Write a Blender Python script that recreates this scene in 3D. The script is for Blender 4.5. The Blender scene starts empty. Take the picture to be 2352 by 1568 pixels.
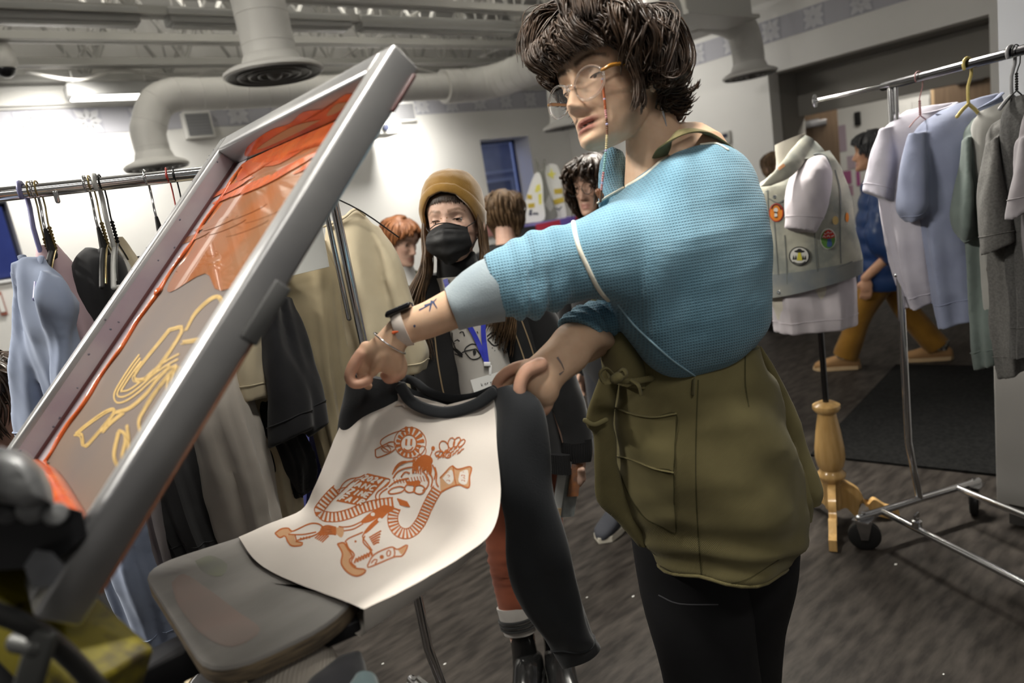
import bpy, math, random
import numpy as np
from math import sin, cos, tan, pi, radians, sqrt, atan2, hypot
from mathutils import Vector, Matrix, noise as mnoise
from mathutils.bvhtree import BVHTree

random.seed(7); RNG = np.random.default_rng(7)
SC = bpy.context.scene
COL = SC.collection

# ------------------------------------------------------------------ camera, world, exposure
EYE = np.array([0.0, 0.0, 1.45]); FOC = 1568.0
_h, _p, _r = radians(38), radians(11.4), radians(9.5)
FWD = np.array([sin(_h)*cos(_p), cos(_h)*cos(_p), -sin(_p)])
_r0 = np.array([cos(_h), -sin(_h), 0.0]); _u0 = np.cross(_r0, FWD)
CX = cos(_r)*_r0 - sin(_r)*_u0
CY = sin(_r)*_r0 + cos(_r)*_u0
cam_data = bpy.data.cameras.new('camera'); cam = bpy.data.objects.new('camera', cam_data); COL.objects.link(cam)
cam_data.sensor_width = 36.0; cam_data.lens = FOC/2352*36.0; cam_data.clip_start = 0.02; cam_data.clip_end = 100
cam.matrix_world = Matrix([[CX[0], CY[0], -FWD[0], EYE[0]], [CX[1], CY[1], -FWD[1], EYE[1]], [CX[2], CY[2], -FWD[2], EYE[2]], [0, 0, 0, 1]])
cam_data.dof.use_dof = True; cam_data.dof.focus_distance = 1.40; cam_data.dof.aperture_fstop = 3.0
SC.camera = cam
SC.view_settings.view_transform = 'Standard'; SC.view_settings.look = 'None'
SC.view_settings.gamma = 1.0; SC.view_settings.exposure = 0.0; SC.view_settings.use_curve_mapping = False
world = bpy.data.worlds.new('world'); SC.world = world; world.use_nodes = True
world.node_tree.nodes['Background'].inputs[0].default_value = (1.0, 0.95, 0.88, 1)
world.node_tree.nodes['Background'].inputs[1].default_value = 0.15

def area(name, loc, target, sx, sy, power, col=(1, .955, .87), spread=180):
    l = bpy.data.lights.new(name, 'AREA'); l.shape = 'RECTANGLE'; l.size = sx; l.size_y = sy; l.energy = power; l.color = col; l.spread = radians(spread)
    o = bpy.data.objects.new(name, l); COL.objects.link(o); o.location = loc
    o.rotation_euler = (Vector(target)-Vector(loc)).to_track_quat('-Z', 'Y').to_euler()
    return o
def spot(name, loc, target, power, deg, blend=.8, r=.05, col=(1, .965, .90)):
    l = bpy.data.lights.new(name, 'SPOT'); l.energy = power; l.spot_size = radians(deg); l.spot_blend = blend; l.shadow_soft_size = r; l.color = col
    o = bpy.data.objects.new(name, l); COL.objects.link(o); o.location = loc
    o.rotation_euler = (Vector(target)-Vector(loc)).to_track_quat('-Z', 'Y').to_euler()
    return o
# fill from added, unseen ceiling strips (tubes are built with the ceiling), two wall washers and the dusk outside
area('fill_strip_front', (0.65, 0.60, 2.93), (0.60, 0.85, 0), 1.0, .12, 15.5, spread=72)
area('fill_strip_form', (3.0, 2.0, 2.93), (2.35, 1.0, 1.0), 1.2, .12, 44, spread=75)  # added to brighten the garments round the dress form
area('fill_strip_mid', (1.5, 2.7, 2.93), (1.5, 2.7, 0), 1.2, .12, 50, spread=110)
area('fill_strip_far', (3.9, 3.6, 2.93), (3.9, 3.6, 0), 1.2, .12, 125, spread=120)
area('fill_strip_side', (-1.2, 2.6, 2.93), (-.6, 2.4, 0), 1.2, .12, 165)
area('fill_strip_back', (0.1, -0.9, 2.93), (0.7, 0.6, 1.2), 1.2, .12, 5.0, spread=110)  # added behind the viewpoint to fill the printer's face
spot('wall_washer_light', (0.95, 5.75, 2.78), (0.95, 6.5, 2.05), 110, 125, 1.0, .12)
spot('wall_washer_light', (3.75, 5.70, 2.60), (3.75, 6.5, 1.95), 130, 130, 1.0, .12)
spot('wall_washer_light', (5.3, 4.7, 2.80), (6.56, 4.6, 1.8), 52, 130, 1.0, .12)  # extra washer, added only to brighten the wall by the recess
for _x, _y, _p in ((.6, 4.9, 16), (1.9, 4.9, 16), (3.3, 4.9, 16), (1.5, 2.7, 14), (3.9, 3.6, 16)):
    area('strip_uplight', (_x, _y, 3.06), (_x, _y, 4), 1.2, .10, _p*1.25)
area('dusk_light', (5.6, 12.0, 5.0), (6.5, 9.4, 2.0), 4, 4, 420, (.35, .45, 1))
area('dusk_light', (0.2, 11.0, 5.0), (-.4, 9.0, 1.4), 3, 3, 150, (.35, .45, 1))
area('hall_light', (7.6, 3.2, 2.35), (7.8, 3.2, 0), .9, .5, 18)

# ------------------------------------------------------------------ placing helpers (photo pixel + distance -> point in the room)
def ray(x, y): return CX*((x-1176)/FOC) + CY*((784-y)/FOC) + FWD
def P(x, y, d): return EYE + ray(x, y)*d
def PZ(x, y, z=0.0):
    r = ray(x, y); return EYE + r*((z-EYE[2])/r[2])
def PY(x, y, Y):
    r = ray(x, y); return EYE + r*(Y/r[1])
def PX(x, y, X):
    r = ray(x, y); return EYE + r*(X/r[0])
def pix(w):
    w = np.asarray(w)-EYE; d = w@FWD; return 1176+FOC*(w@CX)/d, 784-FOC*(w@CY)/d, d
def V3(*a): return np.array(a, float)
def nrm(a):
    a = np.asarray(a, float); return a/(np.linalg.norm(a)+1e-12)

# ------------------------------------------------------------------ materials
MATS = {}
def _rgb(c):
    if isinstance(c, str):
        c = c.lstrip('#'); s = [int(c[i:i+2], 16)/255 for i in (0, 2, 4)]
        c = [x/12.92 if x <= .04045 else ((x+.055)/1.055)**2.4 for x in s]
    return (*c[:3], 1)
def mat(name, col, rough=.6, metal=0., col2=None, nscale=6., ndetail=4., ncon=(.35, .65), bump=0., bscale=150., bdist=.002, spec=.4, sheen=0., trans=0., coat=0., emit=None, estr=0., stretch=None, pattern=None, uvpat=(300, 300), alpha=1., attr=None, sub=0., ior=1.45):
    if name in MATS: return MATS[name]
    m = bpy.data.materials.new(name); m.use_nodes = True; MATS[name] = m
    nt = m.node_tree; N = nt.nodes; L = nt.links; b = N['Principled BSDF']
    b.inputs['Base Color'].default_value = _rgb(col); b.inputs['Roughness'].default_value = rough; b.inputs['Metallic'].default_value = metal
    b.inputs['Specular IOR Level'].default_value = spec; b.inputs['Transmission Weight'].default_value = trans; b.inputs['IOR'].default_value = ior
    b.inputs['Coat Weight'].default_value = coat; b.inputs['Sheen Weight'].default_value = sheen; b.inputs['Alpha'].default_value = alpha
    if sheen: b.inputs['Sheen Roughness'].default_value = .5
    if sub: b.inputs['Subsurface Weight'].default_value = sub; b.inputs['Subsurface Radius'].default_value = (.01, .004, .002); b.inputs['Subsurface Scale'].default_value = .5
    if emit: b.inputs['Emission Color'].default_value = _rgb(emit); b.inputs['Emission Strength'].default_value = estr
    tc = N.new('ShaderNodeTexCoord'); src = tc.outputs['Object']
    if stretch:
        mp = N.new('ShaderNodeMapping'); L.new(src, mp.inputs[0]); mp.inputs['Scale'].default_value = stretch; src = mp.outputs[0]
    colout = None
    if attr:
        a = N.new('ShaderNodeVertexColor'); a.layer_name = attr; colout = a.outputs[0]; L.new(colout, b.inputs['Base Color'])
    if col2 is not None:
        n = N.new('ShaderNodeTexNoise'); n.inputs['Scale'].default_value = nscale; n.inputs['Detail'].default_value = ndetail; L.new(src, n.inputs[0])
        r = N.new('ShaderNodeValToRGB'); L.new(n.outputs[0], r.inputs[0]); r.color_ramp.elements[0].position = ncon[0]; r.color_ramp.elements[1].position = ncon[1]
        if attr:
            r.color_ramp.elements[0].color = (1, 1, 1, 1); r.color_ramp.elements[1].color = _rgb(col2)
            mx = N.new('ShaderNodeMix'); mx.data_type = 'RGBA'; mx.blend_type = 'MULTIPLY'; mx.inputs[0].default_value = 1
            L.new(colout, mx.inputs[6]); L.new(r.outputs[0], mx.inputs[7]); colout = mx.outputs[2]
        else:
            r.color_ramp.elements[0].color = _rgb(col); r.color_ramp.elements[1].color = _rgb(col2); colout = r.outputs[0]
        L.new(colout, b.inputs['Base Color'])
    hgt = None
    if pattern:
        uv = tc.outputs['UV']; s = N.new('ShaderNodeSeparateXYZ'); L.new(uv, s.inputs[0])
        def wave(o, k):
            mu = N.new('ShaderNodeMath'); mu.operation = 'MULTIPLY'; mu.inputs[1].default_value = k; L.new(o, mu.inputs[0])
            si = N.new('ShaderNodeMath'); si.operation = 'SINE'; L.new(mu.outputs[0], si.inputs[0]); return si.outputs[0]
        def op(o, a, c2):
            mu = N.new('ShaderNodeMath'); mu.operation = o
            for i, q in enumerate((a, c2)):
                if isinstance(q, (int, float)): mu.inputs[i].default_value = q
                else: L.new(q, mu.inputs[i])
            return mu.outputs[0]
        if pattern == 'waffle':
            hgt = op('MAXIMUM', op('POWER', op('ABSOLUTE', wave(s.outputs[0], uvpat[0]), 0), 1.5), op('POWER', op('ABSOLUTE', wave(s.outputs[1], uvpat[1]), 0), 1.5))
        elif pattern == 'rib':
            hgt = wave(s.outputs[0], uvpat[0])
        elif pattern == 'twill':
            hgt = wave(op('ADD', op('MULTIPLY', s.outputs[0], uvpat[0]), op('MULTIPLY', s.outputs[1], uvpat[1])), 1.0)
        if pattern == 'waffle':   # the raised grid keeps the base colour, the sunk cells are darker
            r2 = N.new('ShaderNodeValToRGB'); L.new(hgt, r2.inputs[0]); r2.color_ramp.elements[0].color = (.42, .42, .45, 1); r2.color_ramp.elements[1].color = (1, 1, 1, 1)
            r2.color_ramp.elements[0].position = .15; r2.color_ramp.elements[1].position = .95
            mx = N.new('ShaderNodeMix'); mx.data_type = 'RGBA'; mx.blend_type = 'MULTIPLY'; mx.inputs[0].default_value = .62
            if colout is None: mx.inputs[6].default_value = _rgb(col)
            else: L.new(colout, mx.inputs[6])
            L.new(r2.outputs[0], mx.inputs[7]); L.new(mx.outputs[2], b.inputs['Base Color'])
        bp = N.new('ShaderNodeBump'); bp.inputs['Strength'].default_value = max(bump, .3); bp.inputs['Distance'].default_value = bdist
        L.new(hgt, bp.inputs['Height']); L.new(bp.outputs[0], b.inputs['Normal'])
    elif bump:
        n2 = N.new('ShaderNodeTexNoise'); n2.inputs['Scale'].default_value = bscale; n2.inputs['Detail'].default_value = 5; L.new(src, n2.inputs[0])
        bp = N.new('ShaderNodeBump'); bp.inputs['Strength'].default_value = bump; bp.inputs['Distance'].default_value = bdist
        L.new(n2.outputs[0], bp.inputs['Height']); L.new(bp.outputs[0], b.inputs['Normal'])
    return m
def cloth(name, col, col2=None, rough=.9, bump=.06, nscale=9, bscale=350):
    c = _rgb(col); c2 = _rgb(col2) if col2 else tuple(x*.80 for x in c[:3])
    return mat(name, c, rough=rough, col2=c2, nscale=nscale, bump=bump, bscale=bscale, bdist=.0015, spec=.2, sheen=.15)
def chrome(name='chrome'): return mat(name, (.62, .62, .63), rough=.14, metal=1., bump=.05, bscale=40)

# ------------------------------------------------------------------ mesh builder
def catmull(A, sub):
    A = np.asarray(A, float); n = len(A)
    if n < 3 or sub <= 1: 
        return A if sub <= 1 else np.array([A[0]*(1-t)+A[-1]*t for t in np.linspace(0, 1, sub+1)])
    out = []
    for i in range(n-1):
        p0 = A[i-1] if i > 0 else 2*A[0]-A[1]; p1 = A[i]; p2 = A[i+1]; p3 = A[i+2] if i+2 < n else 2*A[-1]-A[-2]
        for k in range(sub):
            t = k/sub
            out.append(.5*((2*p1)+(-p0+p2)*t+(2*p0-5*p1+4*p2-p3)*t*t+(-p0+3*p1-3*p2+p3)*t**3))
    out.append(A[-1]); return np.array(out)

class MB:
    def __init__(s): s.v = []; s.f = []; s.uv = []; s.mi = []; s.n = 0; s.col = []
    def add(s, V, F, UV=None, mi=0, col=(1, 1, 1)):
        V = np.asarray(V, float).reshape(-1, 3); b = s.n; s.v.append(V); s.n += len(V)
        s.col.append(np.tile(np.asarray(col, float), (len(V), 1)) if np.ndim(col) == 1 else np.asarray(col, float))
        for k, f in enumerate(F):
            s.f.append([i+b for i in f]); s.uv.append(UV[k] if UV is not None else None); s.mi.append(mi)
        return s
    def merge(s, o, mi=None):
        b = s.n; s.v += o.v; s.col += o.col; s.n += o.n
        s.f += [[i+b for i in f] for f in o.f]; s.uv += o.uv; s.mi += (o.mi if mi is None else [mi]*len(o.mi)); return s
    def verts(s): return np.concatenate(s.v) if s.v else np.zeros((0, 3))
    def grid(s, G, closed=False, caps=(False, False), mi=0, col=(1, 1, 1), flip=False):
        G = np.asarray(G, float); R, n = G.shape[:2]
        du = np.linalg.norm(np.diff(np.concatenate([G, G[:, :1]], 1) if closed else G, axis=1), axis=2).mean(0)
        U = np.concatenate([[0], np.cumsum(du)]); dv = np.linalg.norm(np.diff(G, axis=0), axis=2).mean(1); W = np.concatenate([[0], np.cumsum(dv)])
        F = []; UV = []
        for i in range(R-1):
            for j in range(n if closed else n-1):
                k = (j+1) % n
                q = [i*n+j, i*n+k, (i+1)*n+k, (i+1)*n+j]; u = [(U[j], W[i]), (U[j+1], W[i]), (U[j+1], W[i+1]), (U[j], W[i+1])]
                if flip: q.reverse(); u.reverse()
                F.append(q); UV.append(u)
        Vv = G.reshape(-1, 3); cc = col
        if np.ndim(col) == 3: cc = np.asarray(col).reshape(-1, 3)
        extra = []
        for e, (i0, on) in enumerate(((0, caps[0]), (R-1, caps[1]))):
            if on:
                c = len(Vv)+len(extra); extra.append(G[i0].mean(0))
                for j in range(n if closed else n-1):
                    k = (j+1) % n; q = [i0*n+k, i0*n+j, c] if e == 0 else [i0*n+j, i0*n+k, c]
                    if flip: q.reverse()
                    F.append(q); UV.append([(0, 0)]*3)
        if extra:
            Vv = np.concatenate([Vv, extra])
            if np.ndim(cc) == 2: cc = np.concatenate([cc, cc[:len(extra)]])
        return s.add(Vv, F, UV, mi, cc)
    def tube(s, pts, r, n=12, rnd=True, flat=1., up=None, mi=0, col=(1, 1, 1), sub=1, closed=False, tw=0.):
        pts = np.asarray(pts, float); r = np.full(len(pts), r, float) if np.ndim(r) == 0 else np.asarray(r, float)
        if sub > 1:
            a = catmull(np.concatenate([pts, r[:, None]], 1), sub); pts, r = a[:, :3], np.maximum(a[:, 3], 1e-5)
        m = len(pts); T = np.gradient(pts, axis=0) if m > 1 else np.array([[0, 0, 1.]])
        if closed: T = (np.roll(pts, -1, 0)-np.roll(pts, 1, 0))
        T = T/(np.linalg.norm(T, axis=1)[:, None]+1e-12)
        ref = np.asarray(up, float) if up is not None else (V3(0, 0, 1) if abs(T[0][2]) < .9 else V3(1, 0, 0))
        rings = []; a = None; th = np.linspace(0, 2*pi, n, endpoint=False)
        C2 = []; 
        for i in range(m):
            if a is None or up is not None: a = ref - T[i]*(ref@T[i])
            else: a = a - T[i]*(a@T[i])
            a = nrm(a); b = np.cross(T[i], a); C2.append((a, b))
            t2 = th+tw*i
            rings.append(pts[i]+r[i]*(np.cos(t2)[:, None]*a*flat+np.sin(t2)[:, None]*b))
        if rnd and not closed:
            def hemi(i, sgn):
                a, b = C2[i]; o = []
                for q in (.35, .7, .93):
                    rr = r[i]*sqrt(1-q*q); o.append(pts[i]+T[i]*sgn*q*r[i]*min(flat, 1)+rr*(np.cos(th)[:, None]*a*flat+np.sin(th)[:, None]*b))
                return o
            rings = hemi(0, -1)[::-1]+rings+hemi(m-1, 1)
        if closed: rings.append(rings[0])
        s.grid(np.array(rings), closed=True, caps=(not closed, not closed), mi=mi, col=col); return s
    def box(s, c, size, ax=None, mi=0, bev=0., col=(1, 1, 1)):
        c = np.asarray(c, float); h = np.asarray(size, float)/2; ax = np.eye(3) if ax is None else np.asarray(ax, float)
        if bev <= 0:
            V = [c+ax[0]*h[0]*x+ax[1]*h[1]*y+ax[2]*h[2]*z for x in (-1, 1) for y in (-1, 1) for z in (-1, 1)]
            F = [(0, 1, 3, 2), (4, 6, 7, 5), (0, 4, 5, 1), (2, 3, 7, 6), (0, 2, 6, 4), (1, 5, 7, 3)]
            U = [[(V[i]-c)@ax[[1, 0, 0][k//2]] for i in f] for k, f in enumerate(F)]
            W = [[(V[i]-c)@ax[[2, 2, 1][k//2]] for i in f] for k, f in enumerate(F)]
            return s.add(V, F, [list(zip(U[k], W[k])) for k in range(6)], mi, col)
        # rounded box: superellipsoid-like rings in z
        rings = []
        for z, k in ((-h[2], 1), (-h[2]+bev*.3, .3), (-h[2]+bev, 0), (h[2]-bev, 0), (h[2]-bev*.3, .3), (h[2], 1)):
            rr = bev; ring = []
            for qx, qy, a0 in ((1, 1, 0), (-1, 1, 90), (-1, -1, 180), (1, -1, 270)):
                for t in range(4):
                    an = radians(a0+t*30); ring.append(c+ax[0]*(qx*(h[0]-bev)+(bev*(1-k))*cos(an))+ax[1]*(qy*(h[1]-bev)+(bev*(1-k))*sin(an))+ax[2]*z)
            rings.append(ring)
        return s.grid(np.array(rings), closed=True, caps=(True, True), mi=mi, col=col)
    def lathe(s, prof, c, axis=(0, 0, 1), n=24, mi=0, caps=(True, True), col=(1, 1, 1)):
        z = nrm(axis); x = nrm(np.cross(z, (0.3, 1, 0.1))); y = np.cross(z, x); th = np.linspace(0, 2*pi, n, endpoint=False)
        G = [np.asarray(c)+z*h+r*(np.cos(th)[:, None]*x+np.sin(th)[:, None]*y) for r, h in prof]
        return s.grid(np.array(G), closed=True, caps=caps, mi=mi, col=col)
    def ball(s, c, r, n=16, mi=0, ax=None, col=(1, 1, 1)):
        r = np.full(3, r) if np.ndim(r) == 0 else np.asarray(r, float); ax = np.eye(3) if ax is None else np.asarray(ax)
        ph = np.linspace(0.02, pi-.02, n//2+2); th = np.linspace(0, 2*pi, n, endpoint=False)
        G = [[np.asarray(c)+ax[0]*r[0]*sin(p)*cos(t)+ax[1]*r[1]*sin(p)*sin(t)-ax[2]*r[2]*cos(p) for t in th] for p in ph]
        return s.grid(np.array(G), closed=True, caps=(True, True), mi=mi, col=col)
    def poly(s, pts, thick, nvec, mi=0, col=(1, 1, 1)):
        pts = np.asarray(pts, float); n = len(pts); d = np.asarray(nvec)*thick
        V = np.concatenate([pts, pts+d]); F = [list(range(n))[::-1], list(range(n, 2*n))]+[[i, (i+1) % n, n+(i+1) % n, n+i] for i in range(n)]
        return s.add(V, F, None, mi, col)
    def loft(s, rings, caps=(True, True), mi=0, sub=1, col=(1, 1, 1)):
        R = np.asarray(rings, float)
        if sub > 1: R = catmull(R.reshape(len(R), -1), sub).reshape(-1, R.shape[1], 3)
        return s.grid(R, closed=True, caps=caps, mi=mi, col=col)

WLOC = {}
def build(name, mb, mats, parent=None, smooth=True, loc=None):
    Vv = mb.verts(); me = bpy.data.meshes.new(name)
    if parent is not None: base = WLOC[parent.name]
    elif loc is not None: base = np.asarray(loc, float)
    else:
        lo, hi = Vv.min(0), Vv.max(0); base = np.array([(lo[0]+hi[0])/2, (lo[1]+hi[1])/2, lo[2]])
    me.from_pydata((Vv-base).tolist(), [], mb.f)
    if any(u is not None for u in mb.uv):
        ul = me.uv_layers.new(name='UVMap'); arr = []
        for f, u in zip(mb.f, mb.uv): arr += [c for q in (u if u is not None else [(0, 0)]*len(f)) for c in q]
        ul.data.foreach_set('uv', arr)
    c = np.concatenate(mb.col)
    if (c != 1).any():
        ca = me.color_attributes.new('Col', 'FLOAT_COLOR', 'POINT'); ca.data.foreach_set('color', np.concatenate([c, np.ones((len(c), 1))], 1).ravel().tolist())
    for m in (mats if isinstance(mats, (list, tuple)) else [mats]): me.materials.append(m)
    me.polygons.foreach_set('material_index', mb.mi); me.polygons.foreach_set('use_smooth', [bool(smooth)]*len(mb.f)); me.update()
    if smooth and smooth != 'all': me.set_sharp_from_angle(angle=radians(50))
    o = bpy.data.objects.new(name, me); COL.objects.link(o)
    if parent is not None: o.parent = parent
    else: o.location = base
    WLOC[o.name] = base; return o
def tag(o, label, cat, group=None, kind=None):
    o['label'] = label; o['category'] = cat
    if group: o['group'] = group
    if kind: o['kind'] = kind
    return o
def thing(name, label, cat, loc, group=None):
    o = bpy.data.objects.new(name, None); COL.objects.link(o); o.empty_display_size = .1; o.location = loc; WLOC[o.name] = np.asarray(loc, float)
    return tag(o, label, cat, group)
def struct(name, mb, m, label=None, smooth=False):
    o = build(name, mb, m, smooth=smooth); o['kind'] = 'structure'
    if label: o['label'] = label; o['category'] = 'building part'
    return o

# ------------------------------------------------------------------ soft shapes
def fbm(p, s=1., o=3): return mnoise.fractal(Vector((p[0]*s, p[1]*s, p[2]*s)), 1., 2., o)
def gnormals(G, closed=True):
    du = (np.roll(G, -1, 1)-np.roll(G, 1, 1)) if closed else np.gradient(G, axis=1); dv = np.gradient(G, axis=0); n = np.cross(du, dv)
    return n/(np.linalg.norm(n, axis=2)[..., None]+1e-12)
def wrinkle(G, amp, scale, stretch=(1, 1, 1), seed=0., closed=True, folds=None, sharp=False):
    n = gnormals(G, closed); R, m = G.shape[:2]; D = np.zeros((R, m)); st = np.asarray(stretch)
    for i in range(R):
        for j in range(m):
            q = G[i, j]*st*scale+seed; x = mnoise.fractal(Vector(q), 1., 2., 3)
            D[i, j] = (1-2*abs(x)) if sharp else x
    D *= amp
    if folds is not None:
        v = np.linspace(0, 1, R)[:, None]; u = np.linspace(0, 1, m, endpoint=not closed)[None, :]; D = D+folds(u, v)
    return G+n*D[..., None]
def rings_px(rows, n=40, sub=4, ex=2.0, back=1.):
    """rows: (Lx,Ly,Rx,Ry,dL,dR,half_thickness[m]) -> ring grid; theta 0..pi faces the viewer"""
    A = catmull(np.asarray(rows, float), sub); L = np.array([P(a[0], a[1], a[4]) for a in A]); R = np.array([P(a[2], a[3], a[5]) for a in A]); t = A[:, 6]
    C = (L+R)/2; a = (R-L)/2; T = np.gradient(C, axis=0); G = []; th = np.linspace(0, 2*pi, n, endpoint=False)
    for i in range(len(A)):
        m = np.cross(a[i], T[i]); m = nrm(m); w = EYE-C[i]
        if m@w < 0: m = -m
        # keep mostly turned to the viewer
        vv = nrm(w - nrm(a[i])*(w@nrm(a[i]))); m = nrm(m*.5+vv*.5)
        c, s = np.cos(th), np.sin(th); f = lambda q: np.sign(q)*np.abs(q)**(2/ex)
        G.append(C[i]-f(c)[:, None]*a[i]+(f(s)*np.where(s > 0, 1, back))[:, None]*m*t[i])
    return np.array(G)
def fuse(mb, voxel=.003, it=2, f=.5):
    """one continuous skin out of overlapping closed shapes; colours carried over"""
    me = bpy.data.meshes.new('tmp'); Vv = mb.verts(); me.from_pydata(Vv.tolist(), [], mb.f); o = bpy.data.objects.new('tmp', me); COL.objects.link(o)
    md = o.modifiers.new('r', 'REMESH'); md.mode = 'VOXEL'; md.voxel_size = voxel
    if it: sm = o.modifiers.new('s', 'SMOOTH'); sm.iterations = it; sm.factor = f
    dg = bpy.context.evaluated_depsgraph_get(); ev = o.evaluated_get(dg); m2 = ev.to_mesh()
    nv = len(m2.vertices); co = np.empty(nv*3); m2.vertices.foreach_get('co', co); co = co.reshape(-1, 3); F = [list(p.vertices) for p in m2.polygons]; ev.to_mesh_clear()
    bpy.data.objects.remove(o); bpy.data.meshes.remove(me)
    from mathutils.kdtree import KDTree
    cs = np.concatenate(mb.col); out = MB()
    if (cs != 1).any():
        kd = KDTree(len(Vv))
        for i, q in enumerate(Vv): kd.insert(q, i)
        kd.balance(); cc = []
        for q in co:
            r = kd.find_n(q, 3); w = np.array([1/(x[2]+1e-4) for x in r]); cc.append((cs[[x[1] for x in r]]*w[:, None]).sum(0)/w.sum())
        out.add(co, F, None, 0, np.array(cc))
    else: out.add(co, F)
    return out
def bvh_of(mb):
    return BVHTree.FromPolygons([tuple(q) for q in mb.verts()], mb.f)
def on_surf(bvh, x, y, off=.0008):
    d = ray(x, y); h = bvh.ray_cast(Vector(EYE), Vector(nrm(d)))
    if h[0] is None: return None
    return np.array(h[0])-nrm(d)*off
def ink(mb, bvh, pts, w, off=.0009, closed=False, step=5, mi=0, taper=False):
    """a printed line of w photo-pixels laid on a surface"""
    pts = np.asarray(pts, float)
    if closed: pts = np.concatenate([pts, pts[:1]])
    pts = catmull(pts, 4) if len(pts) > 2 else pts
    seg = np.linalg.norm(np.diff(pts, axis=0), axis=1); s = np.concatenate([[0], np.cumsum(seg)]); n = max(2, int(s[-1]/step)+1)
    q = np.stack([np.interp(np.linspace(0, s[-1], n), s, pts[:, k]) for k in (0, 1)], 1); t = np.gradient(q, axis=0); t /= np.linalg.norm(t, axis=1)[:, None]+1e-9
    nn = np.stack([-t[:, 1], t[:, 0]], 1)*w/2
    if taper: nn = nn*np.linspace(1, .25, n)[:, None]
    A = [on_surf(bvh, *x, off) for x in q+nn]; B = [on_surf(bvh, *x, off) for x in q-nn]; Vv = []; F = []; idx = {}
    for i in range(n):
        if A[i] is not None and B[i] is not None: idx[i] = len(Vv); Vv += [A[i], B[i]]
    for i in range(n-1):
        if i in idx and i+1 in idx and np.linalg.norm(Vv[idx[i]]-Vv[idx[i+1]]) < .05: F.append([idx[i], idx[i+1], idx[i+1]+1, idx[i]+1])
    if F: mb.add(Vv, F, None, mi)
def inkfill(mb, bvh, pts, off=.0007, mi=0, cell=6, smooth=True):
    """a printed filled area (photo-pixel outline), cut into cells laid on a surface"""
    pts = np.asarray(pts, float)
    if smooth: pts = catmull(np.concatenate([pts, pts[:1]]), 3)[:-1]
    import bmesh
    bm = bmesh.new(); vs = [bm.verts.new((x, y, 0)) for x, y in pts]; bm.faces.new(vs)
    lo, hi = pts.min(0), pts.max(0)
    for k in (0, 1):
        for c in np.arange(lo[k]+cell, hi[k], cell):
            co = [0, 0, 0]; no = [0, 0, 0]; co[k] = c; no[k] = 1
            bmesh.ops.bisect_plane(bm, geom=bm.verts[:]+bm.edges[:]+bm.faces[:], plane_co=co, plane_no=no)
    bmesh.ops.triangulate(bm, faces=bm.faces[:]); bm.verts.index_update()
    W = [on_surf(bvh, v.co.x, v.co.y, off) for v in bm.verts]; mp = {}; Vv = []
    for i, w in enumerate(W):
        if w is not None: mp[i] = len(Vv); Vv.append(w)
    F = [[mp[v.index] for v in f.verts] for f in bm.faces if all(v.index in mp for v in f.verts)]
    bm.free()
    if F: mb.add(Vv, F, None, mi)
# ================================================================== the room
WALL_Y, WALL_X = 6.5, 6.56
m_wall = mat('wall_paint', (.80, .79, .76), rough=.75, col2=(.77, .76, .73), nscale=2)
m_taupe = mat('taupe_paint', (.30, .285, .26), rough=.8)
m_steel = mat('white_steel_paint', (.62, .61, .58), rough=.55)
m_floor = mat('vinyl_plank_floor', (.015, .0125, .0108), rough=.55, col2=(.050, .043, .037), nscale=13, ndetail=12, ncon=(.35, .78), stretch=(.7, 2.6, 1), bump=.12, bscale=14, spec=.12)

fl = MB(); fl.box((3.5, 2.5, -.05), (13, 9.6, .1)); struct('floor', fl, m_floor)
def wall_with_holes(y0, thick, x0, x1, z0, z1, holes, axis='y'):
    mb = MB(); xs = sorted({x0, x1, *[h[0] for h in holes], *[h[1] for h in holes]})
    for a, b in zip(xs[:-1], xs[1:]):
        zs = [(z0, z1)]
        for h in holes:
            if h[0] <= a+1e-6 and h[1] >= b-1e-6: zs = [(z0, h[2]), (h[3], z1)]
        for c, d in zs:
            if d-c > 1e-4:
                ce, si = ((a+b)/2, y0+thick/2, (c+d)/2), (b-a, thick, d-c)
                if axis == 'x': ce, si = (ce[1], ce[0], ce[2]), (si[1], si[0], si[2])
                mb.box(ce, si)
    return mb
W1 = (5.10, 5.86, 1.39, 2.206); W2 = (-.9, .49, 1.50, 2.09)
struct('wall_back', wall_with_holes(WALL_Y, .38, -2.9, WALL_X+.2, 0, 3.8, [W1, W2]), m_wall)
# right wall with the wide recess towards the corridor
struct('wall_right', wall_with_holes(WALL_X, .20, -2.2, WALL_Y, 0, 3.8, [(1.86, 3.70, -.01, 2.25)], 'x'), m_wall)
j = MB(); j.box((6.98, 3.75, 1.12), (.46, .1, 2.26)); j.box((6.98, 1.81, 1.12), (.46, .1, 2.26)); j.box((6.98, 2.78, 2.30), (.46, 1.84, .1)); struct('wall_recess', j, m_taupe)
hd = MB(); hd.box((7.16, 2.78, 2.03), (.12, 1.85, .42)); struct('wall_header', hd, m_taupe)
cr = MB(); cr.box((9.1, 2.9, 1.3), (.12, 4.6, 2.6)); cr.box((8.0, 5.2, 1.3), (2.2, .1, 2.6)); cr.box((8.0, .9, 1.3), (2.2, .1, 2.6)); struct('wall_corridor', cr, m_wall)
cc = MB(); cc.box((8.0, 3.0, 2.66), (2.3, 4.6, .08)); struct('ceiling_corridor', cc, m_wall)
m_base = mat('baseboard_dark', (.075, .066, .06), rough=.5)
bb = MB(); bb.box((9.03, 3.0, .09), (.03, 4.2, .18)); struct('baseboard_corridor', bb, m_base)
bb = MB(); bb.box((WALL_X-.012, 5.1, .07), (.024, 2.78, .14)); struct('baseboard_right', bb, m_base)
bb = MB(); bb.box((1.8, WALL_Y-.012, .07), (9.3, .024, .14)); struct('baseboard_back', bb, m_base)
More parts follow.
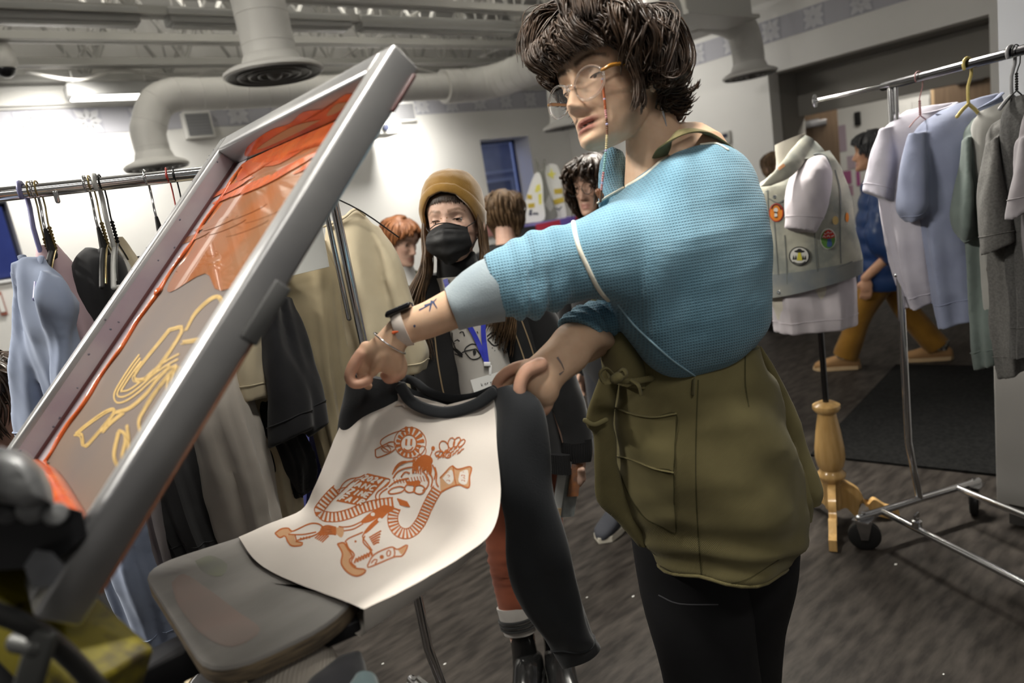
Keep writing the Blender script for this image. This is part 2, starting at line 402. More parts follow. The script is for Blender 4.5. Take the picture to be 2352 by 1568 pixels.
# white column behind the garment rack at the edge of the frame
cl = MB(); q = PX(2293, 100, 3.35); cl.box((3.60, q[1]-.35, 1.85), (.5, .7, 3.7), bev=0); struct('wall_column', cl, mat('column_paint', (.62, .64, .68), rough=.7))
# doors
m_dw = mat('brown_door_wood', (.20, .135, .085), rough=.45, col2=(.165, .11, .07), nscale=6, stretch=(8, 8, .6))
m_dl = mat('light_door_edge', (.60, .42, .25), rough=.5)
def door(n, x, y, w, ang, h=2.0, edge=True):
    a = radians(ang); ux = V3(cos(a), sin(a), 0); uy = V3(-sin(a), cos(a), 0)
    mb = MB(); mb.box(V3(x, y, h/2)+ux*w/2, (w, .045, h-.02), [ux, uy, V3(0, 0, 1)], bev=.004); o = struct(n, mb, m_dw)
    e = MB(); e.box(V3(x, y, h/2)+uy*.0, (.03, .047, h-.02), [ux, uy, V3(0, 0, 1)]); build('door_edge', e, m_dl, o, smooth=False)
    c = MB(); c.box(V3(x, y, h-.17)+ux*w*.55-uy*.05, (.24, .05, .06), [ux, uy, V3(0, 0, 1)], bev=.006); c.box(V3(x, y, h-.13)+ux*w*.35-uy*.06, (.3, .012, .02), [ux, uy, V3(0, 0, 1)]); build('door_closer', c, mat('closer_metal', (.35, .35, .36), rough=.4, metal=.8), o)
    k = MB(); k.lathe([(.025, 0), (.025, .012), (.01, .02), (.01, .05), (.024, .055), (.02, .08), (.001, .082)], V3(x, y, 1.0)+ux*(w-.08)-uy*.022, -uy); build('door_knob', k, chrome(), o)
q = PX(1806, 275, 7.35); door('door_1', 7.35, q[1], .50, -65, 1.9)
q = PX(2148, 200, 8.2); door('door_2', 8.2, q[1]+.02, .62, -90, 2.06)
# ---- band with flower tiles along the top of both walls
m_band = mat('band_paint', (.46, .46, .50), rough=.8); m_petal = mat('band_tile_flower', (.60, .60, .62), rough=.7); m_tile = mat('band_tile_ground', (.40, .40, .45), rough=.8)
def band(name, o, ux, n, ln, tiles):
    mb = MB(); up = V3(0, 0, 1); mb.box(o+ux*ln/2+n*.004, (ln, .008, .20), [ux, n, up])
    for t in tiles:
        c = o+ux*t+n*.009; mb.box(c, (.2, .003, .2), [ux, n, up], mi=1)
        for k in range(8):
            a = k*pi/4+pi/8*0; dx = ux*cos(a)+up*sin(a); dy = -ux*sin(a)+up*cos(a); L = .088 if k % 2 == 0 else .115; w = .026
            pts = [c+dx*(.012+L*s)+dy*(w*e*sin(pi*min(1, s*1.02))**.8) for s, e in [(0, 0), (.25, 1), (.5, 1.1), (.78, .9), (1, 0), (.78, -.9), (.5, -1.1), (.25, -1)]]
            pts = [p if abs((p-c)@ux) < .1 and abs((p-c)@up) < .1 else c+ux*np.clip((p-c)@ux, -.098, .098)+up*np.clip((p-c)@up, -.098, .098) for p in pts]
            mb.poly(pts, .004, n, mi=2)
    struct(name, mb, [m_band, m_tile, m_petal])
tx = [PY(x, 285, WALL_Y)[0]+2.9 for x in (68, 228, 520, 700)]
tx = [tx[0]-.75*k for k in (2, 1)] + [tx[0]+.40*k for k in range(0, 21)]
band('trim_1', V3(-2.9, WALL_Y, 2.63), V3(1, 0, 0), V3(0, -1, 0), 9.4, tx)
band('trim_2', V3(WALL_X, WALL_Y, 2.63), V3(0, -1, 0), V3(-1, 0, 0), 8.4, [.35+.42*k for k in range(18)])
lg = MB(); lg.box((1.8, WALL_Y-.05, 2.80), (9.4, .10, .10)); lg.box((1.8, WALL_Y-.02, 2.742), (9.4, .04, .016)); struct('trim_3', lg, m_steel)
# ---- windows with the dusk street outside
m_glass = mat('window_glass', (.75, .85, 1.0), rough=.02, trans=1.0, spec=.5)
m_wf = mat('window_frame_paint', (.70, .70, .70), rough=.5); m_wfd = mat('window_gasket', (.05, .06, .12), rough=.5)
for n, (x0, x1, z0, z1), sash in (('window_1', W1, False), ('window_2', W2, False)):
    yb = WALL_Y+.30; f = MB(); t = .022
    for a, b, c, d in ((x0, x1, z0, z0+t), (x0, x1, z1-t, z1), (x0, x0+t, z0, z1), (x1-t, x1, z0, z1)):
        f.box(((a+b)/2, yb, (c+d)/2), (b-a, .04, d-c))
    o = struct(n, f, m_wfd)
    g = MB(); g.box(((x0+x1)/2, yb, (z0+z1)/2), (x1-x0-.03, .006, z1-z0-.03)); build('window_pane', g, m_glass, o, smooth=False)
    s = MB(); s.box(((x0+x1)/2, WALL_Y+.13, z0-.012), (x1-x0+.06, .32, .024), bev=.005); build('window_sill', s, m_wf, o)
# ---- building across the street, blue in the dusk
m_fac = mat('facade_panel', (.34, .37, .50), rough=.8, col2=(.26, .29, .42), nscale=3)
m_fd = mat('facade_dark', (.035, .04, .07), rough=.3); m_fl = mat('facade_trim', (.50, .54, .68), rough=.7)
bt = thing('neighbour_building', 'blue-grey building seen in the dusk through the tall window', 'building', (9.4, 10.6, 0))
w = MB(); w.box((9.4, 10.7, 2.0), (6.5, .2, 4.0)); build('facade_wall', w, m_fac, bt, smooth=False)
w = MB(); w.box((9.4, 10.5, 2.62), (6.5, .25, .12)); w.box((9.4, 10.55, 2.05), (6.5, .1, .05)); build('eave', w, m_fl, bt, smooth=False)
for xx in (8.55, 10.4):
    w = MB(); w.box((xx, 10.57, 1.35), (.78, .05, 1.15)); ww = build('window_surround', w, m_fl, bt, smooth=False); w = MB(); w.box((xx, 10.53, 1.12), (.56, .05, .55)); build('pane', w, m_fd, ww, smooth=False); w = MB(); w.box((xx, 10.53, 1.64), (.56, .05, .45)); build('blind', w, mat('blind_grey', (.16, .18, .27), rough=.8), ww, smooth=False)
bt2 = thing('garden_fence', 'blue dusk-lit yard fence seen through the window over the hangers', 'fence', (-.5, 9.2, 0))
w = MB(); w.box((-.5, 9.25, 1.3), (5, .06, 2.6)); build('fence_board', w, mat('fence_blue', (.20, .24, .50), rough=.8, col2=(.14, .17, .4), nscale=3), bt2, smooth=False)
w = MB(); w.tube([(.20, 9.15, 0), (.16, 9.12, 1.3), (.12, 9.15, 2.6)], .05, 10); w.tube([(.16, 9.14, 1.5), (.45, 9.1, 2.2)], .02, 8); build('trunk', w, m_fd, bt2)
gr = MB(); gr.box((3.5, 9.6, -.05), (15, 5.4, .1)); g = struct('ground_outside', gr, mat('asphalt', (.06, .065, .08), rough=.9)); 
# ---- ceiling: deck, open web joists, fixtures
dk = MB()
ys = np.arange(-2.3, 6.9, .075); prof = [(y, 3.62 if (k % 4) in (0, 1) else 3.70) for k, y in enumerate(ys)]
G = np.array([[(x, y, z) for y, z in prof] for x in (-2.9, 6.7)]); dk.grid(G); G2 = G.copy(); G2[..., 2] = 3.8; dk.grid(G2, flip=True); struct('ceiling', dk, mat('deck_paint', (.66, .66, .64), rough=.6))
def joist(y, name):
    mb = MB(); x0, x1 = -2.8, 6.5
    for z in (2.93, 3.52):
        for s in (-1, 1):
            mb.box(((x0+x1)/2, y+s*.022, z), (x1-x0, .010, .06)); mb.box(((x0+x1)/2, y+s*.038, z+(.025 if z > 3 else -.025)), (x1-x0, .04, .008))
    n = 15; st = (x1-x0)/n
    for k in range(n):
        a = x0+k*st
        mb.tube([(a, y, 3.50), (a+st/2, y, 2.94)], .016, 6, rnd=False); mb.tube([(a+st/2, y, 2.94), (a+st, y, 3.50)], .016, 6, rnd=False)
        mb.tube([(a+st/2, y, 2.95), (a+st/2, y, 3.5)], .009, 6, rnd=False)
    o = build(name, mb, mat('joist_shade_paint', (.40, .395, .375), rough=.55)); o['kind'] = 'structure'  # darker than the other steel: shade of the webs put into the colour
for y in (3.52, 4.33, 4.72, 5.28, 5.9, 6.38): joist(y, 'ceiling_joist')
for x, ya, yb in ((1.15, 3.5, 6.3), (3.3, 3.5, 6.3), (4.9, 3.5, 6.3)):
    mb = MB(); mb.tube([(x, ya, 3.0), (x, yb, 3.0)], .012, 8); mb.tube([(x, ya, 3.5), (x, yb, 3.5)], .012, 8); o = build('ceiling_bridging', mb, m_steel); o['kind'] = 'structure'
m_fix = mat('fixture_housing', (.36, .36, .35), rough=.5); m_tube = mat('lit_tube', (.9, .9, .9), emit=(1, .97, .9), estr=6.0)
def strip(label, c, ln=1.22, lit=True, grp='linear ceiling fixtures', w=.16):
    c = np.asarray(c, float); t = thing('ceiling_light', label, 'ceiling light', c, None)
    mb = MB(); mb.box(c+V3(0, 0, .045), (ln, w, .09), bev=.01); build('fixture_housing', mb, m_fix, t)
    mb = MB(); mb.box(c+V3(0, 0, -.004), (ln-.05, w-.05, .016), bev=.005); build('diffuser_tube', mb, m_tube if lit else mat('unlit_lens', (.40, .40, .38), rough=.4), t)
    for s in (-.4, .4): mb = MB(); mb.tube([c+V3(ln*s, 0, .09), c+V3(ln*s, 0, max(.2, 3.62-c[2]))], .006, 6); build('hanger_rod', mb, m_steel, t)
    return t
a = PZ(100, 52, 2.86); strip('long grey ceiling fixture under the joists above the chrome hanger bar', (a[0]-.25, a[1], 2.86), 1.5, False, w=.14)
a = PZ(610, 64, 2.86); strip('grey ceiling fixture half hidden behind the big downward duct', (a[0], a[1], 2.86), 1.25, False, w=.14)
a = PZ(930, 72, 2.86); strip('grey ceiling fixture above the top corner of the print screen', (a[0]+.35, a[1], 2.86), 1.5, False, w=.14)
a = PY(262, 222, 6.1); strip('lit white ceiling fixture close to the flower band wall', (a[0], 6.1, a[2]), .62, True, w=.2)
for x, y, z, lb in ((.65, .60, 2.94, 'lit strip fixture over the printing press'), (1.5, 2.7, 2.94, 'lit strip fixture over the masked person'), (3.9, 3.6, 2.94, 'lit strip fixture over the open floor'), (-1.2, 2.6, 2.94, 'lit strip fixture beyond the shirt rack end'), (.1, -.9, 2.94, 'lit strip fixture behind the viewpoint'), (3.0, 2.0, 2.94, 'lit strip fixture over the dress form'), (5.3, 4.7, 2.86, 'lit strip fixture washing the wall by the recess')):
    strip(lb, (x, y, z), 1.2, True, w=.12)  # made-up fixtures that house the added fill lights
# ---- round ducts with cone diffusers
m_duct = mat('duct_paint', (.60, .59, .56), rough=.5, bump=.04, bscale=8); m_dd = mat('diffuser_dark', (.16, .155, .15), rough=.45, metal=.3)
def duct_path(pts, r, seams=.16):
    mb = MB(); A = catmull(np.array(pts, float), 10) if len(pts) > 2 else np.array(pts, float); mb.tube(A, r, 28, rnd=False)
    s = np.concatenate([[0], np.cumsum(np.linalg.norm(np.diff(A, axis=0), axis=1))])
    for k in np.arange(seams/2, s[-1], seams):
        c = np.array([np.interp(k, s, A[:, i]) for i in range(3)]); d = np.array([np.interp(k+.005, s, A[:, i]) for i in range(3)])-c
        if np.linalg.norm(d) < 1e-5: continue
        mb.lathe([(r*.98, -.006), (r*1.02, -.003), (r*1.02, .003), (r*.98, .006)], c, d, 28, caps=(False, False))
    return mb
def diffuser(t, c, R, r):
    mb = MB(); mb.lathe([(r, .10), (r*1.06, .09), (r*1.15, .05), (R*.9, .025), (R, .008), (R, -.006), (R*.95, -.012)], c, n=40, caps=(True, False)); d = build('diffuser_rim', mb, m_steel, t)
    mb = MB()
    th = np.linspace(0, 2*pi, 48, endpoint=False)
    for k in (.93, .72, .51, .32):
        mb.tube([c+V3(R*k*cos(a), R*k*sin(a), -.012) for a in th], .007, 8, closed=True); mb.lathe([(R*k, -.012), (R*(k-.15), .022)], c, n=48, caps=(False, False))
    mb.lathe([(R*.16, 0), (R*.14, -.02), (R*.06, -.035), (.001, -.04)], c, n=24); mb.lathe([(R*.93, .02), (.001, .02)], c, n=24, caps=(False, False)); build('cone', mb, m_dd, t)
A = PZ(630, 168, 2.40)
t = thing('air_duct', 'large round white duct dropping straight down to a dark-ringed diffuser above the screen', 'air duct', A); build('duct_pipe', duct_path([A+V3(0, 0, .08), A+V3(0, 0, .35), A+V3(0, .0, .62), A+V3(.12, -.05, .85), A+V3(.5, -.12, .98), A+V3(1.6, -.12, 1.0), A+V3(4.2, -.12, 1.0)], .15), m_duct, t); diffuser(t, A, .285, .15)
B = PZ(360, 382, 2.10); zz = PY(430, 217, B[1])[2]; ex = PY(1085, 185, B[1])[0]
t = thing('air_duct', 'white duct with a bend curving down to a diffuser before the bright wall', 'air duct', B)
build('duct_pipe', duct_path([B+V3(0, 0, .06), B+V3(0, 0, .22), B+V3(.02, 0, zz-B[2]-.20), B+V3(.10, 0, zz-B[2]-.06), B+V3(.24, 0, zz-B[2]), B+V3(.5, 0, zz-B[2]), B+V3(1.5, 0, zz-B[2]), (ex-.35, B[1], zz)], .115), m_duct, t); diffuser(t, B, .215, .115)
mb = duct_path([(ex-.35, B[1], zz), (ex-.05, B[1]-.03, zz), (ex+.14, B[1]-.2, zz), (ex+.16, B[1]-.6, zz), (ex+.16, B[1]-2.2, zz)], .15, .12); build('main_pipe', mb, m_duct, t)
Cq = PZ(1292, 292, 2.1); t = thing('air_duct', 'small white duct diffuser in the corner behind the glasses of the printer', 'air duct', Cq); build('duct_pipe', duct_path([Cq+V3(0, 0, .06), Cq+V3(0, 0, .3), Cq+V3(0, -.05, .6), Cq+V3(-.1, -.3, .8), Cq+V3(-.1, -1., .82)], .11), m_duct, t); diffuser(t, Cq, .2, .11)
Dq = PZ(1722, 172, 2.2); t = thing('air_duct', 'white bent duct with a diffuser in front of the recess wall', 'air duct', Dq); build('duct_pipe', duct_path([Dq+V3(0, 0, .06), Dq+V3(0, 0, .2), Dq+V3(-.01, .02, .36), Dq+V3(-.08, .05, .44), Dq+V3(-.25, .1, .50), Dq+V3(-.6, .1, .51)], .135, .3), m_duct, t); diffuser(t, Dq, .235, .135)
tr = MB(); tr.box(Dq+V3(-.75, .1, .53), (.9, .7, .27), bev=.01); tr.box(Dq+V3(-.75, .1, .40), (.98, .78, .03)); build('plenum_box', tr, m_duct, t, smooth=False)
# wall grilles in boxes
m_gr = mat('grille_grey', (.24, .24, .25), rough=.6)
def grille(label, x0, y0, x1, y1):
    p = PY(x0, y0, WALL_Y-.06); q = PY(x1, y1, WALL_Y-.06); c = (p+q)/2; w_, h_ = abs(q[0]-p[0]), abs(q[2]-p[2])+.02
    t = thing('wall_vent', label, 'vent', (c[0], WALL_Y, c[2])); mb = MB(); mb.box((c[0], WALL_Y-.05, c[2]), (w_, .1, h_), bev=.004); build('vent_box', mb, m_wall, t)
    mb = MB(); mb.box((c[0], WALL_Y-.103, c[2]), (w_-.035, .008, h_-.035)); build('grille', mb, m_gr, t, smooth=False)
    mb = MB(); 
    for k in range(7): mb.box((c[0], WALL_Y-.109, c[2]-h_/2+.03+k*(h_-.06)/6), (w_-.04, .006, .006))
    build('louvre', mb, mat('louvre', (.3, .3, .31), rough=.5), t, smooth=False)
grille('boxed grey vent on the wall beside the bent duct', 415, 262, 492, 312)
grille('boxed grey vent on the wall behind the raised screen corner', 893, 240, 953, 276)
t = thing('ceiling_projector', 'white projector box hung under the duct behind the screen corner', 'projector', PY(880, 300, 6.1)); q = PY(878, 298, 6.1); mb = MB(); mb.box(q, (.26, .3, .13), bev=.015); build('projector_body', mb, m_wall, t); mb = MB(); mb.tube([q+V3(0, 0, .06), q+V3(0, 0, 1.1)], .014, 8); build('mount_pole', mb, m_steel, t); mb = MB(); mb.lathe([(.035, 0), (.035, .02), (.03, .022), (.001, .018)], q+V3(-.05, -.15, 0), (0, -1, 0)); build('lens', mb, m_fd, t)
q = PZ(12, 158, 2.75); t = thing('security_camera', 'small dark dome camera hanging from the joists', 'security camera', q); mb = MB(); mb.lathe([(.06, .14), (.075, .1), (.075, .03), (.06, 0)], q, n=20); mb.tube([q+V3(0, 0, .13), q+V3(0, 0, .7)], .012, 8); build('camera_base', mb, m_steel, t); mb = MB(); mb.ball(q, .055, 16); build('dome', mb, mat('dome_black', (.01, .01, .012), rough=.15), t)
mb = MB(); p0 = PY(70, 200, 6.0)
for k in range(3): mb.tube([p0+V3(k*1.3, 0, .1), p0+V3(k*1.3+.3, -.1, .02), p0+V3(k*1.3+.6, -.05, .10), p0+V3(k*1.3+1.0, 0, .04), p0+V3(k*1.3+1.3, 0, .1)], .011, 6, sub=6)
tag(build('ceiling_cable', mb, m_steel), 'pale loose cable sagging along the joists near the lit fixture', 'cable')
# ================================================================== printing press: raised screen, board, clamp, arm
m_al = mat('screen_aluminium', (.50, .50, .50), rough=.34, metal=.85, col2=(.40, .40, .41), nscale=9, bump=.06, bscale=30)
m_mesh = mat('screen_mesh_inked', (.075, .054, .046), rough=.50, col2=(.105, .066, .042), nscale=5, ncon=(.3, .7), spec=.3)
m_tape = mat('lilac_tape', (.27, .225, .255), rough=.35, col2=(.33, .295, .305), nscale=12)
m_oink = mat('orange_ink', (.55, .12, .025), rough=.25, col2=(.42, .06, .012), nscale=18, bump=.3, bscale=60, coat=.5)
m_wash = mat('thin_ink_film', (.33, .15, .07), rough=.10, col2=(.42, .13, .035), nscale=8, coat=1., spec=.8, bump=.12, bscale=14)
m_sten = mat('stencil_ochre', (.42, .27, .07), rough=.4)
m_dirt = mat('dark_ink_seam', (.08, .03, .03), rough=.4)
SA = V3(.446, .692, 1.644); yw = .02; SL = .60
e_y = V3(-sin(yw), cos(yw), 0); e_d = nrm(V3(-.463*cos(yw), -.463*sin(yw), -.465)); SD = hypot(.463, .465); e_n = nrm(np.cross(e_d, e_y)); 
if e_n[2] < 0: e_n = -e_n
def S(y, d, n=0.): return SA + e_y*y + e_d*d + e_n*n      # y across (0 near), d down from the top bar, n out of the ink side
AX = [e_d, e_y, e_n]; TK, HT = .034, .040
t = thing('printing_screen', 'raised aluminium printing screen streaked with orange ink, tilted over the shirt board', 'printing screen', S(SL/2, SD, -HT))
def member(nm, c, size): mb = MB(); mb.box(c, size, AX, bev=.004); return build(nm, mb, m_al, t)
nb = member('frame_bar', S(TK/2, SD/2, -HT/2), (SD, TK, HT)); member('frame_bar', S(SL-TK/2, SD/2, -HT/2), (SD, TK, HT))
member('frame_bar', S(SL/2, TK/2, -HT/2), (TK, SL-2*TK+.002, HT)); member('frame_bar', S(SL/2, SD-TK/2, -HT/2), (TK, SL-2*TK+.002, HT))
ny, nd = 24, 28; MZ = -HT+.001
G = np.array([[S(TK*.5+(SL-TK)*i/ny, TK*.5+(SD-TK)*k/nd, MZ) for i in range(ny+1)] for k in range(nd+1)])
ms = MB(); ms.grid(G, flip=True); meshp = build('screen_mesh', ms, m_mesh, t)
SB = bvh_of(ms); cen = np.array([S(SL/2, SD/2, MZ)])
def sfill(pts, off, mb, n=14):
    pts = catmull(np.array(pts+[pts[0]], float), 4)[:-1]; V = [S(a, b, MZ+off) for a, b in pts]; c = np.mean(V, 0); mb.add(V+[c], [[i, (i+1) % len(V), len(V)] for i in range(len(V))])
I0, I1, J0, J1 = TK, SL-TK, TK, SD-TK
for a, b, c, d in ((I1-.055, I1, J0, J1), (I0, I0+.05, J0, J1)):
    mb = MB(); mb.add([S(a, c, MZ+.0012), S(b, c, MZ+.0012), S(b, d, MZ+.0012), S(a, d, MZ+.0012)], [[0, 1, 2, 3]]); build('edge_tape', mb, m_tape, meshp)
mb = MB(); mb.add([S(I1-.0005, J0, MZ), S(I1-.0005, J1, MZ), S(I1-.0005, J1, MZ+.030), S(I1-.0005, J0, MZ+.030)], [[0, 1, 2, 3]])
build('edge_tape', mb, m_tape, meshp)
mb = MB(); mb.tube([S(I1-.003, J0, MZ+.003), S(I1-.003, J1, MZ+.003)], .003, 6); build('seam', mb, m_dirt, meshp)
R3 = random.Random(3)
mb = MB()   # squeegeed ink: a bead down the tape edge, a pool along the top end, a rope at the hinge end
bead = [(I1-.058+.006*sin(k*1.7), J0+.02+k*(J1-J0-.03)/22) for k in range(23)]
mb.tube([S(a, b, MZ+.002) for a, b in bead], [.0022+.0022*R3.random() for _ in bead], 8, sub=3); mb.ball(S(I1-.064, J0+.27, MZ+.004), (.008, .008, .004), 10, ax=AX)
mb.tube([S(I0+.02, J1-.012, MZ+.006), S(.2, J1-.014, MZ+.008), S(.4, J1-.016, MZ+.009), S(I1-.05, J1-.012, MZ+.007)], [.012, .017, .018, .012], 10, sub=4)
sfill([(I1-.05, J1-.015), (I1-.08, J1-.03), (I1-.10, J1-.012)], .004, mb)
build('ink_bead', mb, m_oink, meshp)
mb = MB()
sfill([(I0+.02, J0+.004), (.12, J0+.045), (.2, J0+.035), (.3, J0+.05), (.40, J0+.04), (I1-.10, J0+.055), (I1-.06, J0+.03), (I1-.08, J0+.004)], .0018, mb)
for k in range(9):
    y0 = .08+.045*k; d0 = J0+.055+.02*R3.random(); L = .10+.1*R3.random(); sfill([(y0+L*.5*(1-cos(q))+.004*sin(3*q), d0+.022*(1-cos(q))/2*.8+.0065*sin(q)) for q in np.linspace(0, 2*pi, 11)[:-1]], .0022+.0001*k, mb)
build('ink_pool', mb, m_oink, meshp)
mb = MB(); sfill([(I0+.04, J0+.03), (.25, J0+.04), (I1-.07, J0+.04), (I1-.072, J0+.14), (I1-.08, J0+.24), (.44, J0+.27), (.32, J0+.24), (.2, J0+.27), (I0+.05, J0+.22)], .0010, mb)
for k in range(8):
    y0 = .14+.05*k; d0 = J0+.10+.10*R3.random(); sfill([(y0+.075*(1-cos(q)), d0+.012*(1-cos(q))/2+.006*sin(q)) for q in np.linspace(0, 2*pi, 11)[:-1]], .0014+.0001*k, mb)
build('ink_film', mb, m_wash, meshp)
# ink on the inner face of the top bar
mb = MB()
def tfill(pts, off): 
    V = [S(a, TK+off, -h) for a, h in catmull(np.array(pts+[pts[0]], float), 4)[:-1]]; c = np.mean(V, 0); mb.add(V+[c], [[i, (i+1) % len(V), len(V)] for i in range(len(V))])
tfill([(.06, .030), (.10, .012), (.16, .018), (.22, .008), (.28, .014), (.34, .010), (.42, .014), (.47, .020), (.50, .032), (.42, .036), (.3, .037), (.15, .037)], .0008)
build('ink_smear', mb, m_oink, t)
mb = MB(); tfill([(.20, .028), (.27, .020), (.36, .022), (.44, .028), (.40, .031), (.3, .031)], .0016); tfill([(.11, .022), (.14, .018), (.18, .026), (.15, .028)], .0016); build('ink_smear', mb, mat('ochre_film', (.40, .30, .16), rough=.3), t)
mb = MB(); mb.box(S(-.0015, .335, -HT+.006), (.068, .004, .019), AX, bev=.002); mb.box(S(.010, .335, -HT-.0015), (.068, .026, .004), AX, bev=.002); build('grey_tape_patch', mb, mat('grey_tape', (.085, .085, .085), rough=.5), t)
mb = MB(); mb.tube([S(-.001, SD*.02, -HT+.002), S(-.001, SD*.10, -HT+.002)], .0025, 6); build('ink_drip', mb, m_dirt, t); mb = MB(); mb.tube([S(.0, SD*.55, -HT+.0008), S(.0, SD*.75, -HT+.0006), S(.0, SD*.95, -HT+.001)], .0012, 6); build('ink_drip', mb, mat('rusty_drip', (.15,.06,.03), rough=.5), t)
mb = MB()
for k in range(26): 
    if k % 2: mb.ball(S(SL-TK-.0005, SD*(.05+.9*R3.random()), -.006-.026*R3.random()), (.0012+.001*R3.random(), .0005, .001+.001*R3.random()), 6, ax=AX)
    else: mb.ball(S(SL-TK*R3.random()*.9, SD*R3.random(), .0003), (.001+.001*R3.random(), .001, .0004), 6, ax=AX)
build('ink_fleck', mb, mat('dark_fleck', (.10, .10, .13), rough=.5), t)['kind'] = 'stuff'

# ---- board
m_board = mat('board_paint', (.20, .19, .18), rough=.5, col2=(.275, .26, .245), nscale=5, ndetail=6, stretch=(1, 3, 1), bump=.06, bscale=25)
m_bply = mat('board_ply_edge', (.25, .19, .12), rough=.6, col2=(.10, .08, .06), nscale=30, stretch=(1, 1, 14))
BQ = [(.112, 1.150), (.108, .762), (.262, .742), (.325, .82), (.345, 1.085)]
def rounded(q, r, n=7):
    out = []; m = len(q)
    for i in range(m):
        p = np.array(q[i]); a = nrm(np.array(q[i-1])-p); b = nrm(np.array(q[(i+1) % m])-p)
        for k in range(n):
            s = k/(n-1); out.append(p+a*r*(1-s)**2+b*r*s**2)
    return out
bt_ = thing('shirt_board', 'grey paint-stained wooden shirt board the printed shirt is peeled from', 'printing board', (.38, .9, .975))
rp = rounded(BQ, .062); cb = np.mean(rp, 0)
def ring(z, ins=0.): return [(cb[0]+(x-cb[0])*(1-ins), cb[1]+(y-cb[1])*(1-ins), z) for x, y in rp]
mb = MB(); mb.loft([ring(1.0, .35), ring(1.0, .012), ring(.9975, .002), ring(.996, 0)], caps=(True, False)); build('board_top', mb, m_board, bt_)
mb = MB(); mb.loft([ring(.996, 0), ring(.9775, 0), ring(.976, .01), ring(.976, .4)], caps=(False, True)); build('board_edge', mb, m_bply, bt_)
mb = MB()
def stain(cx, cy, pts): 
    V = [(cx+a, cy+b, 1.0004) for a, b in catmull(np.array(pts+[pts[0]], float), 4)[:-1]]; mb.add(V+[(cx, cy, 1.0004)], [[i, (i+1) % len(V), len(V)] for i in range(len(V))])
stain(.145, .92, [(-.01, .13), (.01, .14), (.022, .05), (.03, -.04), (.035, -.11), (.0, -.115), (-.018, -.05), (-.02, .05)]); build('pink_stain', mb, mat('stain_pink', (.30, .215, .19), rough=.5, col2=(.26, .21, .19), nscale=9), bt_)
mb = MB(); stain(.19, 1.06, [(-.012, .03), (.01, .025), (.018, -.03), (.0, -.06), (-.014, -.02)]); build('green_stain', mb, mat('stain_green', (.20, .21, .15), rough=.5, col2=(.2, .2, .18), nscale=12), bt_)
mb = MB(); mb.box((.14, .92, .955), (.20, .05, .04), bev=.004); mb.box((.22, .80, .966), (.14, .05, .02), [nrm((1, -.2, 0)), nrm((.2, 1, 0)), (0, 0, 1)], bev=.003); build('support_bar', mb, mat('press_black', (.018, .018, .02), rough=.4, metal=.4), bt_)
# ---- press head: clamp, yellow arm, black steelwork (all stand on the press table)
m_pb = MATS['press_black']; m_pc = mat('clamp_worn_metal', (.27, .275, .28), rough=.42, metal=.4, col2=(.035, .035, .04), nscale=18, ncon=(.4, .6), bump=.5, bscale=28, bdist=.004)
m_yel = mat('yellow_arm_paint', (.20, .165, .008), rough=.5, col2=(.03, .022, .008), nscale=22, ncon=(.50, .66), bump=.2, bscale=40)
pr = thing('printing_press', 'dark ink-spattered press head with worn clamp and chipped yellow arm at the hinge end', 'printing press', (-.12, .75, .72))
mb = MB()
mb.loft([[P(8+x*k*.92+ox, 1095+y*k*.9+oy, d) for x, y in ((-160, -40), (-90, -72), (-10, -76), (50, -62), (92, -22), (112, 20), (118, 62), (60, 78), (-40, 60), (-160, 50))] for k, ox, oy, d in ((.55, 0, 4, .475), (.86, 0, 2, .482), (1.0, 0, 0, .50), (1.02, 4, 0, .56), (1.0, 8, 4, .62))], sub=3); build('clamp_block', mb, m_pc, pr)
mb = MB(); mb.loft([[P(60+x, 1215+y, d) for x, y in ((-150, -60), (-40, -66), (60, -60), (130, -40), (140, 10), (90, 60), (0, 90), (-150, 100))] for d in (.53, .54, .60, .66)], sub=2); build('clamp_jaw', mb, m_pb, pr)
mb = MB()
for x, y, d, r in ((20, 1172, .525, .010), (75, 1168, .522, .011), (128, 1180, .525, .009)): mb.lathe([(r*.6, -.012), (r, -.010), (r, .004), (r*.8, .007), (.001, .008)], P(x, y, d), EYE-P(x, y, d), 14)
build('clamp_bolt', mb, m_pc, pr)
mb = MB(); mb.tube([P(90, 1225, .545), P(140, 1212, .55), P(178, 1222, .56)], [.009, .013, .008], 10, sub=3, flat=.5); build('ink_crust', mb, mat('rust_ink', (.10, .028, .010), rough=.5, col2=(.20, .05, .01), nscale=40, bump=.5, bscale=80), pr)
mb = MB(); mb.loft([[P(x, y, d) for x, y in ((55, 1300), (80, 1262), (120, 1268), (150, 1300), (120, 1345), (75, 1352))] for d in (.505, .515, .54)], sub=3); build('clear_tape_wad', mb, mat('cloudy_tape', (.10, .105, .115), rough=.3, spec=.5, col2=(.04, .04, .045), nscale=20), pr)
# yellow arm running from the hinge down to the lower right of the clamp
A0, A1 = P(-10, 1325, .66), P(262, 1585, .60); d_ = nrm(A1-A0); side = nrm(np.cross(d_, V3(0, .35, 1))); nn_ = np.cross(d_, side)
mb = MB(); mb.box((A0+A1)/2+nn_*0, (np.linalg.norm(A1-A0), .072, .05), [d_, side, nn_], bev=.006); build('yellow_arm', mb, m_yel, pr)
mb = MB(); mb.tube([P(-40, 1395, .50), P(70, 1440, .52), P(150, 1500, .55), P(235, 1590, .58)], .008, 10, sub=3); build('lever_rod', mb, mat('lever_dark', (.05, .05, .05), rough=.4, metal=.6), pr)
mb = MB(); mb.box(P(75, 1540, .52), (.020, .010, .065), [nrm(CX*.9-CY*.2), nrm(FWD), nrm(CY+CX*.3)], bev=.003); mb.tube([P(40, 1475, .53), P(85, 1485, .52)], .008, 12); build('lever_bracket', mb, mat('bracket_grey', (.07, .072, .07), rough=.5, metal=.3), pr)
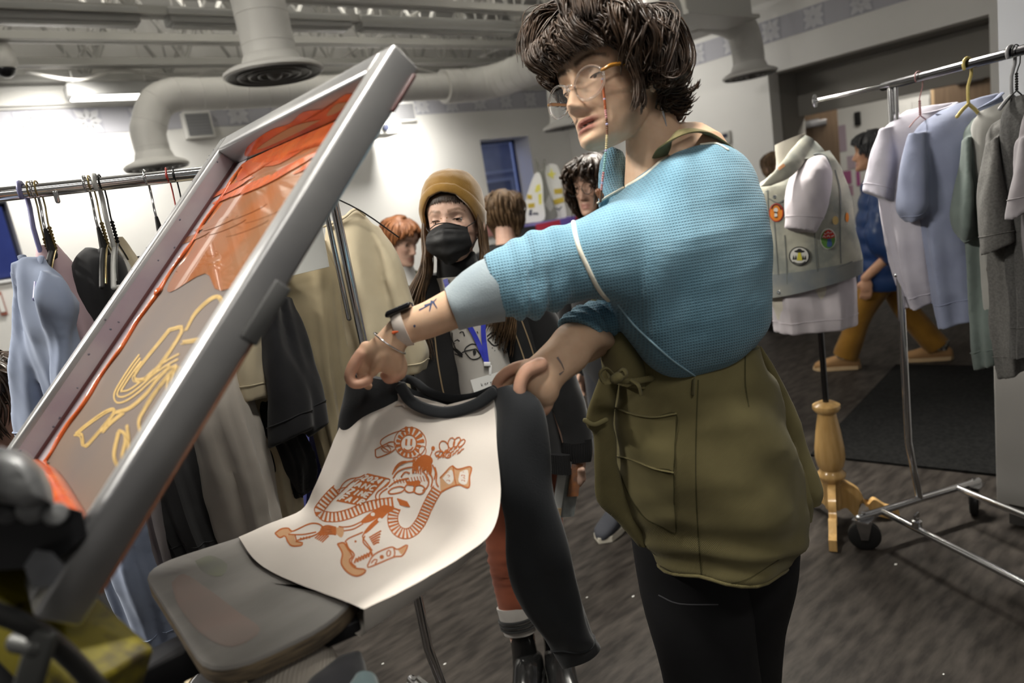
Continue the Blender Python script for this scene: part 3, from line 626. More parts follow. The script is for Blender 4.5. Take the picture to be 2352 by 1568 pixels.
mb = MB(); mb.box((-.02, .80, .86), (.26, .34, .08), bev=.01); mb.box((-.30, .62, .80), (.5, .5, .12), bev=.01); mb.box((-.22, .80, .68), (.56, .50, .05), bev=.01); mb.lathe([(.09, 0), (.09, .2), (.05, .22), (.05, .68)], (-.25, .78, .0), n=24)
build('press_head', mb, m_pb, pr)
for k in range(4): mb = MB(); mb.tube([(-.46+.48*(k % 2), .60+.40*(k//2), .70), (-.50+.56*(k % 2), .56+.48*(k//2), .0)], .022, 10); build('leg', mb, m_pb, pr)
# ---- small things on the press table, under the board
m_tb = mat('press_table_black', (.03, .029, .028), rough=.6)
tb = thing('work_table', 'low dark work table under the shirt board', 'table', (.27, .62, 0)); mb = MB(); mb.box((.27, .62, .735), (.30, .30, .03), bev=.004); build('table_top', mb, m_tb, tb)
for k in range(4): mb = MB(); mb.tube([(.15+.24*(k % 2), .50+.24*(k//2), .72), (.15+.24*(k % 2), .50+.24*(k//2), 0)], .015, 8); build('leg', mb, m_tb, tb)
TZ = .75
q = PZ(500, 1600, TZ); mb = MB()
def roll_mb(c, R, r, h): m = MB(); m.lathe([(r, 0), (R, 0), (R, h), (R-.002, h+.001), (r, h+.001), (r, 0)], c, n=36, caps=(False, False)); return m
t = thing('tape_roll', 'cream masking tape roll lying below the board corner', 'tape roll', PZ(505, 1590, TZ)); c = PZ(505, 1590, TZ); build('tape', roll_mb(c, .052, .042, .03), mat('masking_tape', (.50, .42, .28), rough=.6), t); build('cardboard_core', roll_mb(c+V3(0, 0, .001), .042, .038, .027), mat('core_grey', (.35, .35, .36), rough=.7), t)
c = PZ(640, 1610, TZ); t = thing('spray_can', 'black spray can with an orange label under the board edge', 'can', c)
mb = MB(); mb.lathe([(.030, 0), (.033, .004), (.033, .105), (.031, .112), (.026, .12), (.024, .122)], c, n=28); build('can_body', mb, mat('can_black', (.02, .02, .02), rough=.35), t)
a = [atan2(EYE[1]-c[1], EYE[0]-c[0])+k for k in np.linspace(.1, 1.1, 10)]; mb = MB(); mb.grid(np.array([[c+V3(.0335*cos(x), .0335*sin(x), z) for x in a] for z in (.008, .1-.0)])); build('orange_label', mb, mat('label_orange', (.48, .10, .02), rough=.5), t)
a = [atan2(EYE[1]-c[1], EYE[0]-c[0])+k for k in np.linspace(-.65, -.05, 10)]; mb = MB(); mb.grid(np.array([[c+V3(.0335*cos(x), .0335*sin(x), z) for x in a] for z in (.012, .05)])); build('barcode_label', mb, mat('label_grey', (.30, .30, .31), rough=.5), t)
mb = MB(); mb.lathe([(.022, .122), (.022, .150), (.018, .155), (.001, .156)], c, n=24); build('can_cap', mb, m_bply, t)
# ribbed towel and dark cloths heaped behind the can
def heap(rows, thick, amp, scale, name, m, label, cat, sub=4):
    G = rings_px([(*r, thick) for r in rows], n=36, sub=sub); G = wrinkle(G, amp, scale, seed=3.3); mb = MB(); mb.grid(G, closed=True, caps=(True, True)); o = build(name, mb, m); tag(o, label, cat); return o
heap([(560, 1640, 790, 1650, .80, .80), (570, 1560, 795, 1560, .82, .82), (640, 1510, 772, 1500, .85, .86), (668, 1490, 730, 1484, .88, .88)], .035, .004, 12, 'ribbed_cloth', mat('ribbed_beige', (.42, .38, .33), rough=.9, pattern='rib', uvpat=(1600, 0), bump=.6, bdist=.002), 'beige ribbed cloth bunched behind the spray can', 'cloth')
heap([(690, 1650, 840, 1650, .76, .78), (700, 1580, 850, 1585, .78, .80), (730, 1545, 840, 1545, .80, .83), (770, 1532, 825, 1530, .83, .85)], .03, .006, 14, 'black_cloth', cloth('black_cotton', (.012, .012, .014)), 'black cloth crumpled beside the beige ribbed cloth', 'cloth')
heap([(770, 1660, 880, 1650, .74, .74), (790, 1600, 872, 1590, .76, .76), (820, 1565, 862, 1560, .78, .78)], .02, .004, 18, 'teal_cloth', cloth('teal_cotton', (.06, .085, .09)), 'dull teal scrap of cloth at the bottom edge', 'cloth')
# ================================================================== the raglan shirt being lifted off the board
m_white = mat('shirt_cream', (.66, .61, .555), rough=.9, col2=(.62, .57, .52), nscale=6, bump=.05, bscale=400, sheen=.1)
m_black = mat('shirt_black', (.010, .0115, .014), rough=.85, col2=(.017, .0195, .023), nscale=7, bump=.15, bscale=380, sheen=.12)
m_print = mat('print_orange', (.42, .115, .025), rough=.8); m_tan = mat('print_tan', (.52, .30, .16), rough=.85); m_lt = mat('print_reserved', (.66, .61, .555), rough=.9)
def zb(x, y, z=1.008): return PZ(x, y, z)
def d_of(p): return (p-EYE)@FWD
rows = [  # five photo points per row, hem -> neck ; third value: height over the floor on the board, else depth
 [(548, 1233, 'z', 1.006), (588, 1288, 'z', 1.006), (660, 1330, 'z', 1.006), (745, 1362, 'z', 1.006), (836, 1400, 'z', 1.006)],
 [(610, 1206, 'z', 1.008), (655, 1255, 'z', 1.010), (735, 1295, 'z', 1.010), (820, 1328, 'z', 1.010), (905, 1366, 'z', 1.006)],
 [(690, 1170, 'z', 1.012), (735, 1215, 'z', 1.018), (815, 1250, 'z', 1.018), (905, 1283, 'z', 1.014), (985, 1322, 'z', 1.004)],
 [(722, 1118, 'd', 1.105), (772, 1150, 'd', 1.07), (865, 1185, 'd', 1.02), (970, 1222, 'd', .975), (1060, 1278, 'd', .91)],
 [(752, 1050, 'd', 1.12), (815, 1080, 'd', 1.085), (920, 1110, 'd', 1.04), (1035, 1145, 'd', .985), (1128, 1222, 'd', .935)],
 [(775, 995, 'd', 1.13), (845, 1010, 'd', 1.09), (950, 1040, 'd', 1.045), (1060, 1065, 'd', 1.01), (1150, 1140, 'd', .985)],
 [(800, 955, 'd', 1.13), (872, 955, 'd', 1.095), (965, 985, 'd', 1.06), (1065, 1000, 'd', 1.035), (1142, 1030, 'd', 1.02)],
 [(866, 922, 'd', 1.12), (910, 925, 'd', 1.095), (985, 958, 'd', 1.07), (1075, 955, 'd', 1.06), (1138, 960, 'd', 1.05)],
 [(918, 902, 'd', 1.09), (952, 934, 'd', 1.085), (1030, 944, 'd', 1.08), (1095, 926, 'd', 1.075), (1131, 903, 'd', 1.07)]]
def pt(q): return PZ(q[0], q[1], q[3]) if q[2] == 'z' else P(q[0], q[1], q[3])
K = np.array([[pt(q) for q in r] for r in rows]); A = catmull(K.reshape(len(rows), -1), 6).reshape(-1, 5, 3); Gf = np.array([catmull(r, 7) for r in A])
def ffold(u, v): return .0022*np.sin(14*u+5*v)*np.clip(v*2-.6, 0, 1)*np.clip(4*u*(1-u), 0, 1)
Gf = wrinkle(Gf, .0022, 9, seed=1.2, closed=False, folds=ffold)
if (gnormals(Gf, False)[20, 14]@(EYE-Gf[20, 14])) < 0: sgn = -1
else: sgn = 1
N_ = gnormals(Gf, False)*sgn; Rr, Cc_ = Gf.shape[:2]
u_ = np.linspace(0, 1, Cc_)[None, :, None]; v_ = np.linspace(0, 1, Rr)[:, None, None]
th_ = (.034*np.clip(1-v_*1.2, 0, 1)+.012)*np.clip(4.2*np.sqrt(u_*(1-u_)), 0, 1)
Gb = Gf-N_*th_
ringG = np.concatenate([Gf, Gb[:, ::-1]], 1); sh = MB(); sh.grid(ringG, closed=True, caps=(False, True), flip=(sgn > 0))
shirt = build('raglan_shirt', sh, m_white); tag(shirt, 'cream raglan shirt with black sleeves and an orange print, held open above the board', 'shirt')
SBV = bvh_of(sh)
def sleeve(rows, seed, fold=.0065):
    G = rings_px(rows, n=44, sub=5); G = wrinkle(G, .005, 7, stretch=(1, 1, .45), seed=seed, folds=lambda u, v: (fold*np.sin(2*pi*(3*u)+5*v)+.7*fold*np.sin(2*pi*(2*u-v*2.2)+1.))*np.clip(v*2.2, .2, 1)*np.clip((1-v)*9, .25, 1)); mb = MB(); mb.grid(G, closed=True, caps=(True, True)); return mb
rs = sleeve([(1128, 900, 1178, 884, 1.07, 1.06, 0.01), (1141, 950, 1232, 924, 1.058, 1.045, 0.018), (1140, 1030, 1252, 1020, 1.065, 1.05, 0.028), (1146, 1115, 1265, 1110, 1.08, 1.065, 0.034), (1158, 1200, 1287, 1200, 1.1, 1.09, 0.036), (1176, 1290, 1314, 1300, 1.125, 1.11, 0.038), (1208, 1380, 1346, 1388, 1.16, 1.145, 0.038), (1250, 1462, 1368, 1448, 1.19, 1.175, 0.036), (1290, 1534, 1382, 1488, 1.21, 1.195, 0.026)], 5.1)
rso = build('sleeve', rs, m_black, shirt)
hg = rs.v[0][-46-44*3:-46-44*2] if len(rs.v[0]) % 44 == 2 else rs.v[0][-44*3:-44*2]; hc = hg.mean(0); mb = MB(); mb.tube(hc+(hg-hc)*1.01, .0016, 6, closed=True); build('cuff_seam', mb, m_black, rso)
ls = sleeve([(800, 856, 930, 878, 1.125, 1.10, .012), (794, 900, 916, 925, 1.135, 1.105, .02), (786, 945, 872, 978, 1.15, 1.125, .024), (776, 992, 862, 1040, 1.165, 1.14, .026), (782, 1050, 872, 1090, 1.19, 1.17, .028), (800, 1120, 884, 1150, 1.23, 1.22, .026), (815, 1200, 890, 1220, 1.29, 1.28, .02)], 8.3, .003)
build('sleeve', ls, m_black, shirt)
cf = [P(920, 886, 1.082), P(943, 920, 1.07), P(985, 941, 1.064), P(1035, 946, 1.06), P(1094, 928, 1.058), P(1136, 899, 1.056)]
cb2 = [P(1137, 892, 1.07), P(1085, 911, 1.085), P(1030, 914, 1.10), P(985, 900, 1.10), P(955, 878, 1.115), P(934, 870, 1.118), P(922, 876, 1.108)]
mb = MB(); mb.tube(cf, .0095, 12, flat=.45, up=V3(-.3, -.8, .5), sub=6); build('collar', mb, m_black, shirt)
mb = MB(); mb.tube(cb2, .0075, 12, flat=.45, up=V3(.3, .8, .2), sub=6); build('collar', mb, m_black, shirt)
inn = [[P(928, 880, 1.105), P(950, 895, 1.11), P(990, 905, 1.10), P(1035, 915, 1.105), P(1090, 908, 1.09), P(1130, 895, 1.075)], [P(928, 900, 1.108), P(955, 930, 1.11), P(990, 950, 1.10), P(1035, 955, 1.11), P(1090, 940, 1.095), P(1130, 915, 1.08)]]
mb = MB(); mb.grid(np.array([catmull(np.array(r), 4) for r in inn])); build('back_panel', mb, m_black, shirt)
# ---- the print
def c3(*p): return [(600+x/3.485, 900+y/3.485) for x, y in p]
L1 = MB(); L2 = MB(); L3 = MB()
def ln(w, *p, **k): ink(L1, SBV, c3(*p), w, **k)
def fi(*p, **k): inkfill(L1, SBV, c3(*p), **k)
def tanf(*p): inkfill(L2, SBV, c3(*p), off=.0005)
def ell(cx, cy, rx, ry, a=0, n=14): return [(cx+rx*cos(t)*cos(a)-ry*sin(t)*sin(a), cy+rx*cos(t)*sin(a)+ry*sin(t)*cos(a)) for t in np.linspace(0, 2*pi, n, endpoint=False)]
def stripes(path, w, n, duty=.5, edge=True):
    c = catmull(np.array(path, float), 10); s = np.concatenate([[0], np.cumsum(np.linalg.norm(np.diff(c, axis=0), axis=1))]); t = np.gradient(c, axis=0); t /= np.linalg.norm(t, axis=1)[:, None]; nn = np.stack([-t[:, 1], t[:, 0]], 1)
    at = lambda q, o: tuple(np.array([np.interp(q, s, c[:, k]+nn[:, k]*o) for k in (0, 1)]))
    for k in range(n):
        a = s[-1]*(k+.1)/n; b = a+s[-1]/n*duty
        inkfill(L1, SBV, c3(at(a, -w), at(b, -w), at(b, w), at(a, w)), smooth=False)
    if edge:
        for o in (-w, w): ink(L1, SBV, c3(*[at(q, o) for q in np.linspace(0, s[-1], 16)]), 2.2)
# striped arms
arm1 = [(1060, 880), (940, 895), (820, 925), (700, 975), (590, 1000), (500, 990), (462, 955), (500, 890), (560, 820), (610, 775)]
arm2 = [(1075, 925), (1052, 1000), (1070, 1085), (1130, 1130), (1205, 1120), (1275, 1040), (1325, 930), (1370, 840), (1415, 770)]
stripes(arm1, 38, 27); stripes(arm2, 40, 27)
# flower head
fc = (1180, 412)
for k in range(16):
    a = k*2*pi/16+.1; b = a+2*pi/16*.62; big = 1.25 if -2.2 < ((a+pi) % (2*pi)-pi) < -.2 else 1.0
    pin, pout = 74, 112*big
    fi(*[(fc[0]+r*cos(q)*.92, fc[1]+r*sin(q)) for r, q in ((pin, a), (pout*.95, a), (pout, (a+b)/2), (pout*.95, b), (pin, b))], smooth=False)
ln(3, *ell(fc[0], fc[1], 64, 72, .2), closed=True); ln(2, *ell(fc[0]+12, fc[1]-8, 128, 122, .2, 20), closed=True)
for x in (1163, 1203): ln(4.5, (x, 375), (x-2, 400), (x-4, 425))
ln(3, (1140, 450), (1165, 468), (1195, 462), (1215, 440))
# ticket on a string
ln(2.2, (1185, 322), (1120, 310), (1040, 335), (975, 372), (952, 405), (975, 440), (1020, 470)); ln(2.6, (912, 462), (1048, 396), (1072, 458), (930, 524), closed=True); ln(1.8, (960, 450), (1010, 430), (1040, 470), (990, 480), (960, 450)); ln(1.8, (1005, 420), (1060, 440))
# the raised hand with petals and scribbles
for x, y, rx, ry, a in ((1462, 438, 36, 48, -.3), (1522, 408, 26, 44, .2), (1566, 400, 22, 44, .5), (1602, 408, 18, 40, .8), (1428, 494, 38, 22, 0), (1490, 500, 30, 26, .3)): ln(2.6, *ell(x, y, rx, ry, a), closed=True)
for k in range(16): x = 1400+13*k; y = 520+24*sin(k*2.1)-4*k*.8; ln(2.4, (x, y), (x+16, y-26), (x+10, y-8), (x+26, y-24))
fi(*ell(1376, 450, 15, 18)); ln(2.4, (1370, 470), (1350, 520), (1340, 560)); ln(2, *ell(1290, 470, 30, 40), closed=True); ln(2.4, *ell(1270, 520, 24, 16, .5), closed=True)
# head: hair, brow, snout, teeth
for k in range(34):
    x = 1215+150*R3.random(); y = 520+60*R3.random(); ln(2.6, (x, y), (x-8+16*R3.random(), y+40), (x-12+24*R3.random(), y+70+30*R3.random()))
fi((1240, 540), (1300, 500), (1360, 520), (1372, 560), (1330, 600), (1260, 590))
for pth in ([(1060, 640), (1100, 590), (1160, 560), (1230, 548)], [(1055, 690), (1090, 640), (1150, 610), (1210, 600)], [(1050, 660), (1075, 600), (1120, 560), (1165, 556)], [(1020, 760), (1070, 720), (1130, 700), (1180, 690)], [(1390, 600), (1405, 660), (1400, 720), (1420, 760)], [(1370, 580), (1395, 640), (1385, 700)], [(1120, 680), (1150, 640), (1190, 650)], [(1300, 640), (1340, 700), (1330, 760), (1290, 790)], [(1330, 620), (1370, 690), (1360, 760)]): ln(3.2, *pth)
fi((1150, 705), (1200, 715), (1260, 705), (1275, 730), (1230, 748), (1175, 745)); ln(3, *ell(1190, 770, 42, 34), closed=True); ln(3, *ell(1265, 780, 45, 36), closed=True); ln(3, (1015, 800), (1050, 770), (1110, 755), (1150, 770), (1120, 800), (1040, 815), closed=True)
for k in range(9): x = 1090+9*k; ln(3, (x, 850+3*k), (x+26, 905+2*k))
for k in range(12): x = 1060+26*k*.9; ln(2, (x, 700-3*k), (x+14, 735-2*k))
ln(3, (930, 870), (915, 840), (930, 800), (980, 760), (1020, 720)); ln(3, (950, 860), (945, 830), (965, 800), (1010, 770)); ln(2.4, (970, 720), (1000, 690), (1030, 700), (1020, 730), (990, 760))
# sign board with its words
fi((850, 650), (1005, 685), (905, 800), (800, 912), (598, 872), (720, 768), smooth=False)
O = np.array([852, 652.]); U = np.array([150, 33.]); W = np.array([-250, 222.])
FONT = {'2': [[(0, .2), (.3, 0), (.8, .05), (.9, .35), (0, 1), (1, 1)]], '0': [[(.5, 0), (.05, .3), (.05, .75), (.5, 1), (.95, .7), (.95, .3), (.5, 0)]], '4': [[(.7, 1), (.7, 0), (0, .65), (1, .65)]], 'A': [[(0, 1), (.5, 0), (1, 1)], [(.2, .65), (.8, .65)]], 'N': [[(0, 1), (0, 0), (1, 1), (1, 0)]], 'C': [[(1, .15), (.5, 0), (.05, .3), (.05, .7), (.5, 1), (1, .85)]], 'Z': [[(0, 0), (1, 0), (0, 1), (1, 1)]], 'I': [[(.5, 0), (.5, 1)]], 'E': [[(1, 0), (0, 0), (0, 1), (1, 1)], [(0, .5), (.8, .5)]], 'F': [[(1, 0), (0, 0), (0, 1)], [(0, .5), (.8, .5)]], 'R': [[(0, 1), (0, 0), (.8, .05), (.9, .35), (0, .5), (1, 1)]]}
for r, (wd, z0, wide) in enumerate((('2024', .06, 1.0), ('ANC', .30, 1.05), ('ZINE', .54, 1.12), ('FAIR', .78, 1.2))):
    n = len(wd)
    for k, chh in enumerate(wd):
        for st in FONT[chh]:
            pts = [O+U*1.06*((k+.17+.66*x)/n*(.94+.35*z0)-.02)+W*(z0+.16*y) for x, y in st]
            q = c3(*pts); q2 = []
            for a, b in zip(q[:-1], q[1:]): ink(L3, SBV, [a, b], 3.4, off=.0013)
ln(2.4, (620, 800), (650, 740), (700, 700), (760, 690), (700, 740), (640, 800)); ln(2.4, (735, 690), (790, 680), (830, 660)); ln(2.2, (600, 790), (640, 770), (690, 760)); ln(2.2, (745, 720), (770, 700), (800, 700))
# trousers, leg wraps, shoes
fi((985, 900), (1060, 920), (1050, 950), (960, 990), (880, 1035), (815, 1050), (800, 1030), (880, 960)); fi((1050, 930), (1000, 980), (900, 1080), (840, 1130), (822, 1120), (880, 1050), (960, 985))
for x, y in ((893, 978), (950, 1022)): inkfill(L3, SBV, c3(*ell(x, y, 17, 15)), off=.0013)
ln(3, (805, 1035), (730, 1070), (660, 1080), (620, 1075)); ln(3, (815, 1052), (740, 1095), (660, 1110)); ln(3, (830, 1125), (810, 1160), (850, 1215), (890, 1270)); ln(3, (815, 1120), (770, 1140), (700, 1170), (670, 1200))
tanf((110, 1130), (160, 1095), (220, 1090), (250, 1115), (215, 1140), (150, 1165)); tanf((190, 1150), (260, 1140), (275, 1190), (330, 1205), (320, 1225), (250, 1232), (215, 1200)); tanf((600, 1085), (655, 1080), (660, 1130), (640, 1165), (600, 1130))
ln(3.4, (110, 1130), (160, 1095), (220, 1090), (250, 1115), (400, 1050), (490, 1075), (440, 1140), (280, 1190), (330, 1205), (320, 1225), (250, 1232), (215, 1200), (190, 1150), (150, 1165), closed=True); ln(3, (215, 1138), (330, 1140), (440, 1120)); ln(3, (270, 1140), (282, 1190))
for k in range(4): ln(4, (318+k*24, 1165-k*5), (312+k*24, 1185-k*5))
for k in range(5): ln(4, (480-6*k, 1085+14*k), (530+8*k, 1070+16*k), (600, 1085+14*k)); ln(3, (430+14*k, 1170+8*k), (500+10*k, 1110+10*k))
tanf((610, 1215), (660, 1205), (690, 1250), (720, 1300), (700, 1350), (740, 1400), (830, 1420), (820, 1450), (760, 1472), (690, 1440), (640, 1370), (650, 1290))
ln(3.6, (610, 1215), (660, 1205), (690, 1250), (728, 1310), (705, 1350), (745, 1405), (832, 1420), (820, 1450), (760, 1472), (690, 1440), (640, 1370), (650, 1290), closed=True)
ln(3.4, (680, 1200), (700, 1250), (745, 1300), (720, 1360), (760, 1400)); ln(3.2, (830, 1150), (815, 1200), (870, 1260), (890, 1300)); fi(*ell(755, 1195, 9, 9))
for k in range(6): ln(4.2, (745+22*k, 1370-10*k), (765+22*k, 1325-10*k), (775+22*k, 1360-10*k))
ln(3.2, (850, 1390), (905, 1300), (1040, 1240), (1090, 1260), (1172, 1222), (1130, 1310), (1060, 1320), (870, 1400), closed=True); ln(3, (1060, 1245), (1070, 1290), (1060, 1318)); fi(*ell(965, 1320, 17, 17)); ln(3, *ell(1020, 1290, 15, 26, .2), closed=True); ln(3, (880, 1370), (905, 1340), (930, 1345), (910, 1375))
for k in range(5): ln(3.4, (865+8*k, 1165+14*k), (915+6*k, 1135+16*k), (960-4*k, 1110+24*k))
tanf((1095, 1262), (1165, 1226), (1128, 1300))
# open zine in the raised hand
tanf((1430, 680), (1470, 640), (1530, 588), (1575, 618), (1680, 597), (1668, 680), (1662, 765), (1580, 742), (1500, 768), (1440, 800)); ln(3.2, (1530, 588), (1575, 618), (1680, 597), (1668, 680), (1662, 765), (1580, 742), (1500, 768), (1440, 800)); ln(2.4, (1430, 690), (1470, 645), (1530, 590), (1545, 680), (1560, 740))
inkfill(L3, SBV, c3((1450, 690), (1520, 620), (1540, 700), (1500, 740)), off=.0009); inkfill(L3, SBV, c3((1590, 640), (1655, 625), (1645, 735), (1580, 720)), off=.0009)
for x in (1480, 1600): 
    for k in range(4): ln(2.4, (x, 650+k*20), (x+20, 640+k*20), (x+30, 655+k*20))
build('printed_design', L1, m_print, shirt, smooth=False); build('printed_tint', L2, m_tan, shirt, smooth=False); build('reserved_lettering', L3, m_lt, shirt, smooth=False)
# the same drawing as the ochre stencil in the screen
SRC = np.array([(632, 1228, 1), (800, 1310, 1), (1060, 1030, 1.)]); DST = np.array([(172, 1000), (268, 1060), (575, 620.)]); AF = np.linalg.solve(SRC, DST)
ST = MB()
def sln(w, *p, **k): ink(ST, SB, [tuple(np.array([x, y, 1])@AF) for x, y in c3(*p)], w, off=.0030, **k)
for pth, w in ((arm1, 9), (arm2, 9)):
    c = np.array(pth, float); t = np.gradient(c, axis=0); t /= np.linalg.norm(t, axis=1)[:, None]; nn = np.stack([-t[:, 1], t[:, 0]], 1)
    for o in (-34, 0, 34): sln(w*.42, *[tuple(x) for x in c+nn*o])
for p in ([(110, 1130), (220, 1090), (400, 1050), (490, 1075), (330, 1205), (250, 1232), (190, 1150), (110, 1130)], [(610, 1215), (690, 1250), (728, 1310), (745, 1405), (832, 1420), (760, 1472), (640, 1370), (610, 1215)], [(985, 900), (880, 960), (800, 1030), (660, 1085), (500, 1080)], [(1050, 930), (960, 985), (840, 1125), (815, 1200), (890, 1300)], [(850, 1390), (905, 1300), (1040, 1240), (1172, 1222), (1060, 1320), (870, 1400)], [(1060, 920), (900, 1040), (830, 1130)], [(850, 650), (1005, 685), (800, 912), (598, 872), (850, 650)], [(1050, 690), (1100, 600), (1250, 540), (1370, 580), (1400, 720), (1290, 790), (1050, 770)], [(1430, 680), (1530, 588), (1680, 597), (1662, 765), (1440, 800)], [(600, 1100), (480, 1140), (420, 1180)], [(690, 1200), (760, 1300), (800, 1380)]): sln(4.2, *p); sln(3, *[(x+13+5*sin(y), y+15) for x, y in p]); sln(2.4, *[(x-12, y+10+6*sin(x)) for x, y in p])
build('stencil_drawing', ST, m_sten, meshp, smooth=False)
# ================================================================== people: head builder
_HZ = [(-.112, .014, .076, .045), (-.108, .026, .084, .028), (-.098, .038, .088, .0), (-.085, .046, .086, -.022), (-.068, .055, .083, -.045), (-.045, .0615, .082, -.065), (-.02, .0665, .083, -.083), (.01, .0705, .080, -.096), (.03, .0735, .086, -.103), (.055, .076, .087, -.106), (.082, .071, .075, -.100), (.103, .056, .053, -.080), (.116, .034, .026, -.052), (.122, .008, -.004, -.022)]
_HZa = np.array(_HZ)
def _sm(z, c):  # smooth interpolation of the profile table
    zz = _HZa[:, 0]; i = np.clip(np.searchsorted(zz, z)-1, 0, len(zz)-2); t = np.clip((z-zz[i])/(zz[i+1]-zz[i]), 0, 1)
    p = _HZa[:, c]; p0 = p[max(i-1, 0)]; p1 = p[i]; p2 = p[i+1]; p3 = p[min(i+2, len(p)-1)]
    m1 = (p2-p0)/2; m2 = (p3-p1)/2; return (2*t**3-3*t*t+1)*p1+(t**3-2*t*t+t)*m1+(-2*t**3+3*t*t)*p2+(t**3-t*t)*m2
def g2(x, z, cx, cz, sx, sz): return np.exp(-((x-cx)/sx)**2-((z-cz)/sz)**2)
def head(skin, lip, nr=104, nt=132, nose=1., mouth_open=0., lid=(10, -12), ears=True, brow=None, blush=.25, jaw=1.0, short=1.0):
    """head in its own frame: x to the person's right, y forward, z up; returns skin (MB) and eyes (MB)"""
    skin = np.array(skin, float); lip = np.array(lip, float)
    zs = np.concatenate([np.linspace(-.112, .04, int(nr*.72), endpoint=False), np.linspace(.04, .122, nr-int(nr*.72))])
    u = np.linspace(-1, 1, nt, endpoint=False); th = pi*np.sign(u)*(np.abs(u)**1.55*.9+.1*np.abs(u))
    G = np.zeros((nr, nt, 3)); Cc = np.zeros((nr, nt, 3))
    for i, z in enumerate(zs):
        w, f, b = _sm(z, 1), _sm(z, 2), _sm(z, 3); w *= jaw if z < -.03 else 1
        yc = (-.012 if z > -.03 else -.012+(f+b-.0)*0+(.035)*((-.03-z)/.082)**1.2*1.6)
        yc = np.clip(yc, b+.005, f-.005); e = 2.25; s, c = np.sin(th), np.cos(th)
        x = w*np.sign(s)*np.abs(s)**(2/e); y = yc+np.where(c > 0, (f-yc), (yc-b))*np.sign(c)*np.abs(c)**(2/e); fr = np.clip(c*2, 0, 1)
        ax = np.abs(x); d = np.zeros(nt)
        # nose
        pr = np.interp(z, [-.054, -.047, -.041, -.034, -.02, 0, .014, .03], [0, .006, .021, .0275, .0195, .011, .0055, .001])*nose; sw = np.interp(z, [-.05, -.036, -.02, .005, .02], [.0125, .0125, .0105, .0085, .010])
        d += pr*np.exp(-np.abs(x/sw)**2.4); d += .0105*g2(ax, z, .0135, -.040, .0062, .0068)*nose; d -= .004*g2(ax, z, .008, -.049, .004, .003)
        # sockets, brow, cheek, temple
        d -= .0125*g2(ax, z, .032, .007, .0165, .0115); d += .0042*g2(ax, z, .030, .0275, .020, .008); d += .0045*g2(ax, z, .045, -.020, .018, .016); d -= .003*g2(ax, z, .030, -.058, .014, .016); d -= .003*g2(ax, z, .018, -.045, .004, .012)
        # lips and chin
        d += .0075*g2(x, z, 0, -.0615, .021, .0052)-.0018*g2(x, z, 0, -.0575, .004, .004); d += .0085*g2(x, z, 0, -.0755-.004*mouth_open, .018, .0055); d -= (.0055+.006*mouth_open)*g2(x, z, 0, -.0682-.001*mouth_open, .0235, .0022+.0022*mouth_open)
        d -= .003*g2(x, z, 0, -.0855, .016, .005); d += .006*g2(x, z, 0, -.1, .016, .010)
        y = y+d*fr; G[i, :, 0], G[i, :, 1], G[i, :, 2] = x, y, (z if z > -.045 else -.045+(z+.045)*short)
        k = np.tile(skin, (nt, 1)); L = np.clip(1.3*(np.exp(-((x/.024)**4)-((z+.0625)/.0052)**4)+np.exp(-((x/.021)**4)-((z+.0745+.004*mouth_open)/.0058)**4)), 0, 1)[:, None]*fr[:, None]
        mo = np.clip(1.2*np.exp(-((x/.0225)**4)-((z+.0682+.001*mouth_open)/(.0013+.0026*mouth_open))**4), 0, 1)[:, None]*fr[:, None]
        bl = (blush*(g2(ax, z, .045, -.025, .022, .018)+.8*g2(x, z, 0, -.036, .014, .012))*fr)[:, None]
        k = k*(1-bl)+bl*skin*np.array([1.03, .74, .70]); k = k*(1-L)+L*lip; k = k*(1-mo)+mo*np.array([.035, .012, .01])
        if brow is not None:
            bz = .0295+.006*np.clip((ax-.012)/.03, 0, 1)-.010*np.clip((ax-.040)/.02, 0, 1); bw = np.clip(1.4*np.exp(-((z-bz)/(.0042-.0018*np.clip((ax-.02)/.03, 0, 1)))**4)*((ax > .011) & (ax < .056)), 0, 1)[:, None]*fr[:, None]*.85
            k = k*(1-bw)+bw*np.array(brow)
        Cc[i] = k
    mb = MB(); mb.grid(G, closed=True, caps=(True, True), col=Cc); ey = MB()
    for sgn in (-1, 1):
        c = V3(sgn*.032, .0612, .0075); r = .0118
        for (e0, e1, rr, ck) in ((lid[0], 80, .0132, .93), (-80, lid[1], .0128, .95)):
            P_ = [[c+rr*V3(sin(a)*cos(el)*1.12, cos(a)*cos(el), sin(el)*.9) for a in np.linspace(-1.15, 1.15, 16)] for el in np.radians(np.linspace(e0, e1, 8))]
            Q_ = [[c+(rr-.003)*V3(sin(a)*cos(el)*1.12, cos(a)*cos(el), sin(el)*.9) for a in np.linspace(-1.15, 1.15, 16)] for el in np.radians(np.linspace(e0, e1, 8))]
            rg = np.concatenate([np.array(P_), np.array(Q_)[:, ::-1]], 1); mb.grid(rg, closed=True, caps=(True, True), col=tuple(skin*ck))
        ey.ball(c, r, 16, ax=np.array([(1, 0, 0), (0, 0, -1), (0, 1, 0)]), mi=0)
        gz = V3(0, r*.93, -r*.25); dr = nrm(gz); ey.lathe([(.0055, .0105), (.0052, .0112), (.0026, .0119)], c, dr, 16, mi=1, caps=(False, False)); ey.lathe([(.0026, .0119), (.001, .0121)], c, dr, 12, mi=2)
        ey.tube([c+.0135*V3(sin(a)*cos(radians(lid[0]))*1.12, cos(a)*cos(radians(lid[0])), sin(radians(lid[0]))*.9) for a in np.linspace(-1., 1., 10)], .0008, 6, mi=2)
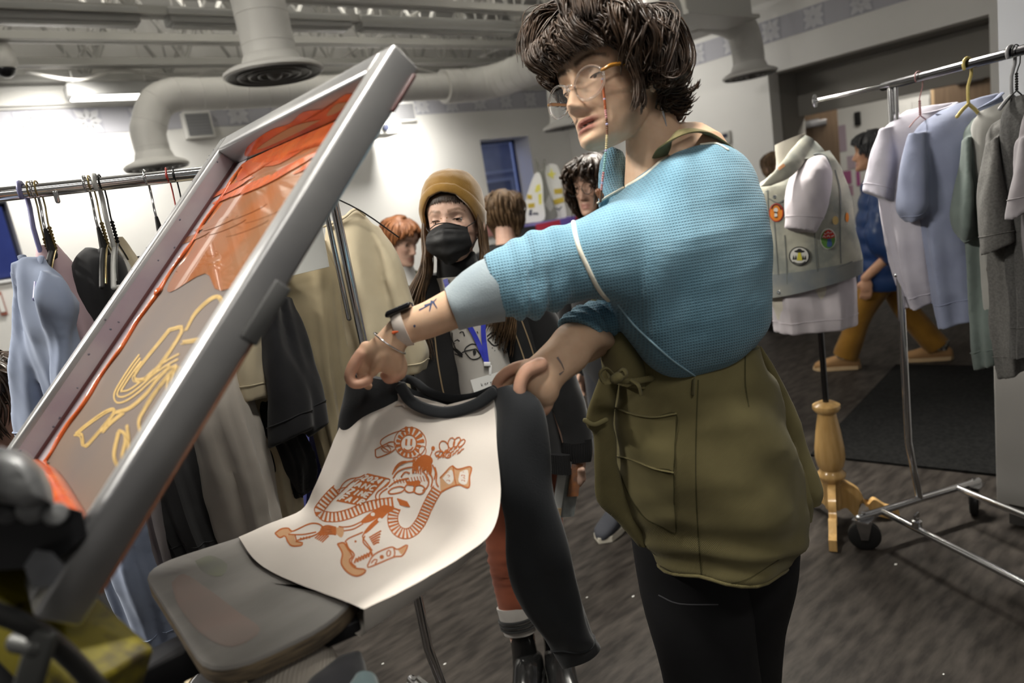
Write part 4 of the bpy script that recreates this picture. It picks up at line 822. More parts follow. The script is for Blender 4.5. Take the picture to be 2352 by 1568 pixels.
        if ears:
            ec = V3(sgn*.076, -.014, -.004); axx = np.array([nrm((sgn, -.45, 0)), nrm((sgn*.45, 1, 0)), (0, 0, 1)])
            mb.ball(ec, (.008, .016, .029), 16, ax=axx, col=tuple(skin*.97)); rim = [ec+axx[0]*.008+axx[1]*(.016*cos(a))+axx[2]*(.029*sin(a)) for a in np.linspace(-1.6, 3.6, 18)]; mb.tube(rim, .0042, 8, col=tuple(skin)); mb.ball(ec+V3(0, .006, -.026), (.006, .008, .009), 10, col=tuple(skin))
    return mb, ey
def rot(a, b, c):
    Rz = np.array([[cos(a), -sin(a), 0], [sin(a), cos(a), 0], [0, 0, 1]]); Rx = np.array([[1, 0, 0], [0, cos(b), -sin(b)], [0, sin(b), cos(b)]]); Ry = np.array([[cos(c), 0, sin(c)], [0, 1, 0], [-sin(c), 0, cos(c)]])
    return Rz@Rx@Ry
def xf(mb, R, t, s=1.): mb.v = [(v*s)@R.T+t for v in mb.v]; return mb
def px_tube(mb, pts, rpx, n=12, flat=1., sub=4, col=(1, 1, 1), up=None, rnd=True):
    """pts (x,y,d), radius in photo pixels at that distance"""
    r = np.full(len(pts), rpx, float) if np.ndim(rpx) == 0 else np.asarray(rpx, float)
    return mb.tube([P(*q) for q in pts], [a*q[2]/FOC for a, q in zip(r, pts)], n, flat=flat, sub=sub, col=col, up=up, rnd=rnd)
def px_loft(mb, rows, ex=2.0, n=40, sub=4, wr=None, caps=(True, True), col=(1, 1, 1), back=1.):
    G = rings_px(rows, n=n, sub=sub, ex=ex, back=back)
    if wr: G = wrinkle(G, *wr[:2], **(wr[2] if len(wr) > 2 else {}))
    mb.grid(G, closed=True, caps=caps, col=col); return mb
def skin_mat(n): return mat(n, (.5, .3, .2), rough=.5, attr='Col', col2=(.93, .90, .88), nscale=60, bump=.08, bscale=500, bdist=.0008, spec=.35, sub=.12)
m_eyew = mat('eye_white', (.62, .60, .58), rough=.2); m_iris = mat('iris_brown', (.06, .03, .015), rough=.15); m_pup = mat('pupil', (.006, .005, .005), rough=.1)
def planar_uv(mb, e1, e2, warp=0.):
    V = mb.verts(); a, b = V@np.asarray(e1), V@np.asarray(e2)
    mb.uv = [[(a[i], b[i]) for i in f] for f in mb.f]; return mb
def strand(mb, pts, r, n=6, flat=.45, sub=4, tip=.15, up=None):
    k = len(pts); rr = [r*(.55+.6*sin(pi*min(1, .25+.5*i/(k-1)))) if i < k-1 else r*tip for i in range(k)]
    return mb.tube(pts, rr, n, flat=flat, sub=sub, up=up)

# ================================================================== the printer in the blue sweater
SKN = (.66, .445, .305)
MR = rot(1.58, .091, .211); MT = V3(.928, .807, 1.606)
ML = lambda x, y, z: MR@V3(x, y, z)+MT
ZJ = lambda z, k: z if z > -.045 else -.045+(z+.045)*k
pm = thing('person', 'person in a blue waffle sweater and olive apron dress lifting the printed shirt', 'person', (1.02, .80, 0))
hb, eb = head(SKN, (.40, .17, .135), mouth_open=.55, lid=(-16, -32), brow=(.06, .035, .022), blush=.22, jaw=.96, short=.86, nose=1.1)
xf(hb, MR, MT); xf(eb, MR, MT)
body = MB(); body.merge(hb)
# neck, shoulders, torso, upper arms, forearms, hands, legs under the clothes: all one skin
px_loft(body, [(1432, 215, 1530, 190, 1.175, 1.175, .045), (1434, 275, 1545, 255, 1.175, 1.175, .048), (1438, 335, 1570, 298, 1.18, 1.175, .052), (1436, 400, 1650, 335, 1.19, 1.18, .07), (1430, 470, 1700, 420, 1.20, 1.19, .09)], col=SKN, n=36)
torso_pts = [P(1570, 400, 1.20), P(1570, 550, 1.215), P(1570, 700, 1.24), P(1580, 850, 1.26), P(1600, 1000, 1.28), P(1620, 1100, 1.29)]
body.tube(torso_pts, [.09, .105, .10, .10, .12, .12], 20, sub=3, col=SKN)
px_tube(body, [(1580, 470, 1.15), (1470, 540, 1.12), (1330, 600, 1.085), (1210, 645, 1.065)], [60, 56, 52, 50], 16, col=SKN)
px_tube(body, [(1560, 450, 1.27), (1480, 600, 1.27), (1400, 745, 1.24), (1340, 790, 1.18)], [60, 52, 48, 46], 16, col=SKN)
px_loft(body, [(1210, 580, 1240, 700, 1.065, 1.065, .036), (1120, 612, 1150, 722, 1.055, 1.055, .034), (1022, 666, 1057, 752, 1.05, 1.05, .030), (965, 697, 998, 774, 1.05, 1.05, .026), (922, 713, 950, 788, 1.05, 1.05, .023), (900, 732, 932, 800, 1.05, 1.05, .022), (868, 766, 926, 826, 1.05, 1.05, .021), (838, 792, 922, 852, 1.055, 1.055, .019), (818, 815, 904, 866, 1.06, 1.065, .013)], col=SKN, n=28)
TIP = (.65, .385, .275)
px_tube(body, [(830, 812, 1.052), (812, 838, 1.05), (803, 864, 1.05), (812, 880, 1.052), (830, 880, 1.055), (846, 873, 1.057)], [15, 14, 13, 12.5, 12, 11], 12, col=TIP)
px_tube(body, [(850, 822, 1.06), (838, 848, 1.075), (836, 872, 1.085), (846, 886, 1.085)], [14, 13, 12, 10], 12, col=SKN)
px_tube(body, [(905, 800, 1.045), (880, 818, 1.04), (868, 838, 1.045), (858, 855, 1.055)], [18, 15, 12, 10], 12, col=SKN)
px_tube(body, [(893, 812, 1.065), (908, 840, 1.06), (908, 862, 1.06), (894, 871, 1.07), (882, 862, 1.08)], [15, 14, 13, 11.5, 10], 12, col=TIP)
px_tube(body, [(905, 800, 1.07), (922, 832, 1.065), (923, 856, 1.068), (908, 870, 1.08)], [14, 13, 11.5, 10], 12, col=SKN)
px_tube(body, [(842, 800, 1.058), (838, 835, 1.062), (832, 862, 1.066)], [18, 17, 13], 12, col=SKN)
# right forearm and hand
px_loft(body, [(1335, 735, 1410, 800, 1.19, 1.19, .036), (1288, 748, 1372, 806, 1.14, 1.14, .034), (1258, 782, 1342, 845, 1.115, 1.115, .030), (1232, 808, 1306, 872, 1.095, 1.095, .025), (1214, 824, 1288, 892, 1.085, 1.085, .022), (1196, 838, 1282, 912, 1.08, 1.08, .020), (1186, 858, 1268, 930, 1.085, 1.08, .018), (1192, 885, 1250, 938, 1.09, 1.085, .012)], col=SKN, n=28)
px_tube(body, [(1240, 838, 1.062), (1210, 852, 1.052), (1195, 880, 1.048), (1194, 910, 1.050), (1198, 936, 1.054)], [19, 17, 15.5, 15, 11], 14, col=TIP)
px_tube(body, [(1212, 838, 1.09), (1180, 846, 1.092), (1155, 862, 1.096), (1140, 884, 1.10), (1150, 900, 1.10)], [15, 14, 13, 12, 10], 12, col=TIP)
px_tube(body, [(1205, 850, 1.095), (1176, 866, 1.105), (1160, 884, 1.11), (1166, 904, 1.11)], [14, 13, 12, 10], 12, col=SKN)
px_tube(body, [(1215, 880, 1.10), (1195, 905, 1.11), (1205, 925, 1.115)], [14, 13, 11], 12, col=SKN)
px_tube(body, [(1262, 900, 1.085), (1260, 926, 1.085), (1250, 944, 1.088), (1236, 946, 1.092), (1229, 936, 1.096)], [13, 12.5, 12, 11, 9.5], 12, col=TIP)
LG = []
for fx, fy, kx in ((1.0, .78, 1560), (1.17, .90, 1715)):
    a = P(kx, 1150, 1.37); k = np.array([(fx*.5+a[0]*.5), fy*.5+a[1]*.5, .46]); f = V3(fx, fy, .06); LG.append((a, k, f)); body.tube([a, (a+k)/2, k, (k+f)/2, f], [.075, .065, .052, .048, .036], 16, sub=3, col=SKN)
fb = fuse(body, .0026, 2); skm = build('skin_body', fb, skin_mat('skin_printer'), pm, smooth='all')
SKB = bvh_of(fb)
build('eye', eb, [m_eyew, m_iris, m_pup], pm)
mb = MB(); mb.ball(P(1197, 922, 1.0395), (9.5*1.04/FOC, .0022, 13*1.04/FOC), 12, ax=np.array([CX, FWD, CY])); build('silver_nail', mb, mat('nail_silver', (.70, .72, .78), rough=.15, metal=.8), pm)
mb = MB()
for p, w in (([(975, 702), (992, 695), (1003, 685)], 5), ([(992, 690), (986, 715)], 6), ([(994, 692), (1004, 708)], 5), ([(962, 712), (985, 700), (998, 690)], 3), ([(1005, 672), (1014, 668)], 4)): ink(mb, SKB, p, w, taper=True)
inkfill(mb, SKB, [(952, 745), (955, 748), (952, 752), (949, 748)])
build('tattoo', mb, mat('tattoo_blue', (.06, .075, .15), rough=.5), pm, smooth=False)
mb = MB()
for p in ([(1280, 820), (1290, 835), (1296, 850)], [(1285, 860), (1295, 852)]): ink(mb, SKB, p, 5, taper=True)
build('tattoo', mb, mat('tattoo_faded', (.20, .16, .15), rough=.5), pm, smooth=False)
# ---- sweater
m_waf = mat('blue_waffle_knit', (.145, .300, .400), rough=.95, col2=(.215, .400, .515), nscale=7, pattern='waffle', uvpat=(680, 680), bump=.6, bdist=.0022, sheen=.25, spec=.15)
m_cuff = mat('cuff_grey_blue', (.36, .42, .45), rough=.95, col2=(.27, .33, .37), nscale=9, bump=.3, bscale=420, sheen=.2)
m_seam = mat('cream_seam', (.80, .77, .66), rough=.9, bump=.3, bscale=300)
def bun(u, v): return .0075*np.sin(2*pi*v*15+1.3*np.sin(2*pi*u))*np.exp(-((v-.78)/.10)**2)*(.4+.6*np.sin(pi*u)**2)+.004*np.sin(9*v*pi+6*pi*u)*np.exp(-((v-.4)/.3)**2)
sw = MB()
G = rings_px([(1742, 440, 1757, 690, 1.20, 1.21, .03), (1700, 362, 1742, 782, 1.17, 1.20, .085), (1632, 327, 1662, 852, 1.15, 1.20, .115), (1558, 336, 1560, 868, 1.14, 1.20, .125), (1503, 374, 1482, 832, 1.13, 1.18, .12), (1448, 428, 1432, 750, 1.12, 1.15, .105), (1396, 458, 1405, 697, 1.11, 1.12, .09), (1328, 500, 1332, 692, 1.095, 1.10, .075), (1255, 526, 1266, 718, 1.08, 1.08, .064), (1193, 550, 1208, 744, 1.07, 1.07, .060), (1140, 577, 1166, 738, 1.06, 1.06, .054), (1112, 592, 1146, 732, 1.058, 1.058, .048)], n=64, sub=7, ex=2.3)
G = wrinkle(wrinkle(G, .007, 5, stretch=(.6, .6, 1.3), seed=2.2, folds=bun), .006, 4.5, stretch=(.6, .6, 1.4), seed=6.6, sharp=True); sw.grid(G, closed=True, caps=(True, True))
G = rings_px([(1400, 410, 1700, 380, 1.27, 1.26, .07), (1382, 470, 1740, 470, 1.27, 1.26, .10), (1400, 600, 1752, 620, 1.265, 1.255, .12), (1412, 690, 1756, 715, 1.265, 1.25, .125), (1432, 755, 1748, 770, 1.265, 1.25, .12), (1475, 815, 1718, 815, 1.265, 1.25, .11), (1535, 850, 1668, 852, 1.26, 1.25, .10), (1580, 866, 1622, 868, 1.25, 1.25, .07)], n=48, sub=5)
G = wrinkle(G, .008, 6, seed=9.); sw.grid(G, closed=True, caps=(True, True))
px_loft(sw, [(1402, 336, 1430, 346, 1.24, 1.23, .02), (1382, 378, 1444, 400, 1.245, 1.225, .035), (1374, 430, 1450, 445, 1.24, 1.22, .045), (1372, 475, 1470, 480, 1.22, 1.20, .05)], wr=(.004, 20))
px_loft(sw, [(1430, 640, 1480, 760, 1.24, 1.24, .05), (1385, 680, 1440, 775, 1.22, 1.22, .05), (1340, 700, 1395, 780, 1.19, 1.19, .048), (1300, 722, 1378, 776, 1.165, 1.165, .045), (1283, 742, 1374, 780, 1.15, 1.15, .041)], wr=(.003, 14, dict(folds=lambda u, v: .004*np.sin(2*pi*v*6))))
fs = fuse(sw, .0034, 2); e1 = nrm(P(1300, 600, 1.1)-P(1600, 545, 1.1)); e2 = nrm(np.cross(e1, nrm(FWD))); planar_uv(fs, e1, e2); sweater = build('sweater', fs, m_waf, pm, smooth='all'); SWB = bvh_of(fs)
mb = MB(); px_loft(mb, [(1140, 578, 1160, 738, 1.058, 1.058, .050), (1108, 594, 1138, 742, 1.055, 1.055, .050), (1062, 625, 1098, 750, 1.052, 1.052, .046), (1024, 660, 1060, 758, 1.05, 1.05, .0405), (1021, 664, 1058, 757, 1.05, 1.05, .037)], wr=(.0025, 16), n=40); build('rolled_cuff', mb, m_cuff, sweater)
def seam(pts, r, nm='flatlock_seam', m=m_seam, bv=None):
    q = catmull(np.array(pts, float), 8); w = [on_surf(bv or SWB, x, y, .0012) for x, y in q]; w = [a for a in w if a is not None]
    mb = MB(); mb.tube(w, r, 8, flat=.7); build(nm, mb, m, sweater)
seam([(1548, 342), (1530, 362), (1515, 372), (1480, 402), (1430, 432), (1385, 458), (1345, 488), (1322, 502)], .0034)
seam([(1316, 504), (1322, 540), (1332, 575), (1348, 610), (1362, 640), (1378, 668), (1398, 690)], .0034)
seam([(1420, 700), (1455, 745), (1500, 788), (1548, 830), (1600, 866)], .0020, m=mat('seam_blue', (.36, .55, .66), rough=.9))
seam([(1610, 332), (1645, 330), (1672, 344)], .003)
# ---- apron dress, trousers
m_olive = mat('olive_canvas', (.142, .122, .055), rough=.85, col2=(.20, .172, .078), nscale=8, pattern='twill', uvpat=(2200, 2200), bump=.25, bdist=.0008, sheen=.1, spec=.2)
m_olive_d = mat('olive_stitch', (.065, .058, .022), rough=.9); m_blk = mat('black_trouser', (.006, .006, .007), rough=.85, col2=(.010, .010, .012), nscale=8)
def skfold(u, v): return .006*np.sin(2*pi*u*5+3*v)*np.clip(v*1.3-.1, 0, 1)+.004*np.sin(2*pi*v*7+4*u)*np.exp(-((v-.78)/.12)**2)+.005*np.sin(2*pi*(v*3-u*4))*np.exp(-((v-.35)/.2)**2)
mb = MB(); G = rings_px([(1402, 780, 1738, 792, 1.25, 1.25, .105), (1396, 850, 1752, 832, 1.265, 1.26, .12), (1394, 900, 1775, 880, 1.27, 1.27, .135), (1392, 960, 1798, 950, 1.28, 1.28, .15), (1394, 1030, 1818, 1030, 1.29, 1.29, .155), (1402, 1100, 1834, 1110, 1.30, 1.30, .155), (1424, 1160, 1840, 1180, 1.31, 1.31, .15), (1455, 1215, 1832, 1235, 1.315, 1.32, .145), (1490, 1262, 1800, 1270, 1.325, 1.325, .14), (1506, 1285, 1788, 1282, 1.33, 1.33, .138)], n=64, sub=5, ex=2.15)
G = wrinkle(wrinkle(G, .004, 6, seed=4.4, folds=skfold), .0045, 7, stretch=(.7, .7, 1.2), seed=1.4, sharp=True); mb.grid(G, closed=True, caps=(True, True)); skirt = build('apron_dress', mb, m_olive, pm); SKR = bvh_of(mb)
hemr = G[-1]; h2 = MB(); h2.tube(np.concatenate([hemr, hemr[:1]])[::2], .0042, 8); build('hem', h2, m_olive, skirt)
def sline(pts, w=3.2, m=m_olive_d, nm='stitching'):
    mb = MB(); ink(mb, SKR, pts, w); build(nm, mb, m, skirt, smooth=False)
sline([(1604, 872), (1600, 960), (1598, 1080), (1602, 1200), (1612, 1335)]); sline([(1712, 812), (1712, 880), (1720, 935)]); sline([(1502, 1292), (1600, 1338), (1700, 1336), (1790, 1285)], 2)
pk = MB()
def pocket(pts, nm, lip):
    mb = MB(); inkfill(mb, SKR, pts, off=.0035, cell=14, smooth=False); o = build(nm, mb, m_olive, skirt)
    e = MB(); q = [on_surf(SKR, x, y, .0045) for x, y in catmull(np.array(lip, float), 6)]; e.tube([a for a in q if a is not None], .0025, 8, flat=.6); build('pocket_edge', e, m_olive, o)
    e = MB(); ink(e, SKR, pts+[pts[0]], 2.6, off=.0042); build('stitching', e, m_olive_d, o, smooth=False)
pocket([(1398, 930), (1450, 950), (1500, 958), (1553, 950), (1550, 1020), (1546, 1085), (1500, 1075), (1450, 1055), (1410, 1040)], 'pocket', [(1398, 930), (1450, 950), (1500, 958), (1553, 950)])
pocket([(1408, 1044), (1450, 1055), (1500, 1075), (1546, 1085), (1548, 1150), (1552, 1225), (1520, 1210), (1482, 1190), (1446, 1140)], 'pocket', [(1408, 1044), (1450, 1055), (1500, 1075), (1546, 1085)])
mb = MB(); mb.tube([on_surf(SKR, 1593, 872, .004), on_surf(SKR, 1592, 888, .006), on_surf(SKR, 1591, 906, .004)], .007, 8, flat=.3, up=CX); build('belt_loop', mb, m_olive, skirt)
mb = MB(); px_loft(mb, [(1356, 672, 1425, 672, 1.225, 1.225, .03), (1364, 735, 1445, 745, 1.225, 1.225, .05), (1374, 800, 1480, 815, 1.235, 1.235, .075), (1384, 860, 1500, 875, 1.25, 1.25, .09)], wr=(.004, 9)); build('bib', mb, m_olive, skirt); BBV = bvh_of(mb)
mb = MB(); ink(mb, BBV, [(1372, 752), (1400, 756), (1432, 764)], 3); ink(mb, BBV, [(1378, 765), (1385, 830)], 2); build('stitching', mb, m_olive_d, skirt, smooth=False)
mb = MB(); G = rings_px([(1384, 845, 1425, 850, 1.21, 1.22, .008), (1348, 962, 1408, 960, 1.19, 1.22, .010), (1362, 1000, 1415, 1005, 1.21, 1.22, .011), (1364, 1075, 1420, 1075, 1.22, 1.235, .012), (1372, 1150, 1445, 1155, 1.235, 1.25, .012), (1425, 1205, 1470, 1205, 1.255, 1.265, .011), (1468, 1254, 1484, 1256, 1.27, 1.275, .006)], n=32, sub=5); G = wrinkle(G, .003, 12, seed=7.); mb.grid(G, closed=True, caps=(True, True)); build('front_flap', mb, m_olive, skirt)
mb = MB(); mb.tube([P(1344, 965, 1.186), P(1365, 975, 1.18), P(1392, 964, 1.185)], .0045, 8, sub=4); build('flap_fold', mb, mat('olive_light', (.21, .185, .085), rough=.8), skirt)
mb = MB(); G = rings_px([(1736, 792, 1746, 796, 1.26, 1.265, .006), (1766, 870, 1788, 866, 1.28, 1.29, .010), (1800, 970, 1828, 952, 1.30, 1.315, .012), (1828, 1080, 1862, 1050, 1.32, 1.335, .012), (1848, 1145, 1888, 1120, 1.335, 1.345, .012), (1855, 1168, 1882, 1158, 1.34, 1.345, .008)], n=32, sub=5); G = wrinkle(G, .003, 12, seed=6.); mb.grid(G, closed=True, caps=(True, True)); build('back_flap', mb, m_olive, skirt)
mb = MB(); px_loft(mb, [(1790, 1020, 1826, 1010, 1.32, 1.33, .02), (1806, 1100, 1850, 1090, 1.33, 1.345, .02), (1812, 1160, 1866, 1150, 1.335, 1.35, .02), (1815, 1215, 1862, 1195, 1.345, 1.355, .014)], wr=(.004, 14)); build('back_flap', mb, m_olive, skirt)
mb = MB()   # bow at the waist
px_tube(mb, [(1500, 868, 1.16), (1450, 876, 1.14), (1412, 872, 1.12)], 7, 8, flat=.4, up=FWD); px_tube(mb, [(1412, 866, 1.115), (1392, 846, 1.105), (1378, 858, 1.105), (1388, 876, 1.11), (1412, 872, 1.115)], 9, 8, flat=.45); px_tube(mb, [(1412, 868, 1.113), (1430, 848, 1.105), (1438, 862, 1.105), (1418, 876, 1.113)], 9, 8, flat=.45); px_tube(mb, [(1414, 870, 1.108)]+[(1420, 866, 1.106)], 13, 10); px_tube(mb, [(1450, 872, 1.125), (1466, 884, 1.12), (1472, 906, 1.125)], 8, 8, flat=.4)
build('tie_bow', mb, m_olive, skirt)
mb = MB(); mb.tube([P(1503, 388, 1.17), P(1520, 350, 1.115), P(1538, 324, 1.092), P(1565, 304, 1.085), P(1603, 300, 1.10), P(1640, 314, 1.13), P(1690, 350, 1.17)], .0125, 10, flat=.25, up=nrm(CY*.9-FWD*.5), sub=5); build('shoulder_strap', mb, m_olive, skirt)
for (a, k, f), nm in zip(LG, ('a', 'b')):
    mb = MB(); mb.tube([a+V3(0, 0, .05), (a+k)/2, k, (k+f)/2, f+V3(0, 0, .02)], [.105, .112, .100, .100, .105], 28, sub=4, rnd=False); build('trouser_leg', mb, m_blk, pm)
    mb = MB(); mb.tube([f+V3(.06, -.02, -.015), f+V3(-.03, .0, -.012), f+V3(-.15, .03, -.018)], [.038, .044, .036], 14, sub=4, flat=1.); mb.v = [np.maximum(v, V3(-9, -9, .002)) for v in mb.v]; build('shoe', mb, m_blk, pm)
mb = MB(); tb_ = MB(); a, k, f = LG[0]; tb_.tube([a+V3(0, 0, .05), (a+k)/2, k, (k+f)/2, f], [.105, .112, .100, .100, .105], 28, sub=4, rnd=False); ink(mb, bvh_of(tb_), [(1512, 1366), (1560, 1386), (1650, 1388)], 3); build('pocket_seam', mb, mat('grey_thread', (.10, .10, .11), rough=.8), pm, smooth=False)
# ---- watch, rings of wire, earring, cord, glasses
mb = MB(); ringw = lambda x0, y0, x1, y1, d, t, r, n=24: [((P(x0, y0, d)+P(x1, y1, d))/2)+(P(x1, y1, d)-P(x0, y0, d))/2*cos(a)-nrm(FWD)*t*sin(a) for a in np.linspace(0, 2*pi, n, endpoint=False)]
mb.tube(ringw(908, 713, 937, 792, 1.05, .0265, 0), .0095, 10, flat=.22, up=None, closed=True); w = build('watch_strap', mb, mat('strap_white', (.62, .55, .50), rough=.5), pm)
mb = MB(); mb.box(P(917, 712, 1.04), (.042, .036, .010), [nrm(P(945, 700, 1.04)-P(890, 724, 1.04)), nrm(FWD), nrm(CY)], bev=.004); build('watch_case', mb, mat('watch_black', (.012, .012, .014), rough=.12), pm)
mb = MB(); mb.tube([on_surf(SKB, x, y, .0035) for x, y in ((903, 764), (914, 761), (926, 758))], .0022, 8); build('strap_loop', mb, mat('loop_orange', (.70, .13, .04), rough=.5), pm)
mb = MB(); mb.tube(ringw(860, 764, 930, 812, 1.05, .027, 0), .0013, 8, closed=True); build('wire_bangle', mb, chrome('silver'), pm)
er = ML(-.080, -.008, -.040); mb = MB(); mb.tube([P(1509, 203, 1.135), P(1519, 245, 1.13), P(1531, 292, 1.13)], [.0022, .0034, .0010], 10, sub=4); build('bar_earring', mb, MATS['silver'], pm)
mb = MB(); mb.tube([P(1574, 268, 1.20), P(1562, 290, 1.165), P(1542, 318, 1.125), P(1515, 350, 1.115)], .0018, 8, sub=5); build('neck_cord', mb, mat('cord_brown', (.13, .05, .025), rough=.7), pm)
m_clear = mat('clear_acetate', (.95, .92, .90), rough=.05, trans=.92, spec=.7); m_amber = mat('amber_temple', (.50, .22, .03), rough=.2, trans=.25)
mb = MB()
for s in (-1, 1):
    c = V3(s*.035, .094, -.012); mb.tube([ML(*(c+V3(.0275*cos(a)*(1.05), -.006*abs(cos(a))*(1 if s*cos(a) > 0 else 0), .0245*sin(a)))) for a in np.linspace(0, 2*pi, 32, endpoint=False)], .0021, 10, closed=True)
mb.tube([ML(-.009, .098, -.006), ML(0, .103, -.002), ML(.009, .098, -.006)], .0022, 8, sub=4); gl = build('glasses_rim', mb, m_clear, pm)
mb = MB()
for s in (-1, 1):
    c = V3(s*.035, .0935, -.012); mb.add([ML(*(c+V3(.0265*cos(a), -.003, .0235*sin(a)))) for a in np.linspace(0, 2*pi, 24, endpoint=False)], [list(range(24))])
build('lens', mb, mat('lens_glass', (1, 1, 1), rough=.0, alpha=.035, spec=.6), gl, smooth=False)
for s in (-1, 1):
    mb = MB(); mb.tube([ML(s*.063, .088, -.004), ML(s*.072, .07, .002), ML(s*.079, .02, .006), ML(s*.080, -.015, .002)], [.0028, .003, .0024, .002], 10, sub=4); build('temple', mb, m_amber, gl)
ch = catmull(np.array([(1384, 182, 1.075), (1387, 215, 1.072), (1390, 245, 1.07), (1394, 290, 1.068), (1393, 330, 1.07), (1388, 380, 1.075), (1382, 430, 1.085), (1379, 462, 1.10)], float), 9)
cols = [mat('bead_'+n, c, rough=.35) for n, c in (('lilac', (.45, .42, .62)), ('rust', (.42, .10, .03)), ('sand', (.55, .45, .25)), ('teal', (.25, .45, .42)), ('pink', (.55, .25, .25)), ('brown', (.14, .06, .03)))]
mb = MB()
for i, q in enumerate(ch): mb.ball(P(*q), .0022, 8, mi=(0 if i % 13 == 0 else 1 if i < 20 else 2+(i//8) % 4))
build('glasses_chain', mb, cols, gl)
mb = MB(); px_tube(mb, [(1374, 440, 1.10), (1380, 450, 1.10)], 8, 10); build('chain_toggle', mb, cols[5], gl)
# ---- hair
def hair_mats(n, c, c2): return mat(n, c, rough=.42, col2=c2, nscale=35, ncon=(.3, .7), bump=.25, bscale=240, bdist=.002, spec=.45)
m_hair = hair_mats('hair_dark_brown', (.016, .009, .0055), (.062, .034, .018))
def scalp(R, t, s, hz, thick=.012, n=40, back=-.06, col=None):
    """cap above the hair line: hz(phi) gives its lower edge"""
    mb = MB(); G = []
    for k in np.linspace(0, 1, 16):
        ring = []
        for phi in np.linspace(0, 2*pi, n, endpoint=False):
            z = hz(phi)+(.128-hz(phi))*k; zc = min(z, .120); w, f, b = _sm(zc, 1)+thick, _sm(zc, 2)+thick, _sm(zc, 3)-thick; yc = -.012; q = 1 if z < .12 else .5
            ring.append(R@(V3(w*sin(phi), yc+((f-yc) if cos(phi) > 0 else (yc-b))*cos(phi), z+thick*.6*k)*s)+t)
        G.append(ring)
    mb.grid(np.array(G), closed=True, caps=(False, True)); return mb
def hz_main(p): p = abs((p+pi) % (2*pi)-pi); return np.interp(p, [0, .6, 1.0, 1.4, 1.9, pi], [.066, .058, .035, -.005, -.04, -.060])
hm = scalp(MR, MT, 1., hz_main, .014); RH = random.Random(11)
def scalp_pt(phi, z, off):
    zc = min(max(z, -.1), .119); w, f, b = _sm(zc, 1)+off, _sm(zc, 2)+off, _sm(zc, 3)-off; yc = -.012
    zz = z if z < .119 else z+off*.8
    return V3(w*sin(phi), yc+((f-yc) if cos(phi) > 0 else (yc-b))*cos(phi), zz+off*.35)
def locks(mb, R, t, s, n, zend, rnd, r=.006, vol=.022, wave=.006, curl=.02, zstart=(.02, .118), sweep=0., phis=(-pi, pi), jit=.018):
    for i in range(n):
        phi = phis[0]+(phis[1]-phis[0])*rnd.random(); ap = abs((phi+pi) % (2*pi)-pi); ze = zend(phi)+jit*(rnd.random()-.5)*2
        zs = zstart[0]+(zstart[1]-zstart[0])*rnd.random()**.6; zs = max(zs, ze+.05); zs = min(zs, .118); pts = []; ph0 = rnd.random()*6; am = wave*(.5+rnd.random()); v = vol*(.55+.75*rnd.random()); dphi = sweep*(rnd.random()-.3)
        for k in range(7):
            q = k/6; z = zs+(ze-zs)*q; o = .010+v*sin(pi*min(q*.62+.12, 1)); ph = phi+dphi*q+am*10*sin(ph0+q*5)*.5
            p = scalp_pt(ph, z, o+am*sin(ph0*1.7+q*7))
            if k >= 5: p = p+nrm(V3(p[0], p[1]+.01, 0))*curl*(k-4)/2*(rnd.random()*.9+.1)
            pts.append(R@(p*s)+t)
        strand(mb, pts, r*(.6+.8*rnd.random())*s, n=6, flat=.5)
def clump(mb, R, t, s, root, mids, n, rnd, r=.0020, spread=.010, tip=.35, wave=.004):
    """a lock: n fine strands fanned round one guide line that draw together at the tip"""
    G = catmull(np.array([root]+mids, float), 3); m = len(G)
    for k in range(n):
        o = V3(rnd.gauss(0, 1), rnd.gauss(0, 1), rnd.gauss(0, 1))*spread; ph = rnd.random()*6; L = 1-.18*rnd.random(); q = G[:max(4, int(m*L))]; pts = []
        for i, g in enumerate(q):
            u = i/(m-1); pts.append(R@((g+o*(1-(1-tip)*u**1.2)*(.35+.65*min(1, u*3))+wave*V3(sin(ph+u*7), cos(ph*1.3+u*6), .5*sin(ph+u*8))*u)*s)+t)
        strand(mb, pts, r*(.6+.8*rnd.random()), n=4, flat=.6, sub=1, tip=.25)
RH = random.Random(11)
def hair_end(p):   # lower edge of the shag round the head: + is the far side
    return np.interp(p, [-pi, -2.3, -1.75, -1.35, -1.0, -.6, 0, .5, 1.0, 1.5, 2.2, pi], [-.062, -.058, -.042, -.026, -.010, .026, .034, .036, .030, .010, -.04, -.062])
for i in range(150):
    p = -pi+2*pi*(i+RH.random())/150; ze = hair_end(p)+.016*(RH.random()-.6); zs = .045+.078*RH.random()**.5; ap = abs(p); lift = (.006+.012*RH.random() if -.9 < p < 1.7 else .014+.026*RH.random()); tw = (.35*(RH.random()-.35) if ap > 1. else -.25-.25*RH.random())
    mids = []
    for k in range(1, 5):
        q = k/4; z = zs+(ze-zs)*q; o = .012+lift*sin(pi*min(q*.72+.10, 1)); mids.append(scalp_pt(p+tw*q+.10*sin(i*2.3+q*4.5), z, o+.006*sin(i+q*6)))
    if ap > 1.3:
        e = mids[-1]; out = nrm(V3(e[0], e[1]+.01, 0)); mids.append(e+out*(.010+.022*RH.random())+V3(0, 0, -.012+.016*RH.random())+.012*V3(RH.random()-.5, RH.random()-.5, 0))
    clump(hm, MR, MT, 1., scalp_pt(p, zs, .010), mids, 19, RH, r=.0015, spread=.0080, wave=.005)
